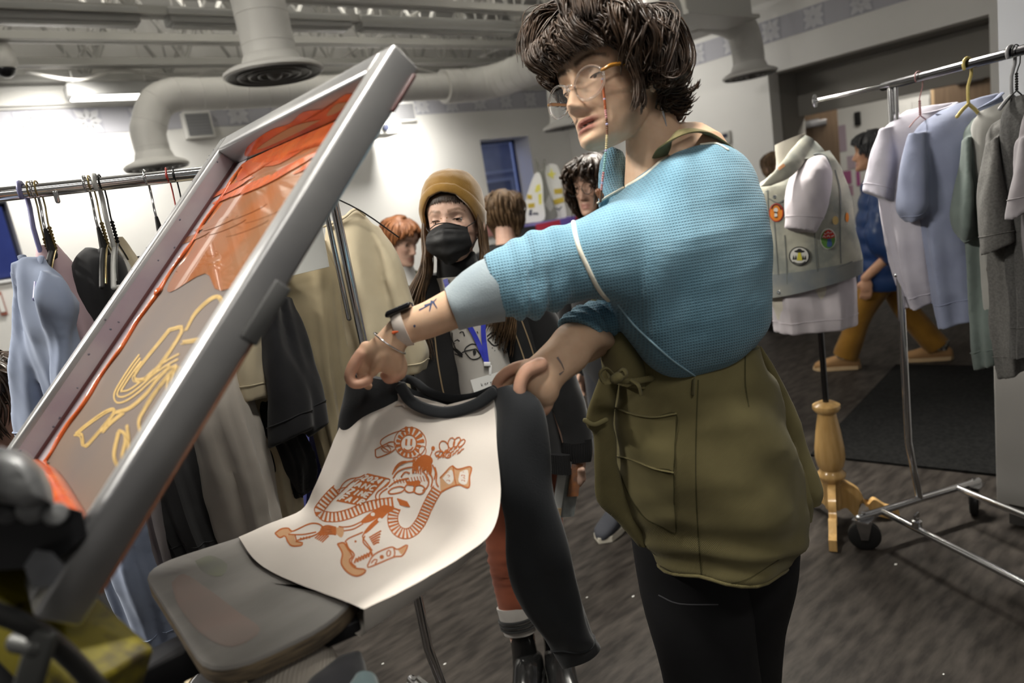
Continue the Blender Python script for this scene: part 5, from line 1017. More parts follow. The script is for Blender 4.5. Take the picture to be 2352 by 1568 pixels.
for i in range(46):   # crown, swept from the parting forward and to the near temple
    a = RH.random(); b = RH.random(); y0 = -.075+.10*b; x0 = -.045+.09*a; sg = -1 if a < .62 else 1
    clump(hm, MR, MT, 1., V3(x0*.6, y0, .128), [V3(x0+.012*sg, y0+.03, .148+.010*RH.random()), V3(x0+.024*sg, y0+.070, .138+.008*RH.random()), V3(x0+.034*sg, min(y0+.105, .098), .108), V3(x0+.038*sg, min(y0+.12, .106), .074-.02*RH.random())], 19, RH, r=.0015, spread=.010, wave=.004)
for i in range(30):   # fringe wisps over the brow
    x = -.062+.125*i/29; e = .016+.024*RH.random(); clump(hm, MR, MT, 1., V3(x*.8+.012, .080, .108), [V3(x*.92+.010, .104, .090), V3(x+.002, .113, .066), V3(x-.010, .110-.35*x*x*8, .046), V3(x-.020-.010*RH.random(), .104-.4*x*x*8, e)], 10, RH, r=.0011, spread=.0055, tip=.25, wave=.002)
for i in range(16):   # sideburn wisps by the near temple
    q = RH.random(); clump(hm, MR, MT, 1., V3(-.079, .035+.02*q, .035), [V3(-.086, .034+.016*q, .008), V3(-.085, .026+.014*q, -.022), V3(-.079, .020+.022*q, -.045-.02*RH.random()), V3(-.072, .026+.03*q, -.062-.02*RH.random())], 4, RH, r=.0012, spread=.004, wave=.004)
for i in range(44):   # curling ends over the ear and down the nape
    a = -1.5-1.9*RH.random(); ze = -.030-.030*min(1, (abs(a)-1.5)*1.4); b0 = scalp_pt(a, .03-.03*RH.random(), .030); b1 = scalp_pt(a-.08, ze+.03, .040); b2 = scalp_pt(a-.05, ze-.002, .034); out = nrm(V3(b2[0], b2[1], 0)); cu = RH.random()
    clump(hm, MR, MT, 1., b0, [b1, b2, b2+out*(.010+.02*cu)+V3(0, 0, -.014), b2+out*(.026+.026*cu)+V3(0, 0, -.006+.012*cu)], 13, RH, r=.0013, spread=.006, tip=.4, wave=.005)
build('hair', hm, m_hair, pm, smooth='all')
mb = MB(); mb.tube([ML(-.071, .066, .050), ML(-.074, .062, .053)], .003, 8); build('hair_clip', mb, mat('clip_yellow', (.65, .42, .03), rough=.4), pm)
# ================================================================== the masked visitor
SK2 = (.66, .44, .345); FR = rot(2.267, .178, -.037); FT = EYE+(V3(1.169, 1.68, 1.41)-EYE)*.94; FS = .94
FL = lambda *p: FR@(V3(*p)*FS)+FT
pf = thing('person', 'person in a mustard beanie and black face mask watching the shirt', 'person', (1.10, 1.60, 0))
hb, eb = head(SK2, (.5, .25, .2), lid=(7, -13), brow=(.20, .12, .075), blush=.3); xf(hb, FR, FT, FS); xf(eb, FR, FT, FS)
bd = MB(); bd.merge(hb)
px_loft(bd, [(990, 545, 1075, 540, 1.93, 1.93, .05), (1004, 600, 1092, 590, 1.92, 1.92, .052), (1010, 650, 1110, 640, 1.93, 1.93, .06), (1000, 700, 1130, 690, 1.94, 1.94, .08)], col=SK2, n=28)
bd.tube([P(1068, 700, 1.96), P(1100, 850, 1.98), P(1130, 980, 2.0), P(1150, 1060, 2.02)], [.075, .085, .09, .09], 18, sub=3, col=SK2)
px_tube(bd, [(1205, 725, 1.96), (1250, 810, 1.97), (1295, 930, 1.97), (1325, 1050, 1.96)], [32, 32, 30, 24], 14, col=SK2)
px_loft(bd, [(1305, 1045, 1345, 1045, 1.955, 1.955, .02), (1308, 1068, 1346, 1068, 1.955, 1.955, .022), (1314, 1090, 1342, 1088, 1.955, 1.955, .016)], col=SK2, n=20)
for k, (x, y) in enumerate(((1317, 1106), (1325, 1110), (1333, 1108), (1340, 1100))): px_tube(bd, [(x-2, 1078, 1.945-.006*k), (x, 1092, 1.94), (x+1, y, 1.945), (x-4, y+8, 1.955)], [6.5, 6, 5.5, 4.5], 8, col=tuple(.9*c for c in SK2))
px_tube(bd, [(1316, 1062, 1.94), (1308, 1078, 1.935), (1306, 1094, 1.94)], [7, 6.5, 5], 8, col=SK2)
px_tube(bd, [(968, 725, 1.98), (948, 805, 2.0), (950, 900, 2.02), (975, 980, 2.0)], [30, 30, 28, 22], 14, col=SK2)
px_loft(bd, [(958, 960, 998, 960, 1.99, 1.99, .018), (962, 1000, 1004, 1000, 1.985, 1.985, .02), (970, 1030, 1004, 1030, 1.98, 1.98, .014)], col=SK2, n=20)
for k in range(4): px_tube(bd, [(974+9*k, 1018, 1.98), (977+9*k, 1040, 1.975), (979+8*k, 1058, 1.98)], [5.5, 5, 4.5], 8, col=SK2)
px_tube(bd, [(1150, 1060, 2.03), (1158, 1230, 2.06), (1185, 1390, 2.10), (1212, 1520, 2.14)], [50, 40, 34, 24], 16, col=SK2); px_tube(bd, [(1225, 1060, 2.03), (1250, 1230, 2.07), (1272, 1390, 2.10), (1288, 1500, 2.13)], [50, 40, 34, 24], 16, col=SK2)
build('skin_body', fuse(bd, .0032, 2), skin_mat('skin_visitor'), pf, smooth='all'); build('eye', eb, [m_eyew, m_iris, m_pup], pf)
mb = MB()
for s in (-1, 1):   # smile lines of the lids, nose-bridge studs
    mb.ball(FL(s*.0085, .094, .010), .0016, 8)
build('bridge_stud', mb, mat('gold_stud', (.7, .45, .12), rough=.2, metal=1), pf)
mb = MB()
for s in (-1, 1):
    mb.tube([FL(s*.019, .0725, .0065), FL(s*.032, .0755, .0082), FL(s*.044, .0705, .0050), FL(s*.050, .066, .004)], [.0007, .0009, .0008, .0003], 6, sub=4)
build('eyelash', mb, m_pup, pf)
# beanie
m_bean = mat('mustard_wool', (.235, .120, .018), rough=1., col2=(.285, .155, .028), nscale=30, bump=.5, bscale=420, bdist=.0018, sheen=.6, spec=.1)
def brim(p): return np.interp(abs((p+pi) % (2*pi)-pi), [0, .45, .9, 1.3, 1.6, pi], [.084, .074, .034, -.012, -.030, -.030])
mb = MB(); G = []
prof = [(0, .012), (0, .019), (.01, .022), (.028, .0235), (.044, .022), (.046, .017), (.058, .017), (.075, .017), (.092, .017), (.108, .014), (.122, .010)]
n = 56
for dz, off in prof:
    ring = []
    for phi in np.linspace(0, 2*pi, n, endpoint=False):
        z = brim(phi)+(.150-brim(phi))*(dz/.122); zc = min(z, .116); w, f, b = _sm(max(min(zc, .05), -.03), 1)+off, _sm(max(min(zc, .05), -.02), 2)+off, _sm(max(min(zc, .05), 0), 3)-off; sh_ = sqrt(max(0, 1-max(0, (z-.045)/.132)**2.4))
        yc = -.012; rb = 1+.005*sin(phi*28)*(1 if dz < .045 else .3); ring.append(FL(w*sh_*rb*sin(phi), yc+((f-yc) if cos(phi) > 0 else (yc-b))*cos(phi)*sh_*rb, z))
    G.append(ring)
tp = [[FL(.045*r*sin(phi)+.004, -.014+.055*r*cos(phi), .156+.016*(1-r)) for phi in np.linspace(0, 2*pi, n, endpoint=False)] for r in (.8, .45, .12)]
G = np.array(G+tp); G = catmull(G.reshape(len(G), -1), 3).reshape(-1, n, 3); G = wrinkle(G, .0016, 40, seed=3.); mb.grid(G, closed=True, caps=(False, True)); build('beanie', mb, m_bean, pf)
# mask
m_mask = mat('mask_black', (.012, .012, .013), rough=.6, bump=.2, bscale=300, spec=.5)
mb = MB(); G = []
for v in np.linspace(0, 1, 26):
    row = []
    for u in np.linspace(-1, 1, 37):
        wd = np.interp(v, [0, .35, .62, .82, 1], [.057, .066, .068, .054, .026]); zt = -.006-.011*abs(u)**1.3; zb = -.121+.020*abs(u)**2; z = zt+(zb-zt)*v; x = wd*u
        y = np.interp(v, [0, .2, .45, .75, 1], [.101, .119, .116, .107, .092]) - (.030+.012*v)*abs(u)**2.1*(1 if v < .8 else 1.25) - .010*abs(u)*(1-v)
        y += .0022*sin(v*pi*2*3.0)*(1-.4*abs(u))*(v > .12) + .0012*fbm((x, z, 0), 60)
        row.append((x, y, z))
    G.append([FL(*q) for q in row])
mb.grid(np.array(G)); G2 = np.array(G)-FR@V3(0, .0025, 0); mb.grid(G2, flip=True); mk = build('face_mask', mb, m_mask, pf)
for s in (-1, 1):
    mb = MB(); mb.tube([FL(s*.055, .072, -.020), FL(s*.072, .04, -.004), FL(s*.082, .0, .010), FL(s*.083, -.02, -.01), FL(s*.076, .01, -.04), FL(s*.062, .062, -.075)], .0014, 6, sub=5); build('ear_loop', mb, m_mask, mk)
mb = MB(); mb.tube([FL(-.045, .094, -.016), FL(-.02, .116, -.009), FL(0, .122, -.0075), FL(.02, .116, -.009), FL(.045, .094, -.016)], .0016, 6, sub=4); build('nose_wire', mb, m_mask, mk)
# hair under the beanie: fringe and long loose sides
m_hair2 = hair_mats('hair_long_brown', (.045, .026, .014), (.135, .080, .040)); R4 = random.Random(5); mb = MB(); mf = MB()
for k in range(110):
    x = -.062+.124*k/109; ph = x/.062*.95; strand(mf, [FL(*scalp_pt(ph*.95, .104, .006)), FL(*scalp_pt(ph, .090, .0075)), FL(*scalp_pt(ph, .074, .008)), FL(*scalp_pt(ph+.03*(R4.random()-.5), .052+.008*R4.random()-.012*abs(ph), .006))], .0026, n=5, sub=4, tip=.3)
build('fringe', mf, m_hair, pf, smooth='all')
for s in (-1, 1):
    for k in range(150):
        a = R4.random(); b = R4.random(); c = R4.random(); x0 = s*(.076+.006*a); y0 = .035-.075*b
        pts = [FL(x0, y0, .03), FL(s*(.082+.008*a), y0+.003, -.02), FL(s*(.080+.012*a), y0+.006, -.07), FL(s*(.082+.026*c), y0+.015+.012*a, -.13), FL(s*(.095+.05*c), y0+.02+.03*a, -.19), FL(s*(.095+.06*c+.02*a), y0+.025+.03*a, -.25-.05*b), FL(s*(.085+.065*c+.03*(a-.5)), y0+.04+.03*b, -.31-.09*b)]
        strand(mb, pts, .0034*(.4+.8*R4.random()), n=5, sub=4)
    for k in range(16):
        a = R4.random(); strand(mb, [FL(s*.085, .01, -.05), FL(s*.10, .015, -.12), FL(s*(.13+.03*a), .03, -.17-.03*a), FL(s*(.16+.05*a), .04, -.165-.06*a)], .0011, n=4, sub=4)
build('long_hair', mb, m_hair2, pf, smooth='all')
# clothes
m_card = cloth('black_knit', (.011, .011, .012), (.018, .018, .019)); m_tee = cloth('white_tee', (.50, .48, .45), (.43, .41, .385)); m_rib = mat('black_rib', (.010, .010, .011), rough=.95, pattern='rib', uvpat=(900, 0), bump=.8, bdist=.003)
mb = MB(); px_loft(mb, [(1005, 588, 1092, 578, 1.925, 1.925, .062), (1004, 615, 1100, 605, 1.925, 1.925, .068), (1000, 645, 1112, 635, 1.93, 1.93, .08)], wr=(.003, 20), caps=(False, False)); build('roll_neck', mb, m_card, pf)
mb = MB(); G = rings_px([(985, 632, 1128, 618, 1.96, 1.96, .075), (950, 672, 1212, 655, 1.97, 1.97, .10), (938, 740, 1240, 730, 1.98, 1.98, .115), (945, 800, 1252, 800, 1.99, 1.99, .12), (955, 870, 1268, 870, 2.0, 2.0, .125), (970, 940, 1284, 940, 2.02, 2.02, .125), (985, 1010, 1296, 1015, 2.03, 2.03, .13), (998, 1066, 1302, 1070, 2.04, 2.04, .13)], n=48, sub=4, ex=2.2); G = wrinkle(G, .008, 6, seed=1.); mb.grid(G, closed=True, caps=(True, True)); card = build('cardigan', mb, m_card, pf); CB = bvh_of(mb)
mb = MB(); px_loft(mb, [(1296-60, 1040, 1300, 1040, 1.95, 1.97, .10), (1298-60, 1082, 1304, 1085, 1.95, 1.97, .10)], caps=(True, True)); build('rib_hem', mb, m_rib, card)
mb = MB(); G = rings_px([(1002, 640, 1112, 630, 1.94, 1.94, .09), (1010, 690, 1140, 680, 1.945, 1.945, .12), (1030, 750, 1158, 740, 1.95, 1.95, .135), (1040, 820, 1174, 812, 1.96, 1.96, .142), (1048, 890, 1188, 885, 1.97, 1.97, .147), (1056, 960, 1200, 955, 1.985, 1.985, .15), (1066, 1030, 1214, 1030, 2.0, 2.0, .15)], n=44, sub=4, ex=2.2); G = wrinkle(G, .006, 8, seed=5.); mb.grid(G, closed=True, caps=(True, True)); tee = build('printed_tee', mb, m_tee, pf); TB = bvh_of(mb)
def c2p(*p): return [(780+x/3.485, 600+y/3.485) for x, y in p]
mb = MB(); tk = lambda w, *p, **k: ink(mb, TB, c2p(*p), w, off=.0015, **k)
for p in ([(900, 570), (905, 640), (960, 760), (985, 745)], [(905, 690), (960, 740), (1000, 720), (1090, 700)], [(905, 735), (985, 765)], [(1000, 720), (1010, 690), (1060, 660), (1100, 670)], [(1005, 730), (1060, 785), (1130, 760), (1090, 700)], [(1180, 600), (1220, 570), (1260, 575), (1300, 540), (1255, 480), (1225, 500)], [(1185, 625), (1240, 675), (1305, 640), (1250, 585), (1185, 625)], [(1250, 580), (1305, 560), (1300, 610)], [(910, 650), (940, 625), (960, 640)], [(960, 575), (985, 560), (1000, 600)], [(1190, 520), (1220, 510), (1250, 520), (1240, 480)]): tk(2.6, *p)
inkfill(mb, TB, c2p((905, 705), (965, 755), (985, 742), (925, 690)), off=.0013); inkfill(mb, TB, c2p((1065, 720), (1080, 705), (1095, 730), (1075, 755)), off=.0013)
for k, st in enumerate(([(1255, 600), (1245, 610), (1262, 615), (1250, 625)], [(1240, 625), (1245, 640), (1255, 632)], [(1245, 645), (1240, 662), (1252, 655)])): tk(2.2, *st)
for p in ([(1305, 695), (1312, 725), (1320, 735)], [(1330, 715), (1322, 730), (1335, 738), (1338, 718)], [(915, 660), (925, 655)], [(1100, 560), (1108, 575)], [(1240, 712), (1245, 716)], [(1220, 690), (1226, 694)], [(1280, 690), (1285, 694)]): tk(2.2, *p)
build('tee_drawing', mb, mat('tee_ink', (.02, .02, .022), rough=.8), tee, smooth=False)
mb = MB()
for p in ([(996, 745), (1004, 820), (1014, 880), (1022, 915)], [(1172, 735), (1196, 800), (1212, 850), (1226, 905), (1245, 985)], [(1196, 730), (1218, 790), (1236, 850)]): ink(mb, CB, p, 3, off=.002)
build('cardigan_edging', mb, mat('edging_tan', (.30, .22, .13), rough=.7), card, smooth=False)
mb = MB(); G = rings_px([(1165, 660, 1240, 662, 1.95, 1.96, .05), (1195, 730, 1282, 730, 1.95, 1.96, .06), (1230, 820, 1312, 820, 1.96, 1.965, .06), (1256, 910, 1338, 905, 1.965, 1.965, .058), (1280, 980, 1356, 972, 1.965, 1.965, .055), (1292, 1020, 1360, 1012, 1.965, 1.965, .05)], n=36, sub=4); G = wrinkle(G, .006, 10, seed=2.); mb.grid(G, closed=True, caps=(True, True)); build('sleeve', mb, m_card, pf)
mb = MB(); px_loft(mb, [(1291, 1012, 1360, 1006, 1.965, 1.965, .050), (1290, 1040, 1361, 1034, 1.965, 1.965, .050), (1298, 1066, 1358, 1060, 1.96, 1.96, .042)], wr=(.002, 20)); build('rib_cuff', mb, m_rib, pf)
mb = MB(); G = rings_px([(935, 680, 1005, 672, 1.97, 1.95, .05), (918, 760, 985, 765, 2.0, 1.99, .06), (912, 850, 985, 850, 2.02, 2.01, .06), (925, 930, 998, 930, 2.02, 2.01, .056), (948, 990, 1008, 988, 2.0, 2.0, .045)], n=36, sub=4); G = wrinkle(G, .006, 10, seed=4.); mb.grid(G, closed=True, caps=(True, True)); build('sleeve', mb, m_card, pf)
# lanyard and badge
m_lan = mat('lanyard_blue', (.035, .045, .42), rough=.45)
mb = MB(); up = lambda a: nrm(np.cross(nrm(FWD), a))
def strap(bv, pts, w, off): ink(mb, bv, pts, w, off=off)
strap(TB, [(1013, 612), (1022, 640), (1040, 690), (1085, 760), (1118, 832)], 11, .006); strap(TB, [(1100, 640), (1112, 700), (1110, 760), (1118, 832)], 11, .007)
lan = build('lanyard', mb, m_lan, pf, smooth=False); mb = MB(); mb.box(on_surf(TB, 1119, 836, .008), (.018, .006, .012), [CX, FWD, CY], bev=.002); mb.box(on_surf(TB, 1126, 850, .008), (.008, .005, .028), [CX, FWD, CY], bev=.002); build('lanyard_clip', mb, mat('clip_white', (.75, .75, .75), rough=.4), lan)
bc = on_surf(TB, 1122, 884, .010); bx = nrm(P(1150, 872, 1.85)-P(1095, 888, 1.85)); by = nrm(np.cross(np.cross(bx, CY), bx)); bz = np.cross(bx, by)
mb = MB(); mb.box(bc, (.085, .052, .002), [bx, by, bz]); bg = build('name_badge', mb, mat('badge_card', (.66, .66, .65), rough=.4), lan, smooth=False)
mb = MB(); 
for k, gl_ in enumerate(('k', 'a', 'r', 'y', 'n')): 
    st = {'k': [[(0, 1.3), (0, 0)], [(.6, .8), (0, .35), (.6, 0)]], 'a': [[(.7, .8), (.2, .8), (.1, .2), (.5, 0), (.7, .3), (.7, .8), (.75, 0)]], 'r': [[(0, .8), (0, 0)], [(0, .5), (.5, .8)]], 'y': [[(0, .8), (.35, .2)], [(.7, .8), (.1, -.5)]], 'n': [[(0, 0), (0, .8), (.5, .8), (.6, 0)]]}[gl_]
    for s_ in st: mb.tube([bc+bz*(.0012 if bz@(EYE-bc) > 0 else -.0012)+bx*(-.018+k*.008+q[0]*.006)+by*(.002+q[1]*.006) for q in s_], .0006, 5)
build('badge_writing', mb, m_pup, bg)
# leggings, striped socks, boots
m_rust = cloth('rust_leggings', (.29, .082, .040), (.22, .060, .030), rough=.75); m_sock = cloth('sock_grey', (.42, .40, .37), (.34, .32, .30)); m_sblk = cloth('sock_black', (.02, .02, .02)); m_boot = mat('boot_leather', (.010, .010, .010), rough=.16, spec=.6, bump=.1, bscale=20)
def leg(rows, sock, boot, sd):
    mb = MB(); G = rings_px(rows, n=36, sub=6); G = wrinkle(G, .003, 10, seed=sd, folds=lambda u, v: .0035*np.sin(2*pi*v*17+2*np.cos(2*pi*u))*np.exp(-((v-.52)/.20)**2)); mb.grid(G, closed=True, caps=(True, True)); build('legging', mb, m_rust, pf)
    s = MB(); px_loft(s, sock, n=32, wr=(.0015, 20)); so = build('striped_sock', s, m_sock, pf)
    g = rings_px(sock, n=32, sub=4); 
    for q in (.42, .60, .78):
        i = int(q*(len(g)-1)); r = g[i]; c = r.mean(0); mb = MB(); rr = c+(r-c)*1.03; mb.tube(rr, .0048, 6, closed=True); build('sock_stripe', mb, m_sblk, so)
    mb = MB(); G = rings_px(boot, n=36, sub=4); G = wrinkle(G, .004, 9, seed=sd+1); mb.grid(G, closed=True, caps=(True, True)); return mb
b1 = leg([(1096, 1060, 1196, 1060, 2.02, 2.02, .065), (1108, 1180, 1200, 1175, 2.05, 2.05, .06), (1116, 1250, 1204, 1245, 2.06, 2.06, .058), (1128, 1320, 1210, 1312, 2.08, 2.08, .056), (1140, 1372, 1215, 1364, 2.09, 2.09, .052), (1148, 1402, 1216, 1394, 2.10, 2.10, .048)], [(1141, 1396, 1214, 1384, 2.10, 2.10, .053), (1147, 1420, 1222, 1408, 2.105, 2.105, .055), (1152, 1438, 1226, 1428, 2.11, 2.11, .055), (1158, 1456, 1230, 1446, 2.115, 2.115, .053)], [(1168, 1440, 1224, 1436, 2.115, 2.115, .05), (1174, 1490, 1232, 1486, 2.13, 2.13, .05), (1178, 1530, 1240, 1526, 2.14, 2.14, .05), (1180, 1552, 1252, 1552, 2.145, 2.13, .06)], 2.)
b2 = leg([(1186, 1060, 1282, 1062, 2.04, 2.04, .065), (1205, 1180, 1292, 1180, 2.07, 2.07, .06), (1218, 1260, 1296, 1258, 2.08, 2.08, .056), (1228, 1340, 1300, 1338, 2.10, 2.10, .052), (1236, 1398, 1300, 1396, 2.12, 2.12, .046)], [(1224, 1396, 1302, 1396, 2.12, 2.12, .053), (1229, 1420, 1306, 1420, 2.125, 2.125, .055), (1233, 1442, 1308, 1442, 2.13, 2.13, .053)], [(1244, 1430, 1304, 1430, 2.13, 2.13, .05), (1250, 1490, 1312, 1490, 2.145, 2.145, .05), (1252, 1530, 1320, 1532, 2.15, 2.14, .055)], 6.)
def foot(mb, hx, hy, tx, ty, nm='boot'):
    h = PZ(hx, hy, .03); t = PZ(tx, ty, .03); d = nrm(t-h); s = np.cross(d, (0, 0, 1)); L = .26
    rings = []
    for q, w, z in ((-.06, .030, .05), (-.03, .042, .085), (.04, .044, .105), (.10, .043, .080), (.16, .048, .062), (.20, .045, .050), (.225, .030, .035), (.235, .012, .02)):
        c = h+d*q; c[2] = 0; rings.append([c+s*w*cos(a)+V3(0, 0, z/2+z/2*np.sign(sin(a))*abs(sin(a))**.7) for a in np.linspace(0, 2*pi, 28, endpoint=False)])
    mb.loft(rings, sub=3); o = build(nm, mb, m_boot, pf)
    sl = MB(); pr_ = [(h+d*q+s*w) for q, w in ((-.065, .02), (-.06, .035), (0, .046), (.08, .046), (.16, .052), (.215, .040), (.24, 0), (.215, -.040), (.16, -.052), (.08, -.046), (0, -.046), (-.06, -.035), (-.065, -.02))]; pr_ = [V3(p[0], p[1], .002) for p in pr_]; sl.poly(pr_, .02, (0, 0, 1)); build('boot_sole', sl, m_boot, o, smooth=False)
foot(b1, 1218, 1540, 1205, 1640); foot(b2, 1285, 1525, 1300, 1600)
# zine held in the lowered hand
zc = P(1303, 1125, 1.935); zx = nrm(P(1335, 1080, 1.93)-P(1318, 1190, 1.95)); zy = nrm(CX*.9+FWD*.45); zy = nrm(zy-zx*(zy@zx)); zz_ = np.cross(zx, zy)
t = thing('zine', 'folded grey and orange zine held in the lowered hand of the masked person', 'booklet', zc-zx*.09)
mb = MB(); mb.box(zc+zz_*.004, (.165, .075, .004), [zx, zy, zz_]); build('cover', mb, mat('zine_grey', (.34, .35, .34), rough=.5, col2=(.22, .24, .24), nscale=30), t, smooth=False)
mb = MB(); mb.box(zc-zz_*.004-zy*.028, (.165, .026, .005), [zx, zy, zz_]); build('page', mb, mat('zine_white', (.55, .56, .55), rough=.5), t, smooth=False)
mb = MB(); mb.box(zc-zz_*.0045+zy*.018+zx*.03, (.095, .034, .005), [zx, zy, zz_]); build('cover_picture', mb, mat('zine_orange', (.42, .17, .07), rough=.5, col2=(.20, .12, .09), nscale=40), t, smooth=False)
mb = MB(); mb.box(zc-zz_*.008-zy*.022-zx*.062, (.024, .014, .002), [zx, zy, zz_]); build('cover_label', mb, mat('zine_tan', (.50, .36, .22), rough=.5), t, smooth=False)

# ================================================================== people farther back
def locks_simple(mb, R, t, s, n, zend, rnd, r, vol, wave=.006, curl=.01, sweep=.3, **k): locks(mb, R, t, s, n, zend, rnd, r=r, vol=vol, wave=wave, curl=curl, sweep=sweep, **k)
def walker(label, hx, hy, d, yaw, pitch, skin, s=.96, lip=(.4, .2, .16), hairm=None, hz=None, zend=None, nl=150, vol=.02, hr=.006, curl=.012, top=None, legm=None, shoulder=.19, wave=.006, arms=True, stance=None, belly=.115, shoe=None, lean=0., seed=1):
    R = rot(yaw, pitch, 0); t = P(hx, hy, d); f = R@V3(0, 1, 0); f[2] = 0; f = nrm(f); side = V3(f[1], -f[0], 0)
    root = thing('person', label, 'person', (t[0]-f[0]*.03, t[1]-f[1]*.03, 0)); hb, eb = head(skin, lip, nr=64, nt=84, lid=(12, -10), brow=tuple(.35*c for c in skin), blush=.2); xf(hb, R, t, s); xf(eb, R, t, s); bd = MB(); bd.merge(hb)
    nk = t-f*.02*s; zs_ = t[2]-.20*s; base = V3(nk[0]-f[0]*.03, nk[1]-f[1]*.03, 0); up = lambda z, o=0., q=0.: base+V3(0, 0, z)+f*(o+lean*z)+side*q
    bd.tube([nk+V3(0, 0, -.04), nk-f*.02+V3(0, 0, -.12), up(zs_-.02)], [.056, .056, .07], 16, sub=2, col=skin); bd.tube([up(zs_-.06), up(zs_-.3), up(zs_-.52)], [.065, .08, .085], 16, col=skin)
    hip = zs_-.56; st = stance or [(0, -.09, 0), (0, .09, 0)]; legs = []
    for i, (ff, ss, lift) in enumerate(st):
        a = up(hip+.04, 0, .085*(-1 if i == 0 else 1)); ft = up(.07+lift, ff, ss); kn = (a+ft)/2+f*(.03+.03*abs(ff)); legs.append((a, kn, ft)); bd.tube([a, (a+kn)/2, kn, (kn+ft)/2, ft], [.08, .07, .052, .05, .035], 14, sub=2, col=skin)
    hands = []
    if arms:
        for sg in (-1, 1):
            a = up(zs_-.07, 0, sg*(shoulder-.03)); e = up(zs_-.33, -.03+.05*sg, sg*(shoulder+.03)); h = up(zs_-.56, .08-.05*sg, sg*(shoulder+.0)); hands.append((a, e, h)); bd.tube([a, e, h], [.045, .038, .028], 12, sub=3, col=skin)
            bd.ball(h+V3(0, 0, -.05), (.022, .04, .05), 12, ax=np.array([side, f, (0, 0, 1)]), col=skin)
            for k in range(4): bd.tube([h+V3(0, 0, -.08)+f*(-.028+.018*k), h+V3(0, 0, -.115)+f*(-.022+.018*k), h+V3(0, 0, -.14+.006*abs(k-1))+f*(-.012+.016*k)-side*sg*.012], [.0095, .009, .007], 8, sub=2, col=skin)
            bd.tube([h+V3(0, 0, -.03)+f*.03, h+V3(0, 0, -.06)+f*.055, h+V3(0, 0, -.09)+f*.06], [.011, .010, .008], 8, sub=2, col=skin)
    build('skin_body', fuse(bd, .0055, 1), skin_mat('skin_'+label.split()[2][:3]+str(seed)), root, smooth='all'); build('eye', eb, [m_eyew, m_iris, m_pup], root)
    if top:
        mb = MB(); rg = []
        for z, w, dp in ((zs_+.045, .075, .07), (zs_+.0, .15, .085), (zs_-.06, shoulder, .105), (zs_-.2, shoulder+.005, belly+.01), (zs_-.4, shoulder, belly+.015), (zs_-.56, shoulder+.005, belly+.02), (zs_-.62, shoulder-.005, belly+.01)):
            rg.append([up(z)+side*w*np.sign(cos(a))*abs(cos(a))**.85+f*dp*sin(a) for a in np.linspace(0, 2*pi, 36, endpoint=False)])
        rg = catmull(np.array(rg).reshape(len(rg), -1), 4).reshape(-1, 36, 3); mb.grid(wrinkle(rg, .012, 6, seed=seed), closed=True, caps=(True, True)); tp_ = build('jacket', mb, top, root)
        for a, e, h in hands: mb = MB(); mb.tube([a+V3(0, 0, .02), (a+e)/2, e, (e+h)/2, h+V3(0, 0, -.01)], [.07, .066, .058, .054, .045], 18, sub=4, rnd=True); mb.v = [v for v in mb.v]; build('jacket_sleeve', mb, top, root)
    if legm:
        for a, kn, ft in legs: mb = MB(); mb.tube([a+V3(0, 0, .06), a, (a+kn)/2, kn, (kn+ft)/2, ft+V3(0, 0, .02)], [.11, .108, .09, .076, .074, .078], 20, sub=4, rnd=False); G = wrinkle(mb.v[0][:].reshape(-1, 20, 3) if len(mb.v[0]) % 20 == 0 else mb.v[0][:-2].reshape(-1, 20, 3), .006, 9, seed=seed); m2 = MB(); m2.grid(G, closed=True, caps=(True, True)); build('trouser_leg', m2, legm, root)
    for i, (a, kn, ft) in enumerate(legs):
        rings = []; dz = ft[2]-.07
        for q, w, z in ((-.085, .022, .05), (-.06, .036, .08), (.0, .040, .10), (.06, .042, .085), (.12, .046, .062), (.165, .042, .050), (.19, .026, .034), (.198, .010, .02)):
            c = ft+f*q; c[2] = dz; rings.append([c+side*w*cos(x)+V3(0, 0, .012+z/2+z/2*np.sign(sin(x))*abs(sin(x))**.7) for x in np.linspace(0, 2*pi, 24, endpoint=False)])
        mb = MB(); mb.loft(rings, sub=2); sh_ = build('shoe', mb, (shoe or (m_boot, m_boot))[0], root); s2 = MB(); s2.poly([V3(*(ft+f*q+side*w)[:2], dz+.002) for q, w in ((-.09, 0), (-.07, .036), (0, .042), (.1, .050), (.17, .044), (.205, 0), (.17, -.044), (.1, -.050), (0, -.042), (-.07, -.036))], .024, (0, 0, 1)); build('shoe_sole', s2, (shoe or (m_boot, m_boot))[1], sh_, smooth=False)
    if hairm:
        mb = scalp(R, t, s, hz, .012); locks_simple(mb, R, t, s, nl, zend, random.Random(seed), hr, vol, wave=wave, curl=curl); build('hair', mb, hairm, root, smooth='all')
    return root, R, t, f, side, up, zs_
def HZ(a): return lambda p: np.interp(abs((p+pi) % (2*pi)-pi), [0, .6, 1.0, 1.4, 1.9, pi], a)
sk_pale = (.62, .40, .31); h = radians(38)
m_auburn = hair_mats('hair_auburn', (.16, .055, .018), (.30, .12, .045)); m_curl = hair_mats('hair_curl_brown', (.018, .011, .007), (.055, .033, .02)); m_mid = hair_mats('hair_wavy_brown', (.070, .042, .022), (.17, .105, .055)); m_grey = hair_mats('hair_grey_black', (.022, .022, .024), (.06, .06, .062))
m_gj = cloth('green_jacket', (.085, .10, .022), (.06, .075, .015)); m_nav = cloth('navy_panel', (.02, .018, .035)); m_hood = cloth('black_hoodie', (.012, .012, .013)); m_jean = cloth('dark_jean', (.022, .023, .028), (.012, .012, .016), rough=.8)
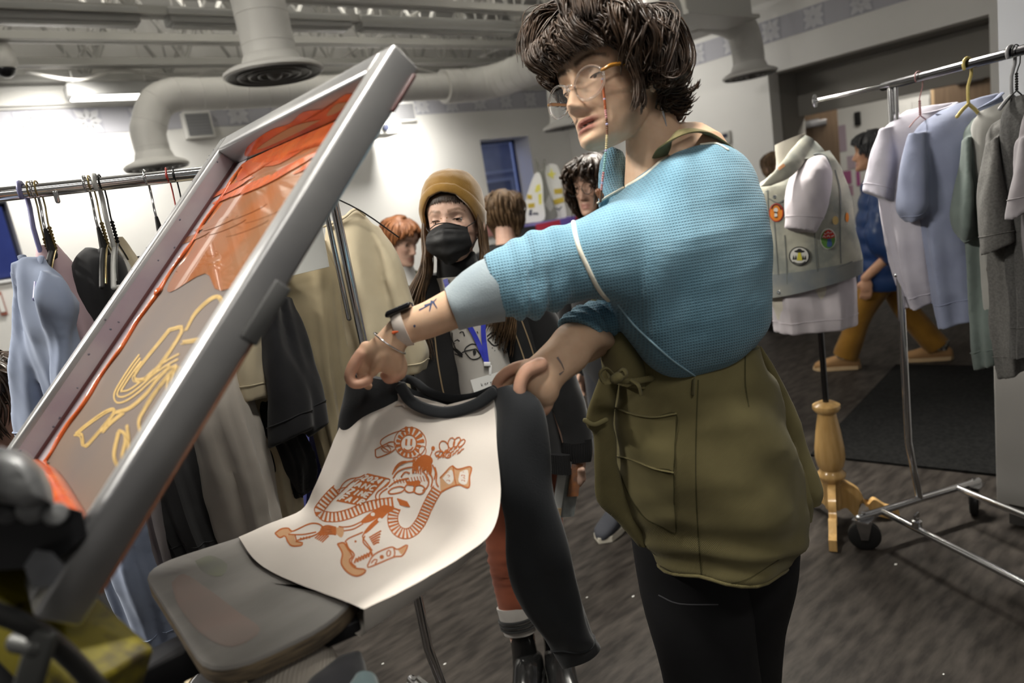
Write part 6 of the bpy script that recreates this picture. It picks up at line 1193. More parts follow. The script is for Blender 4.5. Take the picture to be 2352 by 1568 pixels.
# auburn-haired visitor by the wall, looking down to the right
r_, R, t, f, sd, up, zs_ = walker('person with auburn hair tied back and a green jacket by the bright wall', 921, 556, 3.45, radians(180-38+52), -.35, sk_pale, s=.98, hairm=m_auburn, hz=HZ([.075, .06, .03, -.005, -.04, -.06]), zend=lambda p: np.interp(abs((p+pi) % (2*pi)-pi), [0, .6, 1.0, 1.5, pi], [.07, .055, .01, -.035, -.06]), nl=130, vol=.008, hr=.006, curl=0., wave=.001, top=m_gj, legm=m_jean, seed=3)
mb = MB(); mb.ball(t+R@V3(.0, -.135, .0), .034, 14); build('hair_bun', mb, m_auburn, r_)
mb = MB(); rg = [[up(zs_+z)+sd*w*cos(a)+f*(w*.9*sin(a)+.01) for a in np.linspace(0, 2*pi, 24, endpoint=False)] for z, w in ((.075, .066), (.03, .08), (-.02, .105))]; mb.loft(rg, caps=(False, False), sub=2); build('white_collar', mb, cloth('white_cotton', (.50, .49, .47)), r_)
mb = MB(); rg = [[up(zs_+z)+sd*w*np.sign(cos(a))*abs(cos(a))**.85+f*dp*sin(a) for a in np.linspace(-.9, 1.4, 20)] for z, w, dp in ((-.12, .197, .120), (-.3, .203, .134), (-.5, .203, .140))]; mb.grid(np.array(rg)); build('navy_panel', mb, m_nav, r_)
# curly-haired visitor with glasses, half hidden by the sweater
r_, R, t, f, sd, up, zs_ = walker('person with long dark curls and round glasses half hidden behind the sweater', 1362, 428, 2.74, radians(180-38-40), -.05, (.50, .32, .24), s=.98, hairm=m_curl, hz=HZ([.07, .055, .03, .0, -.04, -.08]), zend=lambda p: np.interp(abs((p+pi) % (2*pi)-pi), [0, .5, .9, 1.5, pi], [.06, .03, -.11, -.16, -.19]), nl=230, vol=.026, hr=.006, curl=.02, wave=.012, top=m_hood, legm=m_jean, stance=[(.02, -.16, 0), (.10, .05, 0)], shoe=(mat('canvas_black', (.03, .032, .04), rough=.8), mat('sole_cream', (.50, .47, .40), rough=.7)), seed=8)
mb = MB()
for s in (-1, 1): mb.tube([t+R@(V3(s*.034+.026*cos(a), .102-.004*abs(cos(a)), .002+.024*sin(a))*.98) for a in np.linspace(0, 2*pi, 24, endpoint=False)], .0014, 6, closed=True); mb.tube([t+R@(V3(s*.06, .096, .006)*.98), t+R@(V3(s*.08, -.01, .01)*.98)], .0013, 6)
mb.tube([t+R@V3(-.009, .102, .004), t+R@V3(.009, .102, .004)], .0013, 6); build('wire_glasses', mb, mat('wire_black', (.02, .02, .02), rough=.3, metal=.8), r_)
# visitor seen from behind by the tall window
r_, R, t, f, sd, up, zs_ = walker('person with wavy brown bob seen from behind below the tall window', 1160, 492, 3.75, radians(-38-25), -.1, sk_pale, s=1.0, hairm=m_mid, hz=HZ([.07, .055, .03, .0, -.06, -.11]), zend=lambda p: np.interp(abs((p+pi) % (2*pi)-pi), [0, .6, 1.0, 1.5, pi], [.05, .02, -.10, -.13, -.15]), nl=260, vol=.022, hr=.0055, curl=.01, wave=.010, top=m_hood, legm=m_jean, shoulder=.20, seed=5)
mb = MB(); rg = [[up(zs_+z)+sd*w*cos(a)+f*(w*.8*sin(a)-.03) for a in np.linspace(0, 2*pi, 24, endpoint=False)] for z, w in ((.05, .09), (.02, .125), (-.03, .14), (-.05, .11))]; mb.loft(rg, caps=(False, False), sub=3); build('hood', mb, m_hood, r_)
# walking person in mustard trousers
m_must = cloth('mustard_corduroy', (.20, .098, .012), (.15, .07, .008)); m_puff = mat('navy_puffer', (.018, .045, .13), rough=.35, col2=(.012, .03, .10), nscale=8)
r_, R, t, f, sd, up, zs_ = walker('person striding past in a navy puffer jacket and mustard trousers', 2000, 348, 4.28, radians(26), .0, (.48, .27, .17), s=1.0, hairm=m_grey, hz=HZ([.075, .06, .02, -.02, -.05, -.08]), zend=lambda p: np.interp(abs((p+pi) % (2*pi)-pi), [0, .6, 1.0, 1.5, pi], [.07, .05, -.01, -.05, -.09]), nl=110, vol=.010, hr=.006, curl=.004, wave=.003, top=None, legm=m_must, shoulder=.21, stance=[(.27, -.06, .0), (-.27, .06, .0)], shoe=(mat('tan_suede', (.26, .145, .06), rough=.8), mat('gum_sole', (.42, .30, .17), rough=.7)), seed=9)
mb = MB(); rg = []
for k, z in enumerate(np.linspace(.05, -.66, 36)):
    w = np.interp(z, [-.66, -.56, -.2, -.06, 0, .05], [.215, .235, .235, .225, .15, .085]); dp = np.interp(z, [-.66, -.3, 0, .05], [.155, .165, .11, .08]); b = .012*abs(sin(k*pi/5)); rg.append([up(zs_+z)+sd*(w+b)*cos(a)+f*(dp+b)*sin(a) for a in np.linspace(0, 2*pi, 32, endpoint=False)])
mb.grid(np.array(rg), closed=True, caps=(True, True)); build('puffer_jacket', mb, m_puff, r_)
for s in (-1, 1):
    a, e, hh = up(zs_-.06, 0, s*.2), up(zs_-.32, -.05*s, s*.265), up(zs_-.54, .12*s, s*.25); q = catmull(np.array([a, (a+e)/2, e, (e+hh)/2, hh]), 6); mb = MB(); mb.tube(q, [.078-.0008*i+.008*abs(sin(i*pi/4)) for i in range(len(q))], 18); build('puffer_sleeve', mb, m_puff, r_)
for i, s in enumerate((-1, 1)):
    ft = up(.09, (.27, -.27)[i], (-.06, .06)[i]); mb = MB(); mb.tube([ft+V3(0, 0, -.01), ft+V3(0, 0, .05)-f*.01], .062, 18, rnd=False); build('plaid_ankle', mb, mat('plaid_dark', (.03, .03, .03), rough=.8, col2=(.30, .29, .26), nscale=45, ncon=(.5, .56)), r_)
# head glimpsed behind the dress form, profile at the photo's edge
r_, R, t, f, sd, up, zs_ = walker('person mostly hidden behind the neck of the dress form', 1782, 385, 5.6, radians(180-38+20), 0, (.5, .33, .26), s=1.0, hairm=m_mid, hz=HZ([.07, .055, .02, -.02, -.06, -.1]), zend=lambda p: np.interp(abs((p+pi) % (2*pi)-pi), [0, .6, 1.0, pi], [.06, .03, -.10, -.14]), nl=110, vol=.012, top=m_hood, legm=m_jean, arms=False, seed=12)
r_, R, t, f, sd, up, zs_ = walker('person with glasses seen in profile at the very edge beside the shirt rack', -18, 925, 1.55, radians(-38-78), -.1, (.42, .26, .19), s=.92, hairm=m_curl, hz=HZ([.07, .055, .02, -.02, -.06, -.1]), zend=lambda p: np.interp(abs((p+pi) % (2*pi)-pi), [0, .6, 1.0, pi], [.055, .035, -.09, -.16]), nl=160, vol=.022, hr=.006, wave=.01, top=m_hood, legm=m_jean, arms=False, seed=14)
mb = MB()
for s in (-1, 1): mb.tube([t+R@(V3(s*.034+.025*cos(a), .100-.004*abs(cos(a)), .002+.022*sin(a))*.92) for a in np.linspace(0, 2*pi, 24, endpoint=False)], .0016, 6, closed=True); mb.tube([t+R@(V3(s*.06, .094, .006)*.92), t+R@(V3(s*.08, -.01, .01)*.92)], .0016, 6)
build('glasses', mb, MATS['wire_black'], r_)
# ================================================================== garment racks
m_chr = chrome('rack_chrome'); m_chd = mat('rack_chrome_dark', (.10, .10, .105), rough=.18, metal=1.); m_rub = mat('rubber_black', (.012, .012, .012), rough=.6)
def caster(t, c, ax):
    mb = MB(); s = nrm(ax); mb.lathe([(.01, -.012), (.05, -.014), (.055, -.010), (.055, .010), (.05, .014), (.01, .012)], c, s, 28); w = build('caster_wheel', mb, m_rub, t)
    mb = MB(); f = np.cross(s, (0, 0, 1)); 
    for q in (-1, 1): mb.poly([c+s*q*.018+f*.012+V3(0, 0, -.012), c+s*q*.018-f*.012+V3(0, 0, -.012), c+s*q*.018-f*.028+V3(0, 0, .062), c+s*q*.018+f*.028+V3(0, 0, .062)], .002, s)
    mb.box(c+V3(0, 0, .063), (.06, .06, .006)); mb.lathe([(.008, 0), (.008, .03)], c+V3(0, 0, .06), n=10); build('caster_fork', mb, m_chr, w)
def rack(name_lbl, top, foot, long_dir, length, ext, bar_r, bar_dir, cap=True):
    """top/foot: post line at this end (x,y); long_dir towards the other end"""
    t = thing('garment_rack', name_lbl, 'clothes rack', (foot[0], foot[1], 0)); ld = nrm((*long_dir, 0)); cd = nrm(np.cross(ld, (0, 0, 1))); e0 = V3(*foot, 0)
    for k, sx in enumerate((0, length)):
        o = e0+ld*sx; mb = MB(); mb.tube([o-cd*.27+V3(0, 0, .13), o+cd*.27+V3(0, 0, .13)], .0135, 14); build('cross_foot', mb, m_chr, t)
        for q in (-1, 1): caster(t, o+cd*.25*q+V3(0, 0, .056), nrm(ld*.6+cd*.5*q))
        tp = V3(*top, 0)+ld*sx; mb = MB(); mb.tube([o+V3(0, 0, .13), tp+V3(0, 0, .37), tp+V3(0, 0, .40), tp+V3(0, 0, 1.0)], .0125, 14); mb.tube([tp+V3(0, 0, .98), tp+V3(0, 0, 1.61)], .0105, 14); mb.tube([tp+ld*.022+V3(0, 0, 1.25), tp+ld*.022+V3(0, 0, 1.61)], .006, 10); mb.ball(tp+cd*.016+V3(0, 0, .99), .008, 8); build('post', mb, m_chr, t)
    for q in (-.17, .17):
        mb = MB(); mb.tube([e0+cd*q+V3(0, 0, .13), e0+cd*q+ld*length+V3(0, 0, .13)], .0125, 14); build('base_rail', mb, m_chr, t)
    mb = MB(); mb.lathe([(.016, 0), (.016, .02), (.008, .024), (.008, .03)], e0+cd*.17+ld*.16+V3(0, 0, .14), n=10); mb.box(e0+cd*.17+ld*.16+V3(0, 0, .178), (.035, .006, .018)); build('wing_screw', mb, m_chr, t)
    return t, V3(*top, 1.62), ld
# left rack (end post inside the frame, the rest leaves it)
e = PZ(985, 1495, .36); bl = PZ(0, 447, 1.62); br_ = PZ(440, 400, 1.62); bd_ = nrm(br_-bl)
tl, tp_, ld_ = rack('chrome clothes rack loaded with shirts behind the raised screen', e[:2], (e[0]+.02, e[1]-.03), (-bd_[0], -bd_[1]), 1.25, 0, .013, bd_)
mb = MB(); b0 = bl-bd_*.65; b1 = bl+bd_*(.60); mb.tube([b0, b1], .0135, 18); build('hang_bar', mb, m_chr, tl); mb = MB(); q = PZ(127, 442, 1.605); mb.tube([q, q-V3(0, 0, .016)], .0045, 8); build('bar_pin', mb, m_chr, tl)
BL = lambda x: None
def bar_at(b, d, x):   # point of a bar that shows at photo column x
    lo, hi = -1.2, 1.6
    for _ in range(50):
        m = (lo+hi)/2
        if pix(b+d*m)[0] < x: lo = m
        else: hi = m
    return b+d*lo
# right rack
pr0 = PZ(2045, 195, 1.62); c0r = PZ(1872, 232, 1.62); rd = nrm(PZ(2345, 116, 1.62)-pr0)
f0 = PZ(2112, 1140, .14)
tr_, _, _ = rack('chrome clothes rack on black casters hung with pastel and grey tees', pr0[:2], f0[:2], (rd[0], rd[1]), 1.3, 0, .013, rd)
mb = MB(); mb.tube([c0r, pr0+rd*.02], .0065, 12); mb.lathe([(.001, -.004), (.022, -.003), (.024, 0), (.022, .003), (.008, .006)], c0r, (c0r-pr0), 20); build('extension_rod', mb, m_chr, tr_)
mb = MB(); mb.tube([pr0-rd*.03, pr0+rd*1.45], .0135, 16); build('hang_bar', mb, m_chd, tr_)

# ---- hangers: hook over the bar, twisted or moulded neck, two arms down to the shoulders
def hanger(label, bar, style, m, drop, arm, armdir, width=None, grp=None, hook_r=.019, bar_=True):
    t = thing('hanger', label, 'clothes hanger', bar+V3(0, 0, -drop), grp); a = nrm(armdir); r = {'wire': .0016, 'plastic': .0045, 'rod': .0024}[style]
    hk = [bar+a*(hook_r*cos(q))+V3(0, 0, hook_r*sin(q)) for q in np.linspace(-.6, pi, 12)]
    pts = [x for x in hk]+[bar-a*hook_r*.9+V3(0, 0, -.03), bar+V3(0, 0, -drop*.55), bar+V3(0, 0, -drop)]
    mb = MB(); mb.tube(pts, r, 8, sub=2); 
    if style == 'wire':
        for s in (0, pi): mb.tube([bar+V3(0, 0, -drop+.045*(1-k/24))+.0028*(a*cos(k*.9+s)+np.cross(a, (0, 0, 1))*sin(k*.9+s)) for k in range(25)], .0015, 6)
    build('hook', mb, m, t)
    o = bar+V3(0, 0, -drop)
    for s, (dx, dz) in zip((-1, 1), arm):
        mb = MB(); mb.tube([o, o+a*dx*.5+V3(0, 0, -dz*.42), o+a*dx+V3(0, 0, -dz)], r*1.15 if style != 'rod' else .005, 8, sub=3); build('shoulder_arm', mb, m if style != 'rod' else MATS['rubber_black'], t)
    if style == 'plastic' and bar_:
        mb = MB(); mb.tube([o+a*arm[0][0]+V3(0, 0, -arm[0][1]), o+V3(0, 0, -arm[0][1]-.004), o+a*arm[1][0]+V3(0, 0, -arm[1][1])], r, 8, sub=3); build('cross_bar', mb, m, t)
    if style == 'rod':
        mb = MB(); mb.tube([o+V3(0, 0, .04), o+V3(0, 0, .02), o+V3(0, 0, -.02)], [.005, .008, .014], 12, sub=3, flat=.7, up=np.cross(a, (0, 0, 1))); build('neck_grip', mb, MATS['rubber_black'], t)
    return t
hd_l = nrm(np.cross(bd_, (0, 0, 1))); hd_r = nrm(np.cross(rd, (0, 0, 1)))
def swivel(a, ang): return V3(a[0]*cos(ang)-a[1]*sin(ang), a[0]*sin(ang)+a[1]*cos(ang), 0)
m_brass = mat('brass_wire', (.30, .23, .10), rough=.3, metal=.9); m_perw = mat('periwinkle_plastic', (.20, .20, .36), rough=.4); m_whp = mat('pale_grey_plastic', (.50, .50, .48), rough=.4); m_redw = mat('red_wire', (.35, .03, .02), rough=.4); m_bkw = mat('black_wire', (.02, .02, .02), rough=.35, metal=.6); m_pnk = mat('pink_wire', (.40, .20, .20), rough=.4); m_ylp = mat('yellow_plastic', (.52, .42, .14), rough=.4); m_grp = mat('grey_plastic', (.28, .28, .29), rough=.4)
sw_ = swivel(hd_l, -.25)
std = ((-.12, .075), (.12, .075))
for x, st, m, dr, lb in ((52, 'plastic', m_perw, .125, 'periwinkle plastic hanger nearest the blue window'), (70, 'wire', m_brass, .135, 'brass wire hanger just after the periwinkle one'), (78, 'rod', m_chr, .115, 'chrome-hook hanger with dark shoulders between two brass wires'), (88, 'wire', m_brass, .115, 'brass wire hanger holding the mauve shirt'), (198, 'rod', m_chr, .125, 'chrome hook hanger with a clip over the charcoal sweatshirt'), (209, 'wire', m_brass, .12, 'thin brass wire hanger beside the white plastic hook'), (222, 'plastic', m_whp, .13, 'pale grey plastic hanger above the white shirt'), (233, 'wire', m_bkw, .12, 'dark twisted wire hanger after the pale plastic one'), (336, 'rod', m_chr, .12, 'chrome hook with a grey rubber neck hanging empty'), (386, 'wire', m_redw, .12, 'red wire hanger close to the screen frame'), (402, 'wire', m_bkw, .12, 'black wire hanger touching the screen frame')):
    hanger(lb, bar_at(bl, bd_, x), st, m, dr, std, sw_, hook_r=.0185)
b = bar_at(bl, bd_, 735); hanger('thin black wire hanger sticking out past the screen above the cream tee', b, 'wire', m_bkw, .08, ((-.05, .01), (.15, .13)), nrm(CX*.9+FWD*.3)*V3(1, 1, 0))
for x, st, m, dr, lb in ((2110, 'wire', m_pnk, .115, 'pink wire hanger holding the lavender tee'), (2222, 'plastic', m_ylp, .11, 'yellow plastic hanger holding the blue tee'), (2322, 'plastic', m_grp, .11, 'grey plastic hanger next to a black wire one'), (2334, 'wire', m_bkw, .10, 'black twisted wire hanger at the photo edge')):
    hanger(lb, bar_at(pr0, rd, x), st, m, dr, ((-.055, .038), (.055, .03)), swivel(hd_r, .2), hook_r=.0185, bar_=False)

# ---- garments
def garment(name, label, cat, m, parts, t=None, grp=None, amp=.006, scale=7, folds=5, seed=1, collar=None, hem=True):
    """parts: list of (part_name or None, rows) ; the first is the body"""
    G = rings_px(parts[0][1], n=44, sub=6, ex=2.3); f = lambda u, v: (.008*np.sin(2*pi*u*folds+3*v+seed)+.004*np.sin(2*pi*u*(folds*2+1)-2*v))*np.clip(v*1.8-.1, 0, 1)
    cr = lambda g, k: wrinkle(g, .0032*k, 11, stretch=(1, 1, .55), seed=seed*2.7, sharp=True)
    G = cr(wrinkle(G, amp, scale, stretch=(1, 1, .35), seed=seed, folds=f), 1.); mb = MB(); mb.grid(G, closed=True, caps=(True, True)); seams = [(G[-4], 'hem_seam')] if hem else []
    for pn, rows in parts[1:]:
        g = rings_px(rows, n=32, sub=6, ex=2.2); g = cr(wrinkle(g, amp*.9, scale*1.3, stretch=(1, 1, .5), seed=seed+3, folds=lambda u, v: .004*np.sin(2*pi*u*3+4*v+seed)), .8); mb.grid(g, closed=True, caps=(True, True)); seams.append((g[-4], 'cuff_seam'))
    if len(parts) > 1: mb = fuse(mb, .0058, 3)
    o = build(name, mb, m, smooth='all' if len(parts) > 1 else True); tag(o, label, cat, grp)
    for r2, nm in seams: h = MB(); c = r2.mean(0); h.tube(c+(r2-c)*1.006, .0016, 6, closed=True); build(nm, h, m, o)
    if collar: h = MB(); h.tube([P(*q) for q in collar], .0075, 10, flat=.4, sub=5, up=nrm(-FWD*.3+CY)); build('collar', h, m, o)
    return o
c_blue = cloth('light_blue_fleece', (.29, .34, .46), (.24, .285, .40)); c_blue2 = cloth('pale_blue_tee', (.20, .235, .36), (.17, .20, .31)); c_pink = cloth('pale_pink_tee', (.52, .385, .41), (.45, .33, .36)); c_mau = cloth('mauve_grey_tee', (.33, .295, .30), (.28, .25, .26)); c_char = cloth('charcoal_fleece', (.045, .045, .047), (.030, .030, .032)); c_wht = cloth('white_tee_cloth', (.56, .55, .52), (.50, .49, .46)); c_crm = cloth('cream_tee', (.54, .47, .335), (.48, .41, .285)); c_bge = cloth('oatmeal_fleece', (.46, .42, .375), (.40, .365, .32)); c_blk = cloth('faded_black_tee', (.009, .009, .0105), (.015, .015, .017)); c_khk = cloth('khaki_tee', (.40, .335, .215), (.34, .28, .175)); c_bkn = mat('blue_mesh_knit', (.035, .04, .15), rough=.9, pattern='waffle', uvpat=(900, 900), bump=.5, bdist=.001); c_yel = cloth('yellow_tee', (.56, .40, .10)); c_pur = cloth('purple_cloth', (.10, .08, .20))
k1 = 'shirts on the rack behind the screen'
garment('sweatshirt', 'long light blue sweatshirt on the periwinkle hanger nearest the window', 'sweatshirt', c_blue, [(None, [(48, 590, 96, 586, 1.30, 1.29, .02), (52, 640, 142, 652, 1.31, 1.27, .03), (66, 740, 172, 765, 1.33, 1.29, .034), (106, 860, 214, 880, 1.36, 1.33, .034), (150, 980, 250, 1000, 1.39, 1.36, .034), (190, 1110, 290, 1135, 1.43, 1.40, .034), (232, 1260, 332, 1272, 1.47, 1.44, .034), (280, 1410, 378, 1402, 1.51, 1.48, .032), (338, 1514, 398, 1490, 1.53, 1.51, .03)]), ('sleeve', [(46, 598, 66, 600, 1.31, 1.31, .02), (42, 690, 92, 700, 1.34, 1.33, .026), (38, 810, 96, 820, 1.36, 1.35, .03), (38, 930, 112, 930, 1.39, 1.38, .03), (52, 1050, 128, 1046, 1.42, 1.41, .026)]), ('sleeve', [(112, 622, 136, 640, 1.27, 1.26, .02), (116, 690, 158, 700, 1.27, 1.26, .04), (122, 770, 166, 780, 1.29, 1.28, .026), (135, 860, 180, 860, 1.31, 1.30, .04), (150, 960, 190, 950, 1.33, 1.32, .035)])], seed=1, folds=4, amp=.010, scale=9, collar=[(50, 588, 1.295), (58, 606, 1.285), (72, 620, 1.28), (86, 612, 1.28), (95, 590, 1.285)])
garment('t_shirt', 'pale pink tee squeezed between the light blue sweatshirt and the mauve shirt', 't-shirt', c_pink, [(None, [(98, 568, 118, 565, 1.36, 1.36, .02), (122, 630, 160, 640, 1.37, 1.35, .04), (145, 720, 206, 740, 1.39, 1.37, .05), (184, 860, 256, 872, 1.42, 1.40, .05), (232, 1000, 302, 1010, 1.46, 1.44, .05), (276, 1130, 336, 1130, 1.50, 1.48, .05), (312, 1230, 352, 1228, 1.52, 1.50, .04), (340, 1302, 362, 1298, 1.54, 1.53, .02)])], seed=2, hem=False)
garment('t_shirt', 'mauve-grey tee just past the pink one on the crowded rack end', 't-shirt', c_mau, [(None, [(124, 584, 150, 580, 1.40, 1.40, .02), (150, 640, 196, 672, 1.41, 1.39, .04), (188, 740, 242, 765, 1.43, 1.41, .05), (235, 900, 302, 905, 1.47, 1.45, .05), (292, 1080, 368, 1080, 1.52, 1.50, .05), (335, 1200, 392, 1195, 1.55, 1.53, .05), (362, 1330, 408, 1325, 1.58, 1.57, .04), (378, 1490, 404, 1485, 1.63, 1.62, .03)])], seed=3)
garment('sweatshirt', 'charcoal sweatshirt on the chrome clip hanger, edge towards the screen', 'sweatshirt', c_char, [(None, [(200, 572, 232, 570, 1.40, 1.40, .02), (196, 610, 256, 596, 1.41, 1.38, .045), (195, 660, 274, 650, 1.42, 1.39, .05), (212, 760, 300, 745, 1.45, 1.42, .05), (268, 900, 360, 895, 1.48, 1.46, .05), (335, 1060, 436, 1055, 1.53, 1.50, .05), (382, 1190, 476, 1185, 1.57, 1.54, .05), (430, 1300, 512, 1290, 1.60, 1.57, .04)])], seed=4, collar=[(201, 574, 1.395), (207, 586, 1.385), (217, 590, 1.38), (226, 580, 1.385), (233, 572, 1.39)])
garment('t_shirt', 'white tee peeking out behind the charcoal sweatshirt shoulder', 't-shirt', c_wht, [(None, [(240, 564, 260, 556, 1.45, 1.45, .015), (254, 600, 284, 612, 1.46, 1.44, .03), (275, 680, 315, 690, 1.48, 1.46, .04), (310, 800, 365, 800, 1.51, 1.49, .04), (360, 980, 410, 980, 1.56, 1.55, .04)])], seed=5, hem=False)
garment('t_shirt', 'cream tee whose lower strip hangs between two black ones', 't-shirt', c_crm, [(None, [(260, 548, 277, 544, 1.49, 1.49, .015), (282, 600, 306, 612, 1.50, 1.48, .03), (330, 760, 382, 765, 1.53, 1.51, .035), (376, 960, 432, 960, 1.56, 1.54, .035), (396, 1060, 436, 1052, 1.57, 1.54, .035), (428, 1160, 458, 1156, 1.58, 1.555, .03), (456, 1264, 480, 1258, 1.60, 1.58, .02)])], seed=6, hem=False)
garment('t_shirt', 'black tee seen as a dark strip right behind the cream strip', 't-shirt', c_blk, [(None, [(300, 590, 330, 585, 1.56, 1.56, .02), (345, 760, 400, 760, 1.58, 1.57, .04), (405, 960, 460, 950, 1.62, 1.60, .04), (445, 1080, 492, 1075, 1.64, 1.63, .04), (476, 1190, 512, 1185, 1.67, 1.66, .035), (500, 1270, 525, 1266, 1.69, 1.68, .03)])], seed=7, hem=False)
garment('sweatshirt', 'oatmeal long-sleeved sweatshirt hanging low beside the black tees', 'sweatshirt', c_bge, [(None, [(380, 560, 440, 550, 1.56, 1.56, .02), (420, 700, 520, 690, 1.57, 1.55, .05), (450, 830, 545, 820, 1.57, 1.54, .06), (446, 960, 568, 930, 1.57, 1.52, .065), (452, 1050, 596, 1020, 1.58, 1.53, .065), (466, 1130, 618, 1095, 1.59, 1.55, .065), (486, 1205, 632, 1180, 1.61, 1.58, .06), (512, 1268, 644, 1245, 1.63, 1.61, .05)])], seed=8, amp=.009)
garment('t_shirt', 'cream tee with a short hemmed sleeve beside the raised screen edge', 't-shirt', c_crm, [(None, [(455, 560, 500, 550, 1.60, 1.60, .02), (500, 640, 590, 640, 1.61, 1.60, .04), (530, 760, 640, 760, 1.63, 1.61, .05), (555, 880, 640, 880, 1.66, 1.64, .05), (585, 1000, 660, 1000, 1.69, 1.67, .05), (612, 1100, 676, 1095, 1.71, 1.69, .05), (636, 1190, 690, 1184, 1.73, 1.71, .045), (655, 1250, 698, 1246, 1.74, 1.72, .04)]), ('sleeve', [(560, 690, 600, 680, 1.58, 1.57, .03), (545, 770, 606, 760, 1.57, 1.555, .04), (545, 850, 609, 842, 1.565, 1.555, .042), (560, 922, 612, 914, 1.57, 1.56, .04)])], seed=9)
garment('t_shirt', 'faded black tee with two wide short sleeves over the blue knit', 't-shirt', c_blk, [(None, [(520, 560, 560, 555, 1.63, 1.63, .02), (560, 650, 640, 650, 1.64, 1.62, .04), (590, 780, 655, 770, 1.66, 1.63, .045), (590, 880, 660, 880, 1.67, 1.65, .045), (578, 965, 690, 985, 1.68, 1.65, .045), (622, 1060, 716, 1050, 1.70, 1.67, .045), (660, 1110, 714, 1106, 1.72, 1.70, .035), (688, 1142, 706, 1134, 1.73, 1.72, .02)]), ('sleeve', [(592, 720, 640, 690, 1.585, 1.58, .03), (598, 820, 672, 800, 1.575, 1.57, .042), (610, 930, 702, 900, 1.58, 1.57, .046), (616, 1030, 716, 985, 1.59, 1.58, .045)]), ('sleeve', [(636, 690, 664, 680, 1.63, 1.62, .025), (664, 790, 702, 770, 1.625, 1.615, .036), (692, 890, 730, 870, 1.63, 1.62, .038), (716, 1002, 750, 975, 1.64, 1.63, .036)])], seed=10, amp=.009)
garment('t_shirt', 'khaki tee hanging beside the rack post behind the white size sign', 't-shirt', c_khk, [(None, [(640, 570, 720, 540, 1.70, 1.70, .025), (648, 640, 768, 620, 1.70, 1.68, .05), (660, 730, 780, 710, 1.70, 1.68, .055), (682, 830, 790, 810, 1.72, 1.69, .055), (716, 940, 800, 925, 1.74, 1.72, .055), (745, 1030, 812, 1010, 1.76, 1.74, .05), (768, 1090, 815, 1075, 1.78, 1.76, .045)])], seed=11, amp=.01)
garment('t_shirt', 'yellow tee showing only as a sliver under the grey-taped frame edge', 't-shirt', c_yel, [(None, [(590, 600, 640, 590, 1.76, 1.76, .02), (622, 690, 660, 685, 1.76, 1.75, .02), (645, 790, 680, 785, 1.78, 1.77, .02), (700, 980, 730, 976, 1.84, 1.83, .02)])], seed=12, hem=False)
garment('knit_top', 'dark blue mesh-knit top hanging under the black sleeves', 'knit top', c_bkn, [(None, [(600, 620, 650, 610, 1.80, 1.80, .02), (650, 800, 720, 790, 1.82, 1.81, .04), (690, 1000, 765, 985, 1.84, 1.82, .05), (684, 1090, 764, 1070, 1.85, 1.83, .05), (690, 1172, 750, 1150, 1.86, 1.84, .045)])], seed=13, hem=False)
garment('t_shirt', 'big cream tee at the rack end turned to face the masked person', 't-shirt', c_crm, [(None, [(744, 516, 822, 480, 1.74, 1.74, .03), (746, 556, 872, 530, 1.74, 1.74, .055), (756, 640, 902, 620, 1.745, 1.745, .065), (782, 740, 922, 730, 1.755, 1.755, .07), (806, 830, 936, 830, 1.77, 1.77, .07), (828, 910, 950, 905, 1.79, 1.79, .068), (848, 985, 962, 975, 1.80, 1.80, .065)]), ('sleeve', [(828, 500, 872, 522, 1.75, 1.75, .03), (866, 560, 916, 590, 1.745, 1.745, .05), (890, 640, 940, 668, 1.745, 1.745, .055), (905, 730, 962, 745, 1.755, 1.755, .055), (916, 810, 986, 800, 1.77, 1.77, .05), (930, 862, 976, 848, 1.78, 1.78, .04)])], seed=14, amp=.008, collar=[(744, 520, 1.70), (765, 512, 1.695), (790, 500, 1.695), (808, 484, 1.70), (822, 481, 1.71), (838, 494, 1.72)])
# white plastic size sign by the post
mb = MB(); q = [P(738, 512, 1.585), P(756, 612, 1.60), P(640, 640, 1.60), P(640, 545, 1.585)]; mb.poly(q, .003, FWD); tag(build('size_sign', mb, mat('sign_plastic', (.60, .61, .59), rough=.35), smooth=False), 'blank white plastic sign clipped beside the rack post', 'sign')
# right rack
c_lav = cloth('lavender_tee', (.47, .45, .51), (.41, .39, .455)); c_sky = cloth('sky_grey_tee', (.215, .24, .335), (.185, .205, .295)); c_sage = cloth('sage_tee', (.135, .165, .152), (.11, .135, .125)); c_pgr = cloth('pale_grey_tee', (.30, .295, .275), (.26, .255, .24)); c_hea = mat('heather_grey', (.085, .082, .078), rough=.95, col2=(.12, .116, .11), nscale=160, bump=.25, bscale=300); c_hea2 = mat('dark_heather', (.050, .049, .048), rough=.95, col2=(.075, .073, .07), nscale=160, bump=.25, bscale=300); c_lil = cloth('lilac_grey_tee', (.17, .155, .165), (.14, .13, .14))
garment('t_shirt', 'lavender-white tee first on the chrome rack by the dress form', 't-shirt', c_lav, [(None, [(2082, 256, 2196, 234, 2.27, 2.16, .03), (2030, 300, 2215, 290, 2.29, 2.16, .07), (2022, 360, 2215, 360, 2.31, 2.17, .08), (2022, 460, 2210, 455, 2.34, 2.19, .085), (2040, 560, 2205, 555, 2.37, 2.23, .085), (2062, 640, 2200, 630, 2.40, 2.27, .08), (2086, 706, 2196, 672, 2.43, 2.31, .07)]), ('sleeve', [(2020, 300, 2050, 290, 2.27, 2.25, .04), (2004, 350, 2052, 350, 2.27, 2.25, .055), (1992, 400, 2050, 405, 2.28, 2.26, .06), (1984, 440, 2048, 464, 2.29, 2.27, .058)])], seed=21, amp=.005, collar=[(2083, 260, 2.24), (2112, 262, 2.20), (2146, 256, 2.17), (2178, 246, 2.15), (2197, 236, 2.15)])
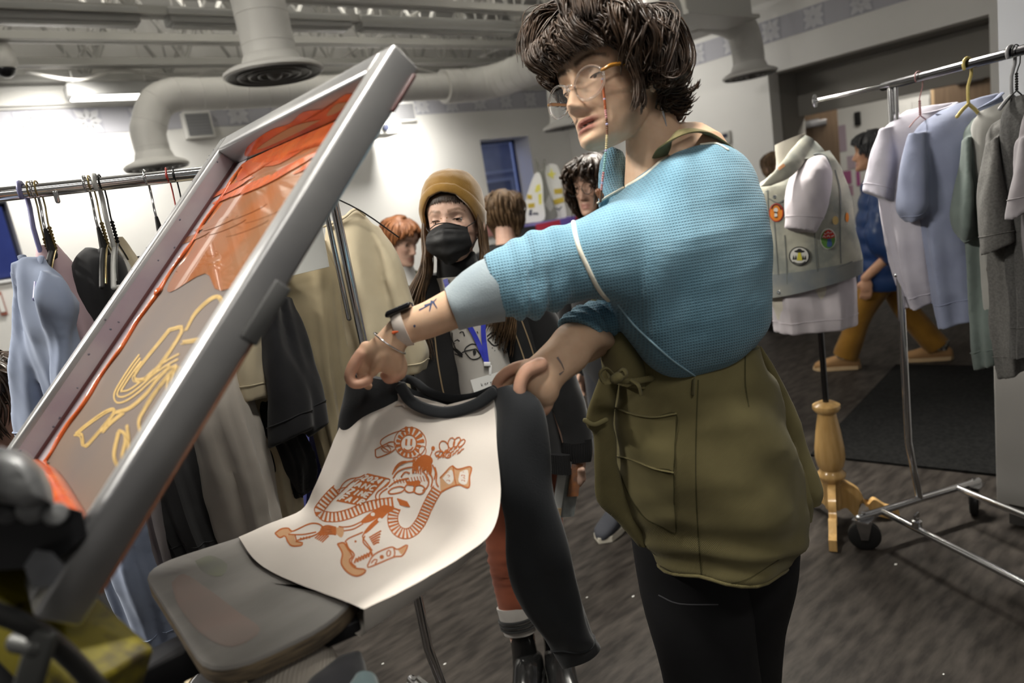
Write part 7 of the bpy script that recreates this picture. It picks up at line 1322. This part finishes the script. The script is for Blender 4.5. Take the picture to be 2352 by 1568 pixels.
garment('t_shirt', 'grey-blue tee on the yellow hanger second from the rack post', 't-shirt', c_sky, [(None, [(2155, 256, 2300, 212, 2.17, 2.05, .03), (2098, 300, 2320, 280, 2.20, 2.04, .07), (2086, 360, 2320, 360, 2.22, 2.05, .085), (2096, 450, 2315, 440, 2.24, 2.08, .09), (2112, 540, 2300, 530, 2.26, 2.11, .09), (2132, 640, 2290, 620, 2.29, 2.15, .085), (2154, 752, 2284, 722, 2.33, 2.20, .075)]), ('sleeve', [(2086, 310, 2124, 305, 2.16, 2.14, .045), (2072, 370, 2128, 380, 2.16, 2.14, .06), (2066, 430, 2132, 440, 2.17, 2.15, .062), (2064, 482, 2134, 472, 2.18, 2.16, .06), (2082, 512, 2116, 502, 2.19, 2.17, .04)])], seed=22, amp=.005, collar=[(2152, 262, 2.14), (2190, 264, 2.10), (2240, 252, 2.06), (2282, 230, 2.03), (2302, 214, 2.03)])
garment('t_shirt', 'sage green tee between the grey-blue tee and the heather greys', 't-shirt', c_sage, [(None, [(2222, 280, 2330, 220, 2.07, 1.99, .025), (2206, 320, 2345, 300, 2.09, 1.98, .06), (2204, 430, 2345, 420, 2.11, 2.00, .07), (2212, 556, 2330, 540, 2.14, 2.04, .07), (2226, 660, 2325, 650, 2.18, 2.08, .07), (2240, 760, 2318, 750, 2.21, 2.12, .065), (2252, 846, 2312, 826, 2.24, 2.16, .055)]), ('sleeve', [(2210, 320, 2236, 310, 2.04, 2.02, .04), (2198, 400, 2238, 400, 2.05, 2.03, .05), (2186, 490, 2240, 495, 2.06, 2.04, .055), (2194, 535, 2240, 532, 2.07, 2.05, .05), (2210, 556, 2230, 550, 2.08, 2.07, .03)])], seed=23)
garment('t_shirt', 'pale grey tee whose light strip shows before the dark heather one', 't-shirt', c_pgr, [(None, [(2248, 256, 2345, 218, 2.01, 1.94, .025), (2230, 300, 2360, 290, 2.03, 1.94, .05), (2236, 420, 2360, 410, 2.05, 1.96, .055), (2250, 540, 2355, 530, 2.08, 2.0, .06), (2258, 600, 2350, 590, 2.10, 2.02, .06), (2270, 700, 2345, 690, 2.13, 2.06, .055), (2288, 790, 2340, 780, 2.16, 2.09, .045)])], seed=24, hem=False)
garment('t_shirt', 'heather grey tee with a drooping sleeve on the grey plastic hanger', 't-shirt', c_hea, [(None, [(2278, 286, 2380, 222, 1.95, 1.88, .025), (2262, 330, 2400, 300, 1.97, 1.87, .06), (2262, 440, 2400, 430, 1.99, 1.89, .07), (2278, 560, 2395, 550, 2.03, 1.93, .07), (2286, 660, 2390, 650, 2.06, 1.97, .07), (2292, 760, 2385, 750, 2.09, 2.0, .065), (2304, 866, 2380, 840, 2.13, 2.05, .06)]), ('sleeve', [(2264, 330, 2302, 310, 1.92, 1.90, .04), (2250, 410, 2306, 410, 1.92, 1.90, .05), (2248, 500, 2316, 500, 1.93, 1.91, .055), (2254, 588, 2322, 556, 1.94, 1.92, .05)])], seed=25, amp=.007)
garment('t_shirt', 'dark heather tee second from the photo edge on the chrome rack', 't-shirt', c_hea2, [(None, [(2320, 230, 2420, 200, 1.88, 1.80, .025), (2302, 290, 2430, 280, 1.89, 1.79, .055), (2312, 430, 2430, 420, 1.91, 1.82, .06), (2322, 560, 2425, 550, 1.94, 1.85, .06), (2326, 680, 2420, 670, 1.97, 1.89, .06), (2330, 820, 2415, 800, 2.02, 1.94, .055)])], seed=26)
garment('t_shirt', 'lilac-grey tee cut by the photo edge with its sleeve hanging forward', 't-shirt', c_lil, [(None, [(2360, 240, 2450, 210, 1.80, 1.74, .025), (2345, 320, 2460, 300, 1.81, 1.73, .05), (2350, 460, 2460, 450, 1.83, 1.75, .055), (2358, 620, 2455, 600, 1.87, 1.79, .055), (2366, 780, 2450, 760, 1.92, 1.84, .05)]), ('sleeve', [(2338, 320, 2372, 310, 1.77, 1.76, .035), (2326, 410, 2376, 410, 1.77, 1.76, .045), (2312, 508, 2378, 470, 1.78, 1.77, .045)])], seed=27)

# ================================================================== dress form with tee and denim vest
mc = PZ(1917, 1190, 0); vz = lambda y: min(np.linspace(0, 1.7, 1701), key=lambda z: abs(pix((mc[0], mc[1], z))[1]-y))
m_oak = mat('oak_varnish', (.50, .315, .125), rough=.25, col2=(.40, .24, .085), nscale=9, stretch=(6, 6, .7), coat=.4)
df = thing('dress_form', 'cream dress form on a turned wooden tripod wearing a denim vest', 'mannequin', mc)
z1, z2, z3 = vz(926), vz(1082), vz(1150)
mb = MB(); H_ = z1-z2; mb.lathe([(.030, z3-.03), (.034, z3), (.034, z2-.05), (.040, z2-.035), (.052, z2-.02), (.054, z2-.008), (.044, z2+.004), (.040, z2+.012), (.050, z2+.03), (.056, z2+H_*.22), (.055, z2+H_*.36), (.046, z2+H_*.60), (.036, z2+H_*.80), (.034, z2+H_*.86), (.046, z2+H_*.90), (.052, z2+H_*.94), (.050, z2+H_*.98), (.040, z1), (.028, z1+.006)], (mc[0], mc[1], 0), n=36); build('turned_column', mb, m_oak, df)
for ft in (PZ(1914, 1268), PZ(2066, 1188), PZ(1800, 1130)):
    d = ft-mc; d[2] = 0; L = np.linalg.norm(d); d = d/L; s = np.cross(d, (0, 0, 1)); zt = z2-.04; prof_t = [(.02, zt), (.22*L, zt-.005), (.42*L, zt-.045), (.50*L, zt-.11), (.62*L, .085), (L*.80, .055), (L*.98, .045)]; prof_b = [(.02, zt-.12), (.20*L, zt-.115), (.34*L, zt-.15), (.44*L, .09), (.58*L, .03), (L*.80, .004), (L, .003)]
    T_ = catmull(np.array(prof_t), 5); B_ = catmull(np.array(prof_b), 5); mb = MB(); rg = []
    for (a, b), (c, e2) in zip(T_, B_): rg.append([mc+d*a+V3(0, 0, b)+s*.014, mc+d*a+V3(0, 0, b)-s*.014, mc+d*c+V3(0, 0, e2)-s*.014, mc+d*c+V3(0, 0, e2)+s*.014])
    mb.loft(rg); build('leg', mb, m_oak, df)
mb = MB(); mb.tube([V3(mc[0], mc[1], z1-.02), V3(mc[0], mc[1], 1.05)], .0115, 14); build('pole', mb, m_chd, df)
DF = 2.50
mb = MB(); px_loft(mb, [(1786, 330, 1842, 309, DF-.03, DF-.01, .055), (1787, 345, 1846, 326, DF-.03, DF-.01, .057), (1790, 385, 1862, 365, DF-.03, DF, .065), (1770, 430, 1910, 420, DF, DF, .11), (1765, 560, 1940, 560, DF+.03, DF+.03, .12), (1775, 680, 1950, 670, DF+.07, DF+.07, .13), (1790, 735, 1945, 725, DF+.09, DF+.09, .12)], wr=(.0, 1)); build('torso', mb, mat('form_cream', (.56, .52, .44), rough=.8, bump=.2, bscale=300), df)
m_ltee = cloth('dress_tee', (.50, .46, .485), (.44, .405, .43)); 
ts = garment('t_shirt', 'pale lilac tee worn by the dress form under the denim vest', 't-shirt', m_ltee, [(None, [(1800, 395, 1880, 380, DF-.01, DF, .10), (1764, 440, 1922, 430, DF, DF, .125), (1764, 560, 1945, 555, DF+.03, DF+.03, .13), (1774, 660, 1955, 640, DF+.06, DF+.06, .14), (1784, 715, 1956, 690, DF+.08, DF+.08, .145), (1791, 768, 1955, 745, DF+.10, DF+.10, .145)]), ('sleeve', [(1822, 380, 1896, 366, DF-.10, DF-.08, .05), (1812, 420, 1906, 410, DF-.15, DF-.13, .065), (1805, 470, 1896, 470, DF-.17, DF-.15, .065), (1803, 524, 1866, 536, DF-.17, DF-.16, .055)])], seed=31, amp=.009, scale=9, hem=True)
m_den = mat('washed_denim', (.185, .195, .175), rough=.9, col2=(.37, .36, .295), nscale=9, ndetail=7, ncon=(.38, .62), bump=.3, bscale=420, bdist=.0012); m_dns = mat('denim_seam', (.12, .13, .125), rough=.9); m_dnd = mat('denim_dark', (.13, .145, .155), rough=.9, col2=(.2, .2, .18), nscale=9)
vt = thing('denim_vest', 'faded denim vest with round patches on the dress form', 'vest', P(1855, 660, DF))
mb = MB(); G = rings_px([(1800, 380, 1890, 352, DF-.02, DF, .10), (1768, 412, 1914, 386, DF-.02, DF, .135), (1748, 436, 1934, 428, DF-.01, DF+.01, .15), (1750, 490, 1945, 484, DF, DF+.02, .155), (1753, 560, 1957, 556, DF+.02, DF+.04, .16), (1757, 630, 1963, 590, DF+.04, DF+.06, .165), (1759, 684, 1963, 622, DF+.06, DF+.07, .168)], n=56, sub=6, ex=2.15); G = wrinkle(G, .005, 8, seed=3.); mb.grid(G, closed=True, caps=(False, False)); build('vest_body', mb, m_den, vt); VB = bvh_of(mb)
g = G[-1]; c = g.mean(0); mb = MB(); mb.grid(np.array([G[-7]+(G[-7]-G[-7].mean(0))*.012, g+(g-c)*.02, g+(g-c)*-.01]), closed=True); build('waistband', mb, m_dnd, vt)
def vink(nm, pts, w, m, off=.003, closed=False): mb = MB(); ink(mb, VB, pts, w, off=off, closed=closed); return build(nm, mb, m, vt, smooth=False)
vt.empty_display_size = .1
vk = lambda pts, w=2.2, m=m_dns: vink('seam', pts, w, m)
vk([(1776, 480), (1782, 560), (1788, 640), (1792, 668)]); vk([(1802, 540), (1806, 600), (1808, 655)]); vk([(1870, 520), (1874, 580), (1880, 640)]); vk([(1918, 390), (1930, 440), (1930, 500), (1930, 560), (1932, 605)], 3); vk([(1758, 440), (1790, 436), (1812, 432)]); vk([(1760, 668), (1820, 655), (1885, 632), (1958, 600)], 2.2); vk([(1763, 436), (1768, 560), (1772, 670)])
mb = MB(); inkfill(mb, VB, [(1766, 430), (1806, 424), (1804, 458), (1786, 466), (1768, 456)], off=.005, smooth=False); pk_ = build('pocket_flap', mb, m_den, vt); mb = MB(); ink(mb, VB, [(1766, 456), (1786, 466), (1804, 458)], 2.4, off=.006); build('flap_stitching', mb, m_dns, pk_, smooth=False)
for x, y in ((1752, 448), (1780, 452), (1757, 560), (1761, 615), (1766, 672), (1789, 671)): 
    q = on_surf(VB, x, y, .006)
    if q is not None: mb = MB(); mb.lathe([(.007, -.002), (.0072, .002), (.003, .003), (.001, .002)], q, EYE-q, 14); build('button', mb, MATS['silver'], vt)
mb = MB(); aq = [(1818, 384), (1842, 362), (1872, 354), (1896, 362), (1906, 392), (1905, 432), (1894, 466), (1870, 482), (1846, 470)]; mb.tube([q for q in (on_surf(VB, x, y, .002) for x, y in catmull(np.array(aq, float), 6)) if q is not None], .0065, 8); build('armhole_edge', mb, m_dns, vt)
mb = MB(); px_loft(mb, [(1846, 311, 1868, 322, DF-.06, DF-.05, .012), (1822, 338, 1856, 356, DF-.11, DF-.10, .014), (1796, 372, 1838, 384, DF-.16, DF-.15, .014), (1768, 404, 1810, 410, DF-.17, DF-.17, .013), (1747, 428, 1772, 426, DF-.16, DF-.17, .008)], wr=(.002, 20)); build('collar', mb, m_den, vt); CBV = bvh_of(mb)
mb = MB(); px_loft(mb, [(1840, 330, 1872, 326, DF-.06, DF-.04, .012), (1836, 350, 1894, 352, DF-.10, DF-.07, .014), (1826, 372, 1868, 366, DF-.13, DF-.12, .012)], wr=(.002, 20)); build('yoke', mb, m_den, vt)
mb = MB(); ink(mb, CBV, [(1788, 388), (1802, 378)], 7, off=.002); build('orange_stain', mb, mat('patch_orange_faded', (.42, .20, .09), rough=.9), vt, smooth=False)
def disc(nm, x, y, rx, ry, m, off, lab=None): mb = MB(); inkfill(mb, VB, [(x+rx*cos(a), y+ry*sin(a)) for a in np.linspace(0, 2*pi, 20, endpoint=False)], off=off, cell=5); o = build(nm, mb, m, vt, smooth=False); return o
def sub_(o, nm, m, fn): mb = MB(); fn(mb); build(nm, mb, m, o, smooth=False)
c_w = mat('patch_white', (.55, .54, .50), rough=.8); c_k = mat('patch_black', (.015, .015, .015), rough=.8); c_o = mat('patch_orange', (.60, .19, .02), rough=.8); c_r = mat('patch_red', (.40, .03, .02), rough=.8); c_g = mat('patch_green', (.08, .19, .04), rough=.8); c_y = mat('patch_yellow', (.50, .45, .05), rough=.8); c_bl = mat('patch_blue', (.04, .08, .20), rough=.8)
E2 = lambda x, y, rx, ry, n=14: [(x+rx*cos(a), y+ry*sin(a)) for a in np.linspace(0, 2*pi, n, endpoint=False)]
o = disc('round_patch', 1783, 488, 16.5, 21, c_r, .006); sub_(o, 'patch_field', c_o, lambda mb: inkfill(mb, VB, E2(1783, 488, 14.5, 19), off=.0075)); sub_(o, 'patch_figure', c_w, lambda mb: (inkfill(mb, VB, E2(1782, 482, 5, 5), off=.009), inkfill(mb, VB, E2(1782, 494, 3.5, 6), off=.009))); sub_(o, 'patch_marks', c_k, lambda mb: (ink(mb, VB, [(1778, 487), (1786, 489)], 3, off=.0105), ink(mb, VB, [(1779, 499), (1786, 498)], 2.5, off=.0105), ink(mb, VB, [(1772, 480), (1776, 472), (1784, 470), (1791, 474), (1794, 482)], 2.2, off=.0105)))
o = disc('round_patch', 1836, 588, 24, 22, c_k, .006); sub_(o, 'patch_field', c_w, lambda mb: inkfill(mb, VB, E2(1836, 588, 21, 19.5, 20), off=.0075)); sub_(o, 'patch_beam', c_y, lambda mb: inkfill(mb, VB, [(1833, 580), (1839, 580), (1843, 598), (1830, 598)], off=.009, smooth=False)); sub_(o, 'patch_saucer', c_k, lambda mb: (inkfill(mb, VB, E2(1836, 577, 12, 3.2), off=.009), inkfill(mb, VB, E2(1836, 574, 5, 3), off=.009), [inkfill(mb, VB, [(x, 596), (x+5, 596), (x+2.5, 585)], off=.009, smooth=False) for x in (1820, 1825, 1842, 1847)], ink(mb, VB, [(1822, 601), (1830, 605), (1842, 605), (1850, 600)], 2.4, off=.009)))
o = disc('shaped_patch', 1902, 548, 18.5, 24, c_w, .006); sub_(o, 'patch_field', c_g, lambda mb: inkfill(mb, VB, E2(1902, 549, 16.5, 21.5, 20), off=.0075)); sub_(o, 'patch_cap', c_r, lambda mb: inkfill(mb, VB, [(1888, 546), (1894, 533), (1903, 527), (1912, 532), (1918, 543), (1904, 548)], off=.009)); sub_(o, 'patch_stem', c_bl, lambda mb: inkfill(mb, VB, [(1901, 549), (1908, 548), (1911, 564), (1900, 566)], off=.009)); sub_(o, 'patch_lettering', c_w, lambda mb: [ink(mb, VB, p, 1.8, off=.0105) for p in ([(1893, 537), (1895, 533), (1897, 537)], [(1899, 536), (1902, 532), (1905, 536)], [(1907, 535), (1911, 533)], [(1889, 545), (1893, 541), (1896, 545)], [(1899, 544), (1903, 540), (1906, 544)], [(1909, 543), (1916, 540)])])
o = disc('small_patch', 1919, 506, 7, 10, mat('patch_gold', (.50, .36, .14), rough=.8), .006); o = disc('edge_patch', 1946, 499, 4, 11, c_o, .006)

# ================================================================== floor mat, plinth, wall things, display
mat_m = MB(); q = [PZ(2058, 840), PZ(1862, 1048), PZ(2290, 1094), PZ(2372, 845)]; mat_m.poly([p+V3(0, 0, .002) for p in q], .010, (0, 0, 1)); tag(build('entrance_mat', mat_m, mat('mat_charcoal', (.008, .008, .008), rough=1., col2=(.015, .015, .0145), nscale=60, bump=.4, bscale=260, spec=.05), smooth=False), 'charcoal entrance mat on the floor behind the dress form', 'mat')
p0 = PZ(2281, 1205); pl = thing('plinth', 'pale grey plinth with a dark recessed foot behind the rack base', 'plinth', p0+V3(.3, -.3, 0))
mb = MB(); mb.box((p0[0]+.27, p0[1]-.29, .49), (.52, .56, .80), bev=.004); build('plinth_box', mb, mat('plinth_grey', (.30, .29, .275), rough=.7), pl); mb = MB(); mb.box((p0[0]+.28, p0[1]-.30, .045), (.48, .52, .09)); build('plinth_foot', mb, mat('plinth_dark', (.05, .047, .044), rough=.6), pl, smooth=False)
# corridor: notes on the wall, bright cabinet
nt = lambda x, y: PX(x, y, 9.03)
for i, (x0, y0, x1, y1, c, lb) in enumerate(((1925, 290, 1945, 345, (.45, .36, .42), 'faint pink paper sheet high on the corridor wall'), (1932, 395, 1956, 420, (.42, .13, .27), 'magenta paper note in the middle of the corridor wall'), (1966, 395, 1976, 425, (.45, .12, .30), 'narrow magenta paper strip beside the magenta note'), (1945, 360, 1965, 385, (.50, .40, .46), 'pale pink paper note above the magenta note'), (1940, 428, 1960, 448, (.48, .30, .38), 'dusky pink paper note below the magenta note'))):
    a = nt(x0, y0); b = nt(x1, y1); mb = MB(); mb.box((9.032, (a[1]+b[1])/2, (a[2]+b[2])/2), (.006, abs(a[1]-b[1]), abs(a[2]-b[2])+.01)); tag(build('wall_note', mb, mat('note_%d' % i, c, rough=.8), smooth=False), lb, 'paper note')
a = PX(1972, 272, 9.03); mb = MB(); mb.box((9.0, a[1], a[2]), (.06, .06, .16), bev=.01); tag(build('wall_phone', mb, m_rub), 'small dark box fixed high on the corridor wall', 'wall box')
a, b = PX(2062, 275, 8.6), PX(2140, 215, 8.6); cb_ = thing('white_cabinet', 'bright white cabinet top standing in the corridor above the hanging tees', 'cabinet', (8.6, (a[1]+b[1])/2, 0)); mb = MB(); mb.box((8.75, (a[1]+b[1])/2, b[2]/2), (.4, abs(a[1]-b[1]), b[2]), bev=.01); build('cabinet_body', mb, mat('cabinet_white', (.80, .79, .76), rough=.4), cb_)
for k in (0, 1): mb = MB(); mb.box((8.545, (a[1]+b[1])/2+(k-.5)*abs(a[1]-b[1])*.5, b[2]*.55), (.012, abs(a[1]-b[1])*.47, b[2]*.85), bev=.003); build('cabinet_door', mb, MATS['cabinet_white'], cb_)
a = PX(1667, 316, WALL_X-.02); mb = MB(); mb.box((WALL_X-.016, a[1], a[2]), (.03, .11, .13), bev=.006); th_ = build('thermostat', mb, mat('thermo_grey', (.50, .49, .46), rough=.5)); tag(th_, 'small grey thermostat on the wall by the recess', 'thermostat'); mb = MB(); mb.box((WALL_X-.033, a[1], a[2]+.02), (.004, .06, .04)); build('thermostat_screen', mb, m_fd, th_, smooth=False)
# display counter with colourful cloth and printed animal cut-outs
dc = P(1268, 560, 6.6); dt = thing('display_counter', 'display counter with a red and violet cloth under the cut-outs', 'counter', (dc[0], dc[1], 0)); ztop = PY(1265, 508, dc[1])[2]
mb = MB(); mb.box((dc[0], dc[1], ztop/2), (.75, .45, ztop), bev=.01); build('counter_body', mb, mat('counter_dark', (.03, .03, .035), rough=.6), dt)
for k, (cc_, w) in enumerate((((.40, .03, .06), .30), ((.14, .09, .36), .20), ((.35, .02, .03), .10))):
    mb = MB(); x0 = dc[0]-.38+(0, .30, .50)[k]; mb.box((x0+w/2, dc[1]-.235, ztop-.16), (w, .012, .34)); build('cloth_panel', mb, mat('display_cloth_%d' % k, cc_, rough=.8), dt, smooth=False)
mb = MB(); mb.box((dc[0]-.05, dc[1], ztop+.006), (.70, .47, .012)); build('cloth_top', mb, mat('display_cloth_top', (.15, .13, .34), rough=.8), dt, smooth=False)
cx_, cz_ = nrm(V3(CX[0], CX[1], 0)), V3(0, 0, 1)
def standee(label, pts, m, prints, nm='animal_cutout', d=6.45):
    """outline in photo points on an upright board"""
    o = P(np.mean([p[0] for p in pts]), max(p[1] for p in pts), d); n = nrm(V3(FWD[0], FWD[1], 0))
    def pl_(x, y, off=0.): r = ray(x, y); k = ((o-EYE)@n)/(r@n); return EYE+r*k-n*off
    t = thing(nm, label, 'cut-out', o); mb = MB(); mb.poly([pl_(*p) for p in catmull(np.array(pts+[pts[0]], float), 4)[:-1]], .02, n); build('board', mb, m, t, smooth=False)
    for pn, pm_, shp in prints:
        mb = MB()
        for s_ in shp: mb.poly([pl_(x, y, .004) for x, y in s_], .003, n)
        build(pn, mb, pm_, t, smooth=False)
    return t
m_st = mat('cutout_white', (.66, .66, .63), rough=.6); m_sg = mat('cutout_grey', (.17, .17, .15), rough=.7); m_sy = mat('cutout_mustard', (.48, .36, .05), rough=.7); m_sy2 = mat('cutout_lemon', (.62, .58, .12), rough=.7)
wr_ = lambda pts, w=1.4: [[(a[0]+w*dy, a[1]-w*dx), (b[0]+w*dy, b[1]-w*dx), (b[0]-w*dy, b[1]+w*dx), (a[0]-w*dy, a[1]+w*dx)] for a, b in zip(pts[:-1], pts[1:]) for dx, dy in [nrm((b[0]-a[0], b[1]-a[1]))]]
standee('white animal cut-out with mustard patches and handwriting by the window', [(1208, 512), (1206, 470), (1216, 432), (1226, 404), (1238, 396), (1246, 420), (1248, 460), (1250, 504)], m_st, [('mustard_print', m_sy, [[(1210, 446), (1222, 448), (1222, 458), (1211, 456)], [(1212, 468), (1228, 466), (1228, 476), (1213, 478)]]), ('lemon_print', m_sy2, [[(1228, 440), (1232, 426), (1240, 422), (1242, 436), (1234, 442)], [(1236, 446), (1244, 444), (1244, 468), (1238, 470)]]), ('handwriting', m_fd, wr_([(1218, 482), (1216, 494), (1222, 492), (1217, 488), (1222, 484), (1218, 482)])+wr_([(1225, 488), (1227, 493), (1230, 488)])+wr_([(1232, 493), (1233, 488), (1236, 493)]))], d=6.42)
standee('grey long-eared animal cut-out between the two white ones', [(1246, 508), (1240, 470), (1238, 430), (1236, 404), (1231, 386), (1230, 366), (1236, 372), (1241, 388), (1246, 390), (1248, 372), (1252, 366), (1254, 384), (1252, 400), (1262, 440), (1274, 470), (1280, 500)], m_sg, [('muzzle_print', mat('cutout_ash', (.30, .30, .28), rough=.7), [[(1250, 470), (1262, 446), (1272, 474), (1264, 486)]])], d=6.50)
standee('rounded white animal cut-out with a yellow star by the corner', [(1262, 506), (1250, 440), (1246, 400), (1254, 382), (1268, 376), (1282, 384), (1288, 410), (1292, 450), (1300, 500)], m_st, [('mustard_print', m_sy, [[(1272, 434), (1292, 432), (1292, 444), (1274, 446)], [(1266, 460), (1294, 452), (1296, 464), (1268, 472)]]), ('lemon_star', m_sy2, [[(1256, 400), (1264, 396), (1266, 386), (1270, 396), (1278, 398), (1271, 403), (1272, 412), (1264, 406)]]), ('handwriting', m_fd, wr_([(1262, 482), (1268, 478), (1272, 484), (1278, 478), (1284, 482), (1290, 474)]))], d=6.58)
a, b = PY(1113, 462, WALL_Y-.01), PY(1140, 540, WALL_Y-.01); mb = MB(); mb.box(((a[0]+b[0])/2+.05, WALL_Y-.012, (a[2]+b[2])/2), (.5, .02, abs(a[2]-b[2]))); tag(build('pink_poster', mb, mat('poster_pink', (.55, .27, .25), rough=.8, col2=(.5, .22, .2), nscale=5), smooth=False), 'plain pink poster under the tall window', 'poster')
a, b = PY(-14, 672, WALL_Y-.02), PY(18, 722, WALL_Y-.02); pf_ = thing('picture_frame', 'small red picture frame at the photo edge below the dusk window', 'picture frame', ((a[0]+b[0])/2, WALL_Y, b[2])); mb = MB(); mb.box(((a[0]+b[0])/2, WALL_Y-.012, (a[2]+b[2])/2), (abs(b[0]-a[0]), .02, abs(a[2]-b[2]))); build('frame', mb, mat('frame_red', (.38, .13, .09), rough=.6), pf_, smooth=False); mb = MB(); mb.box(((a[0]+b[0])/2, WALL_Y-.026, (a[2]+b[2])/2), (abs(b[0]-a[0])*.72, .012, abs(a[2]-b[2])*.72)); build('mount', mb, m_wall, pf_, smooth=False)
RF = random.Random(21); mb = MB()
for k in range(40):
    x, y = .4+RF.random()*2.4, .5+RF.random()*2.2; a = RF.random()*3; s = .003+.006*RF.random()
    mb.add([(x+s*cos(a+q), y+s*sin(a+q)*.6, .0015) for q in (0, 1.6, 3.1, 4.7)], [[0, 1, 2, 3]])
tag(build('floor_litter', mb, mat('litter_white', (.5, .5, .48), rough=.9), smooth=False), 'tiny pale scraps scattered over the dark plank floor', 'scraps', kind='stuff')
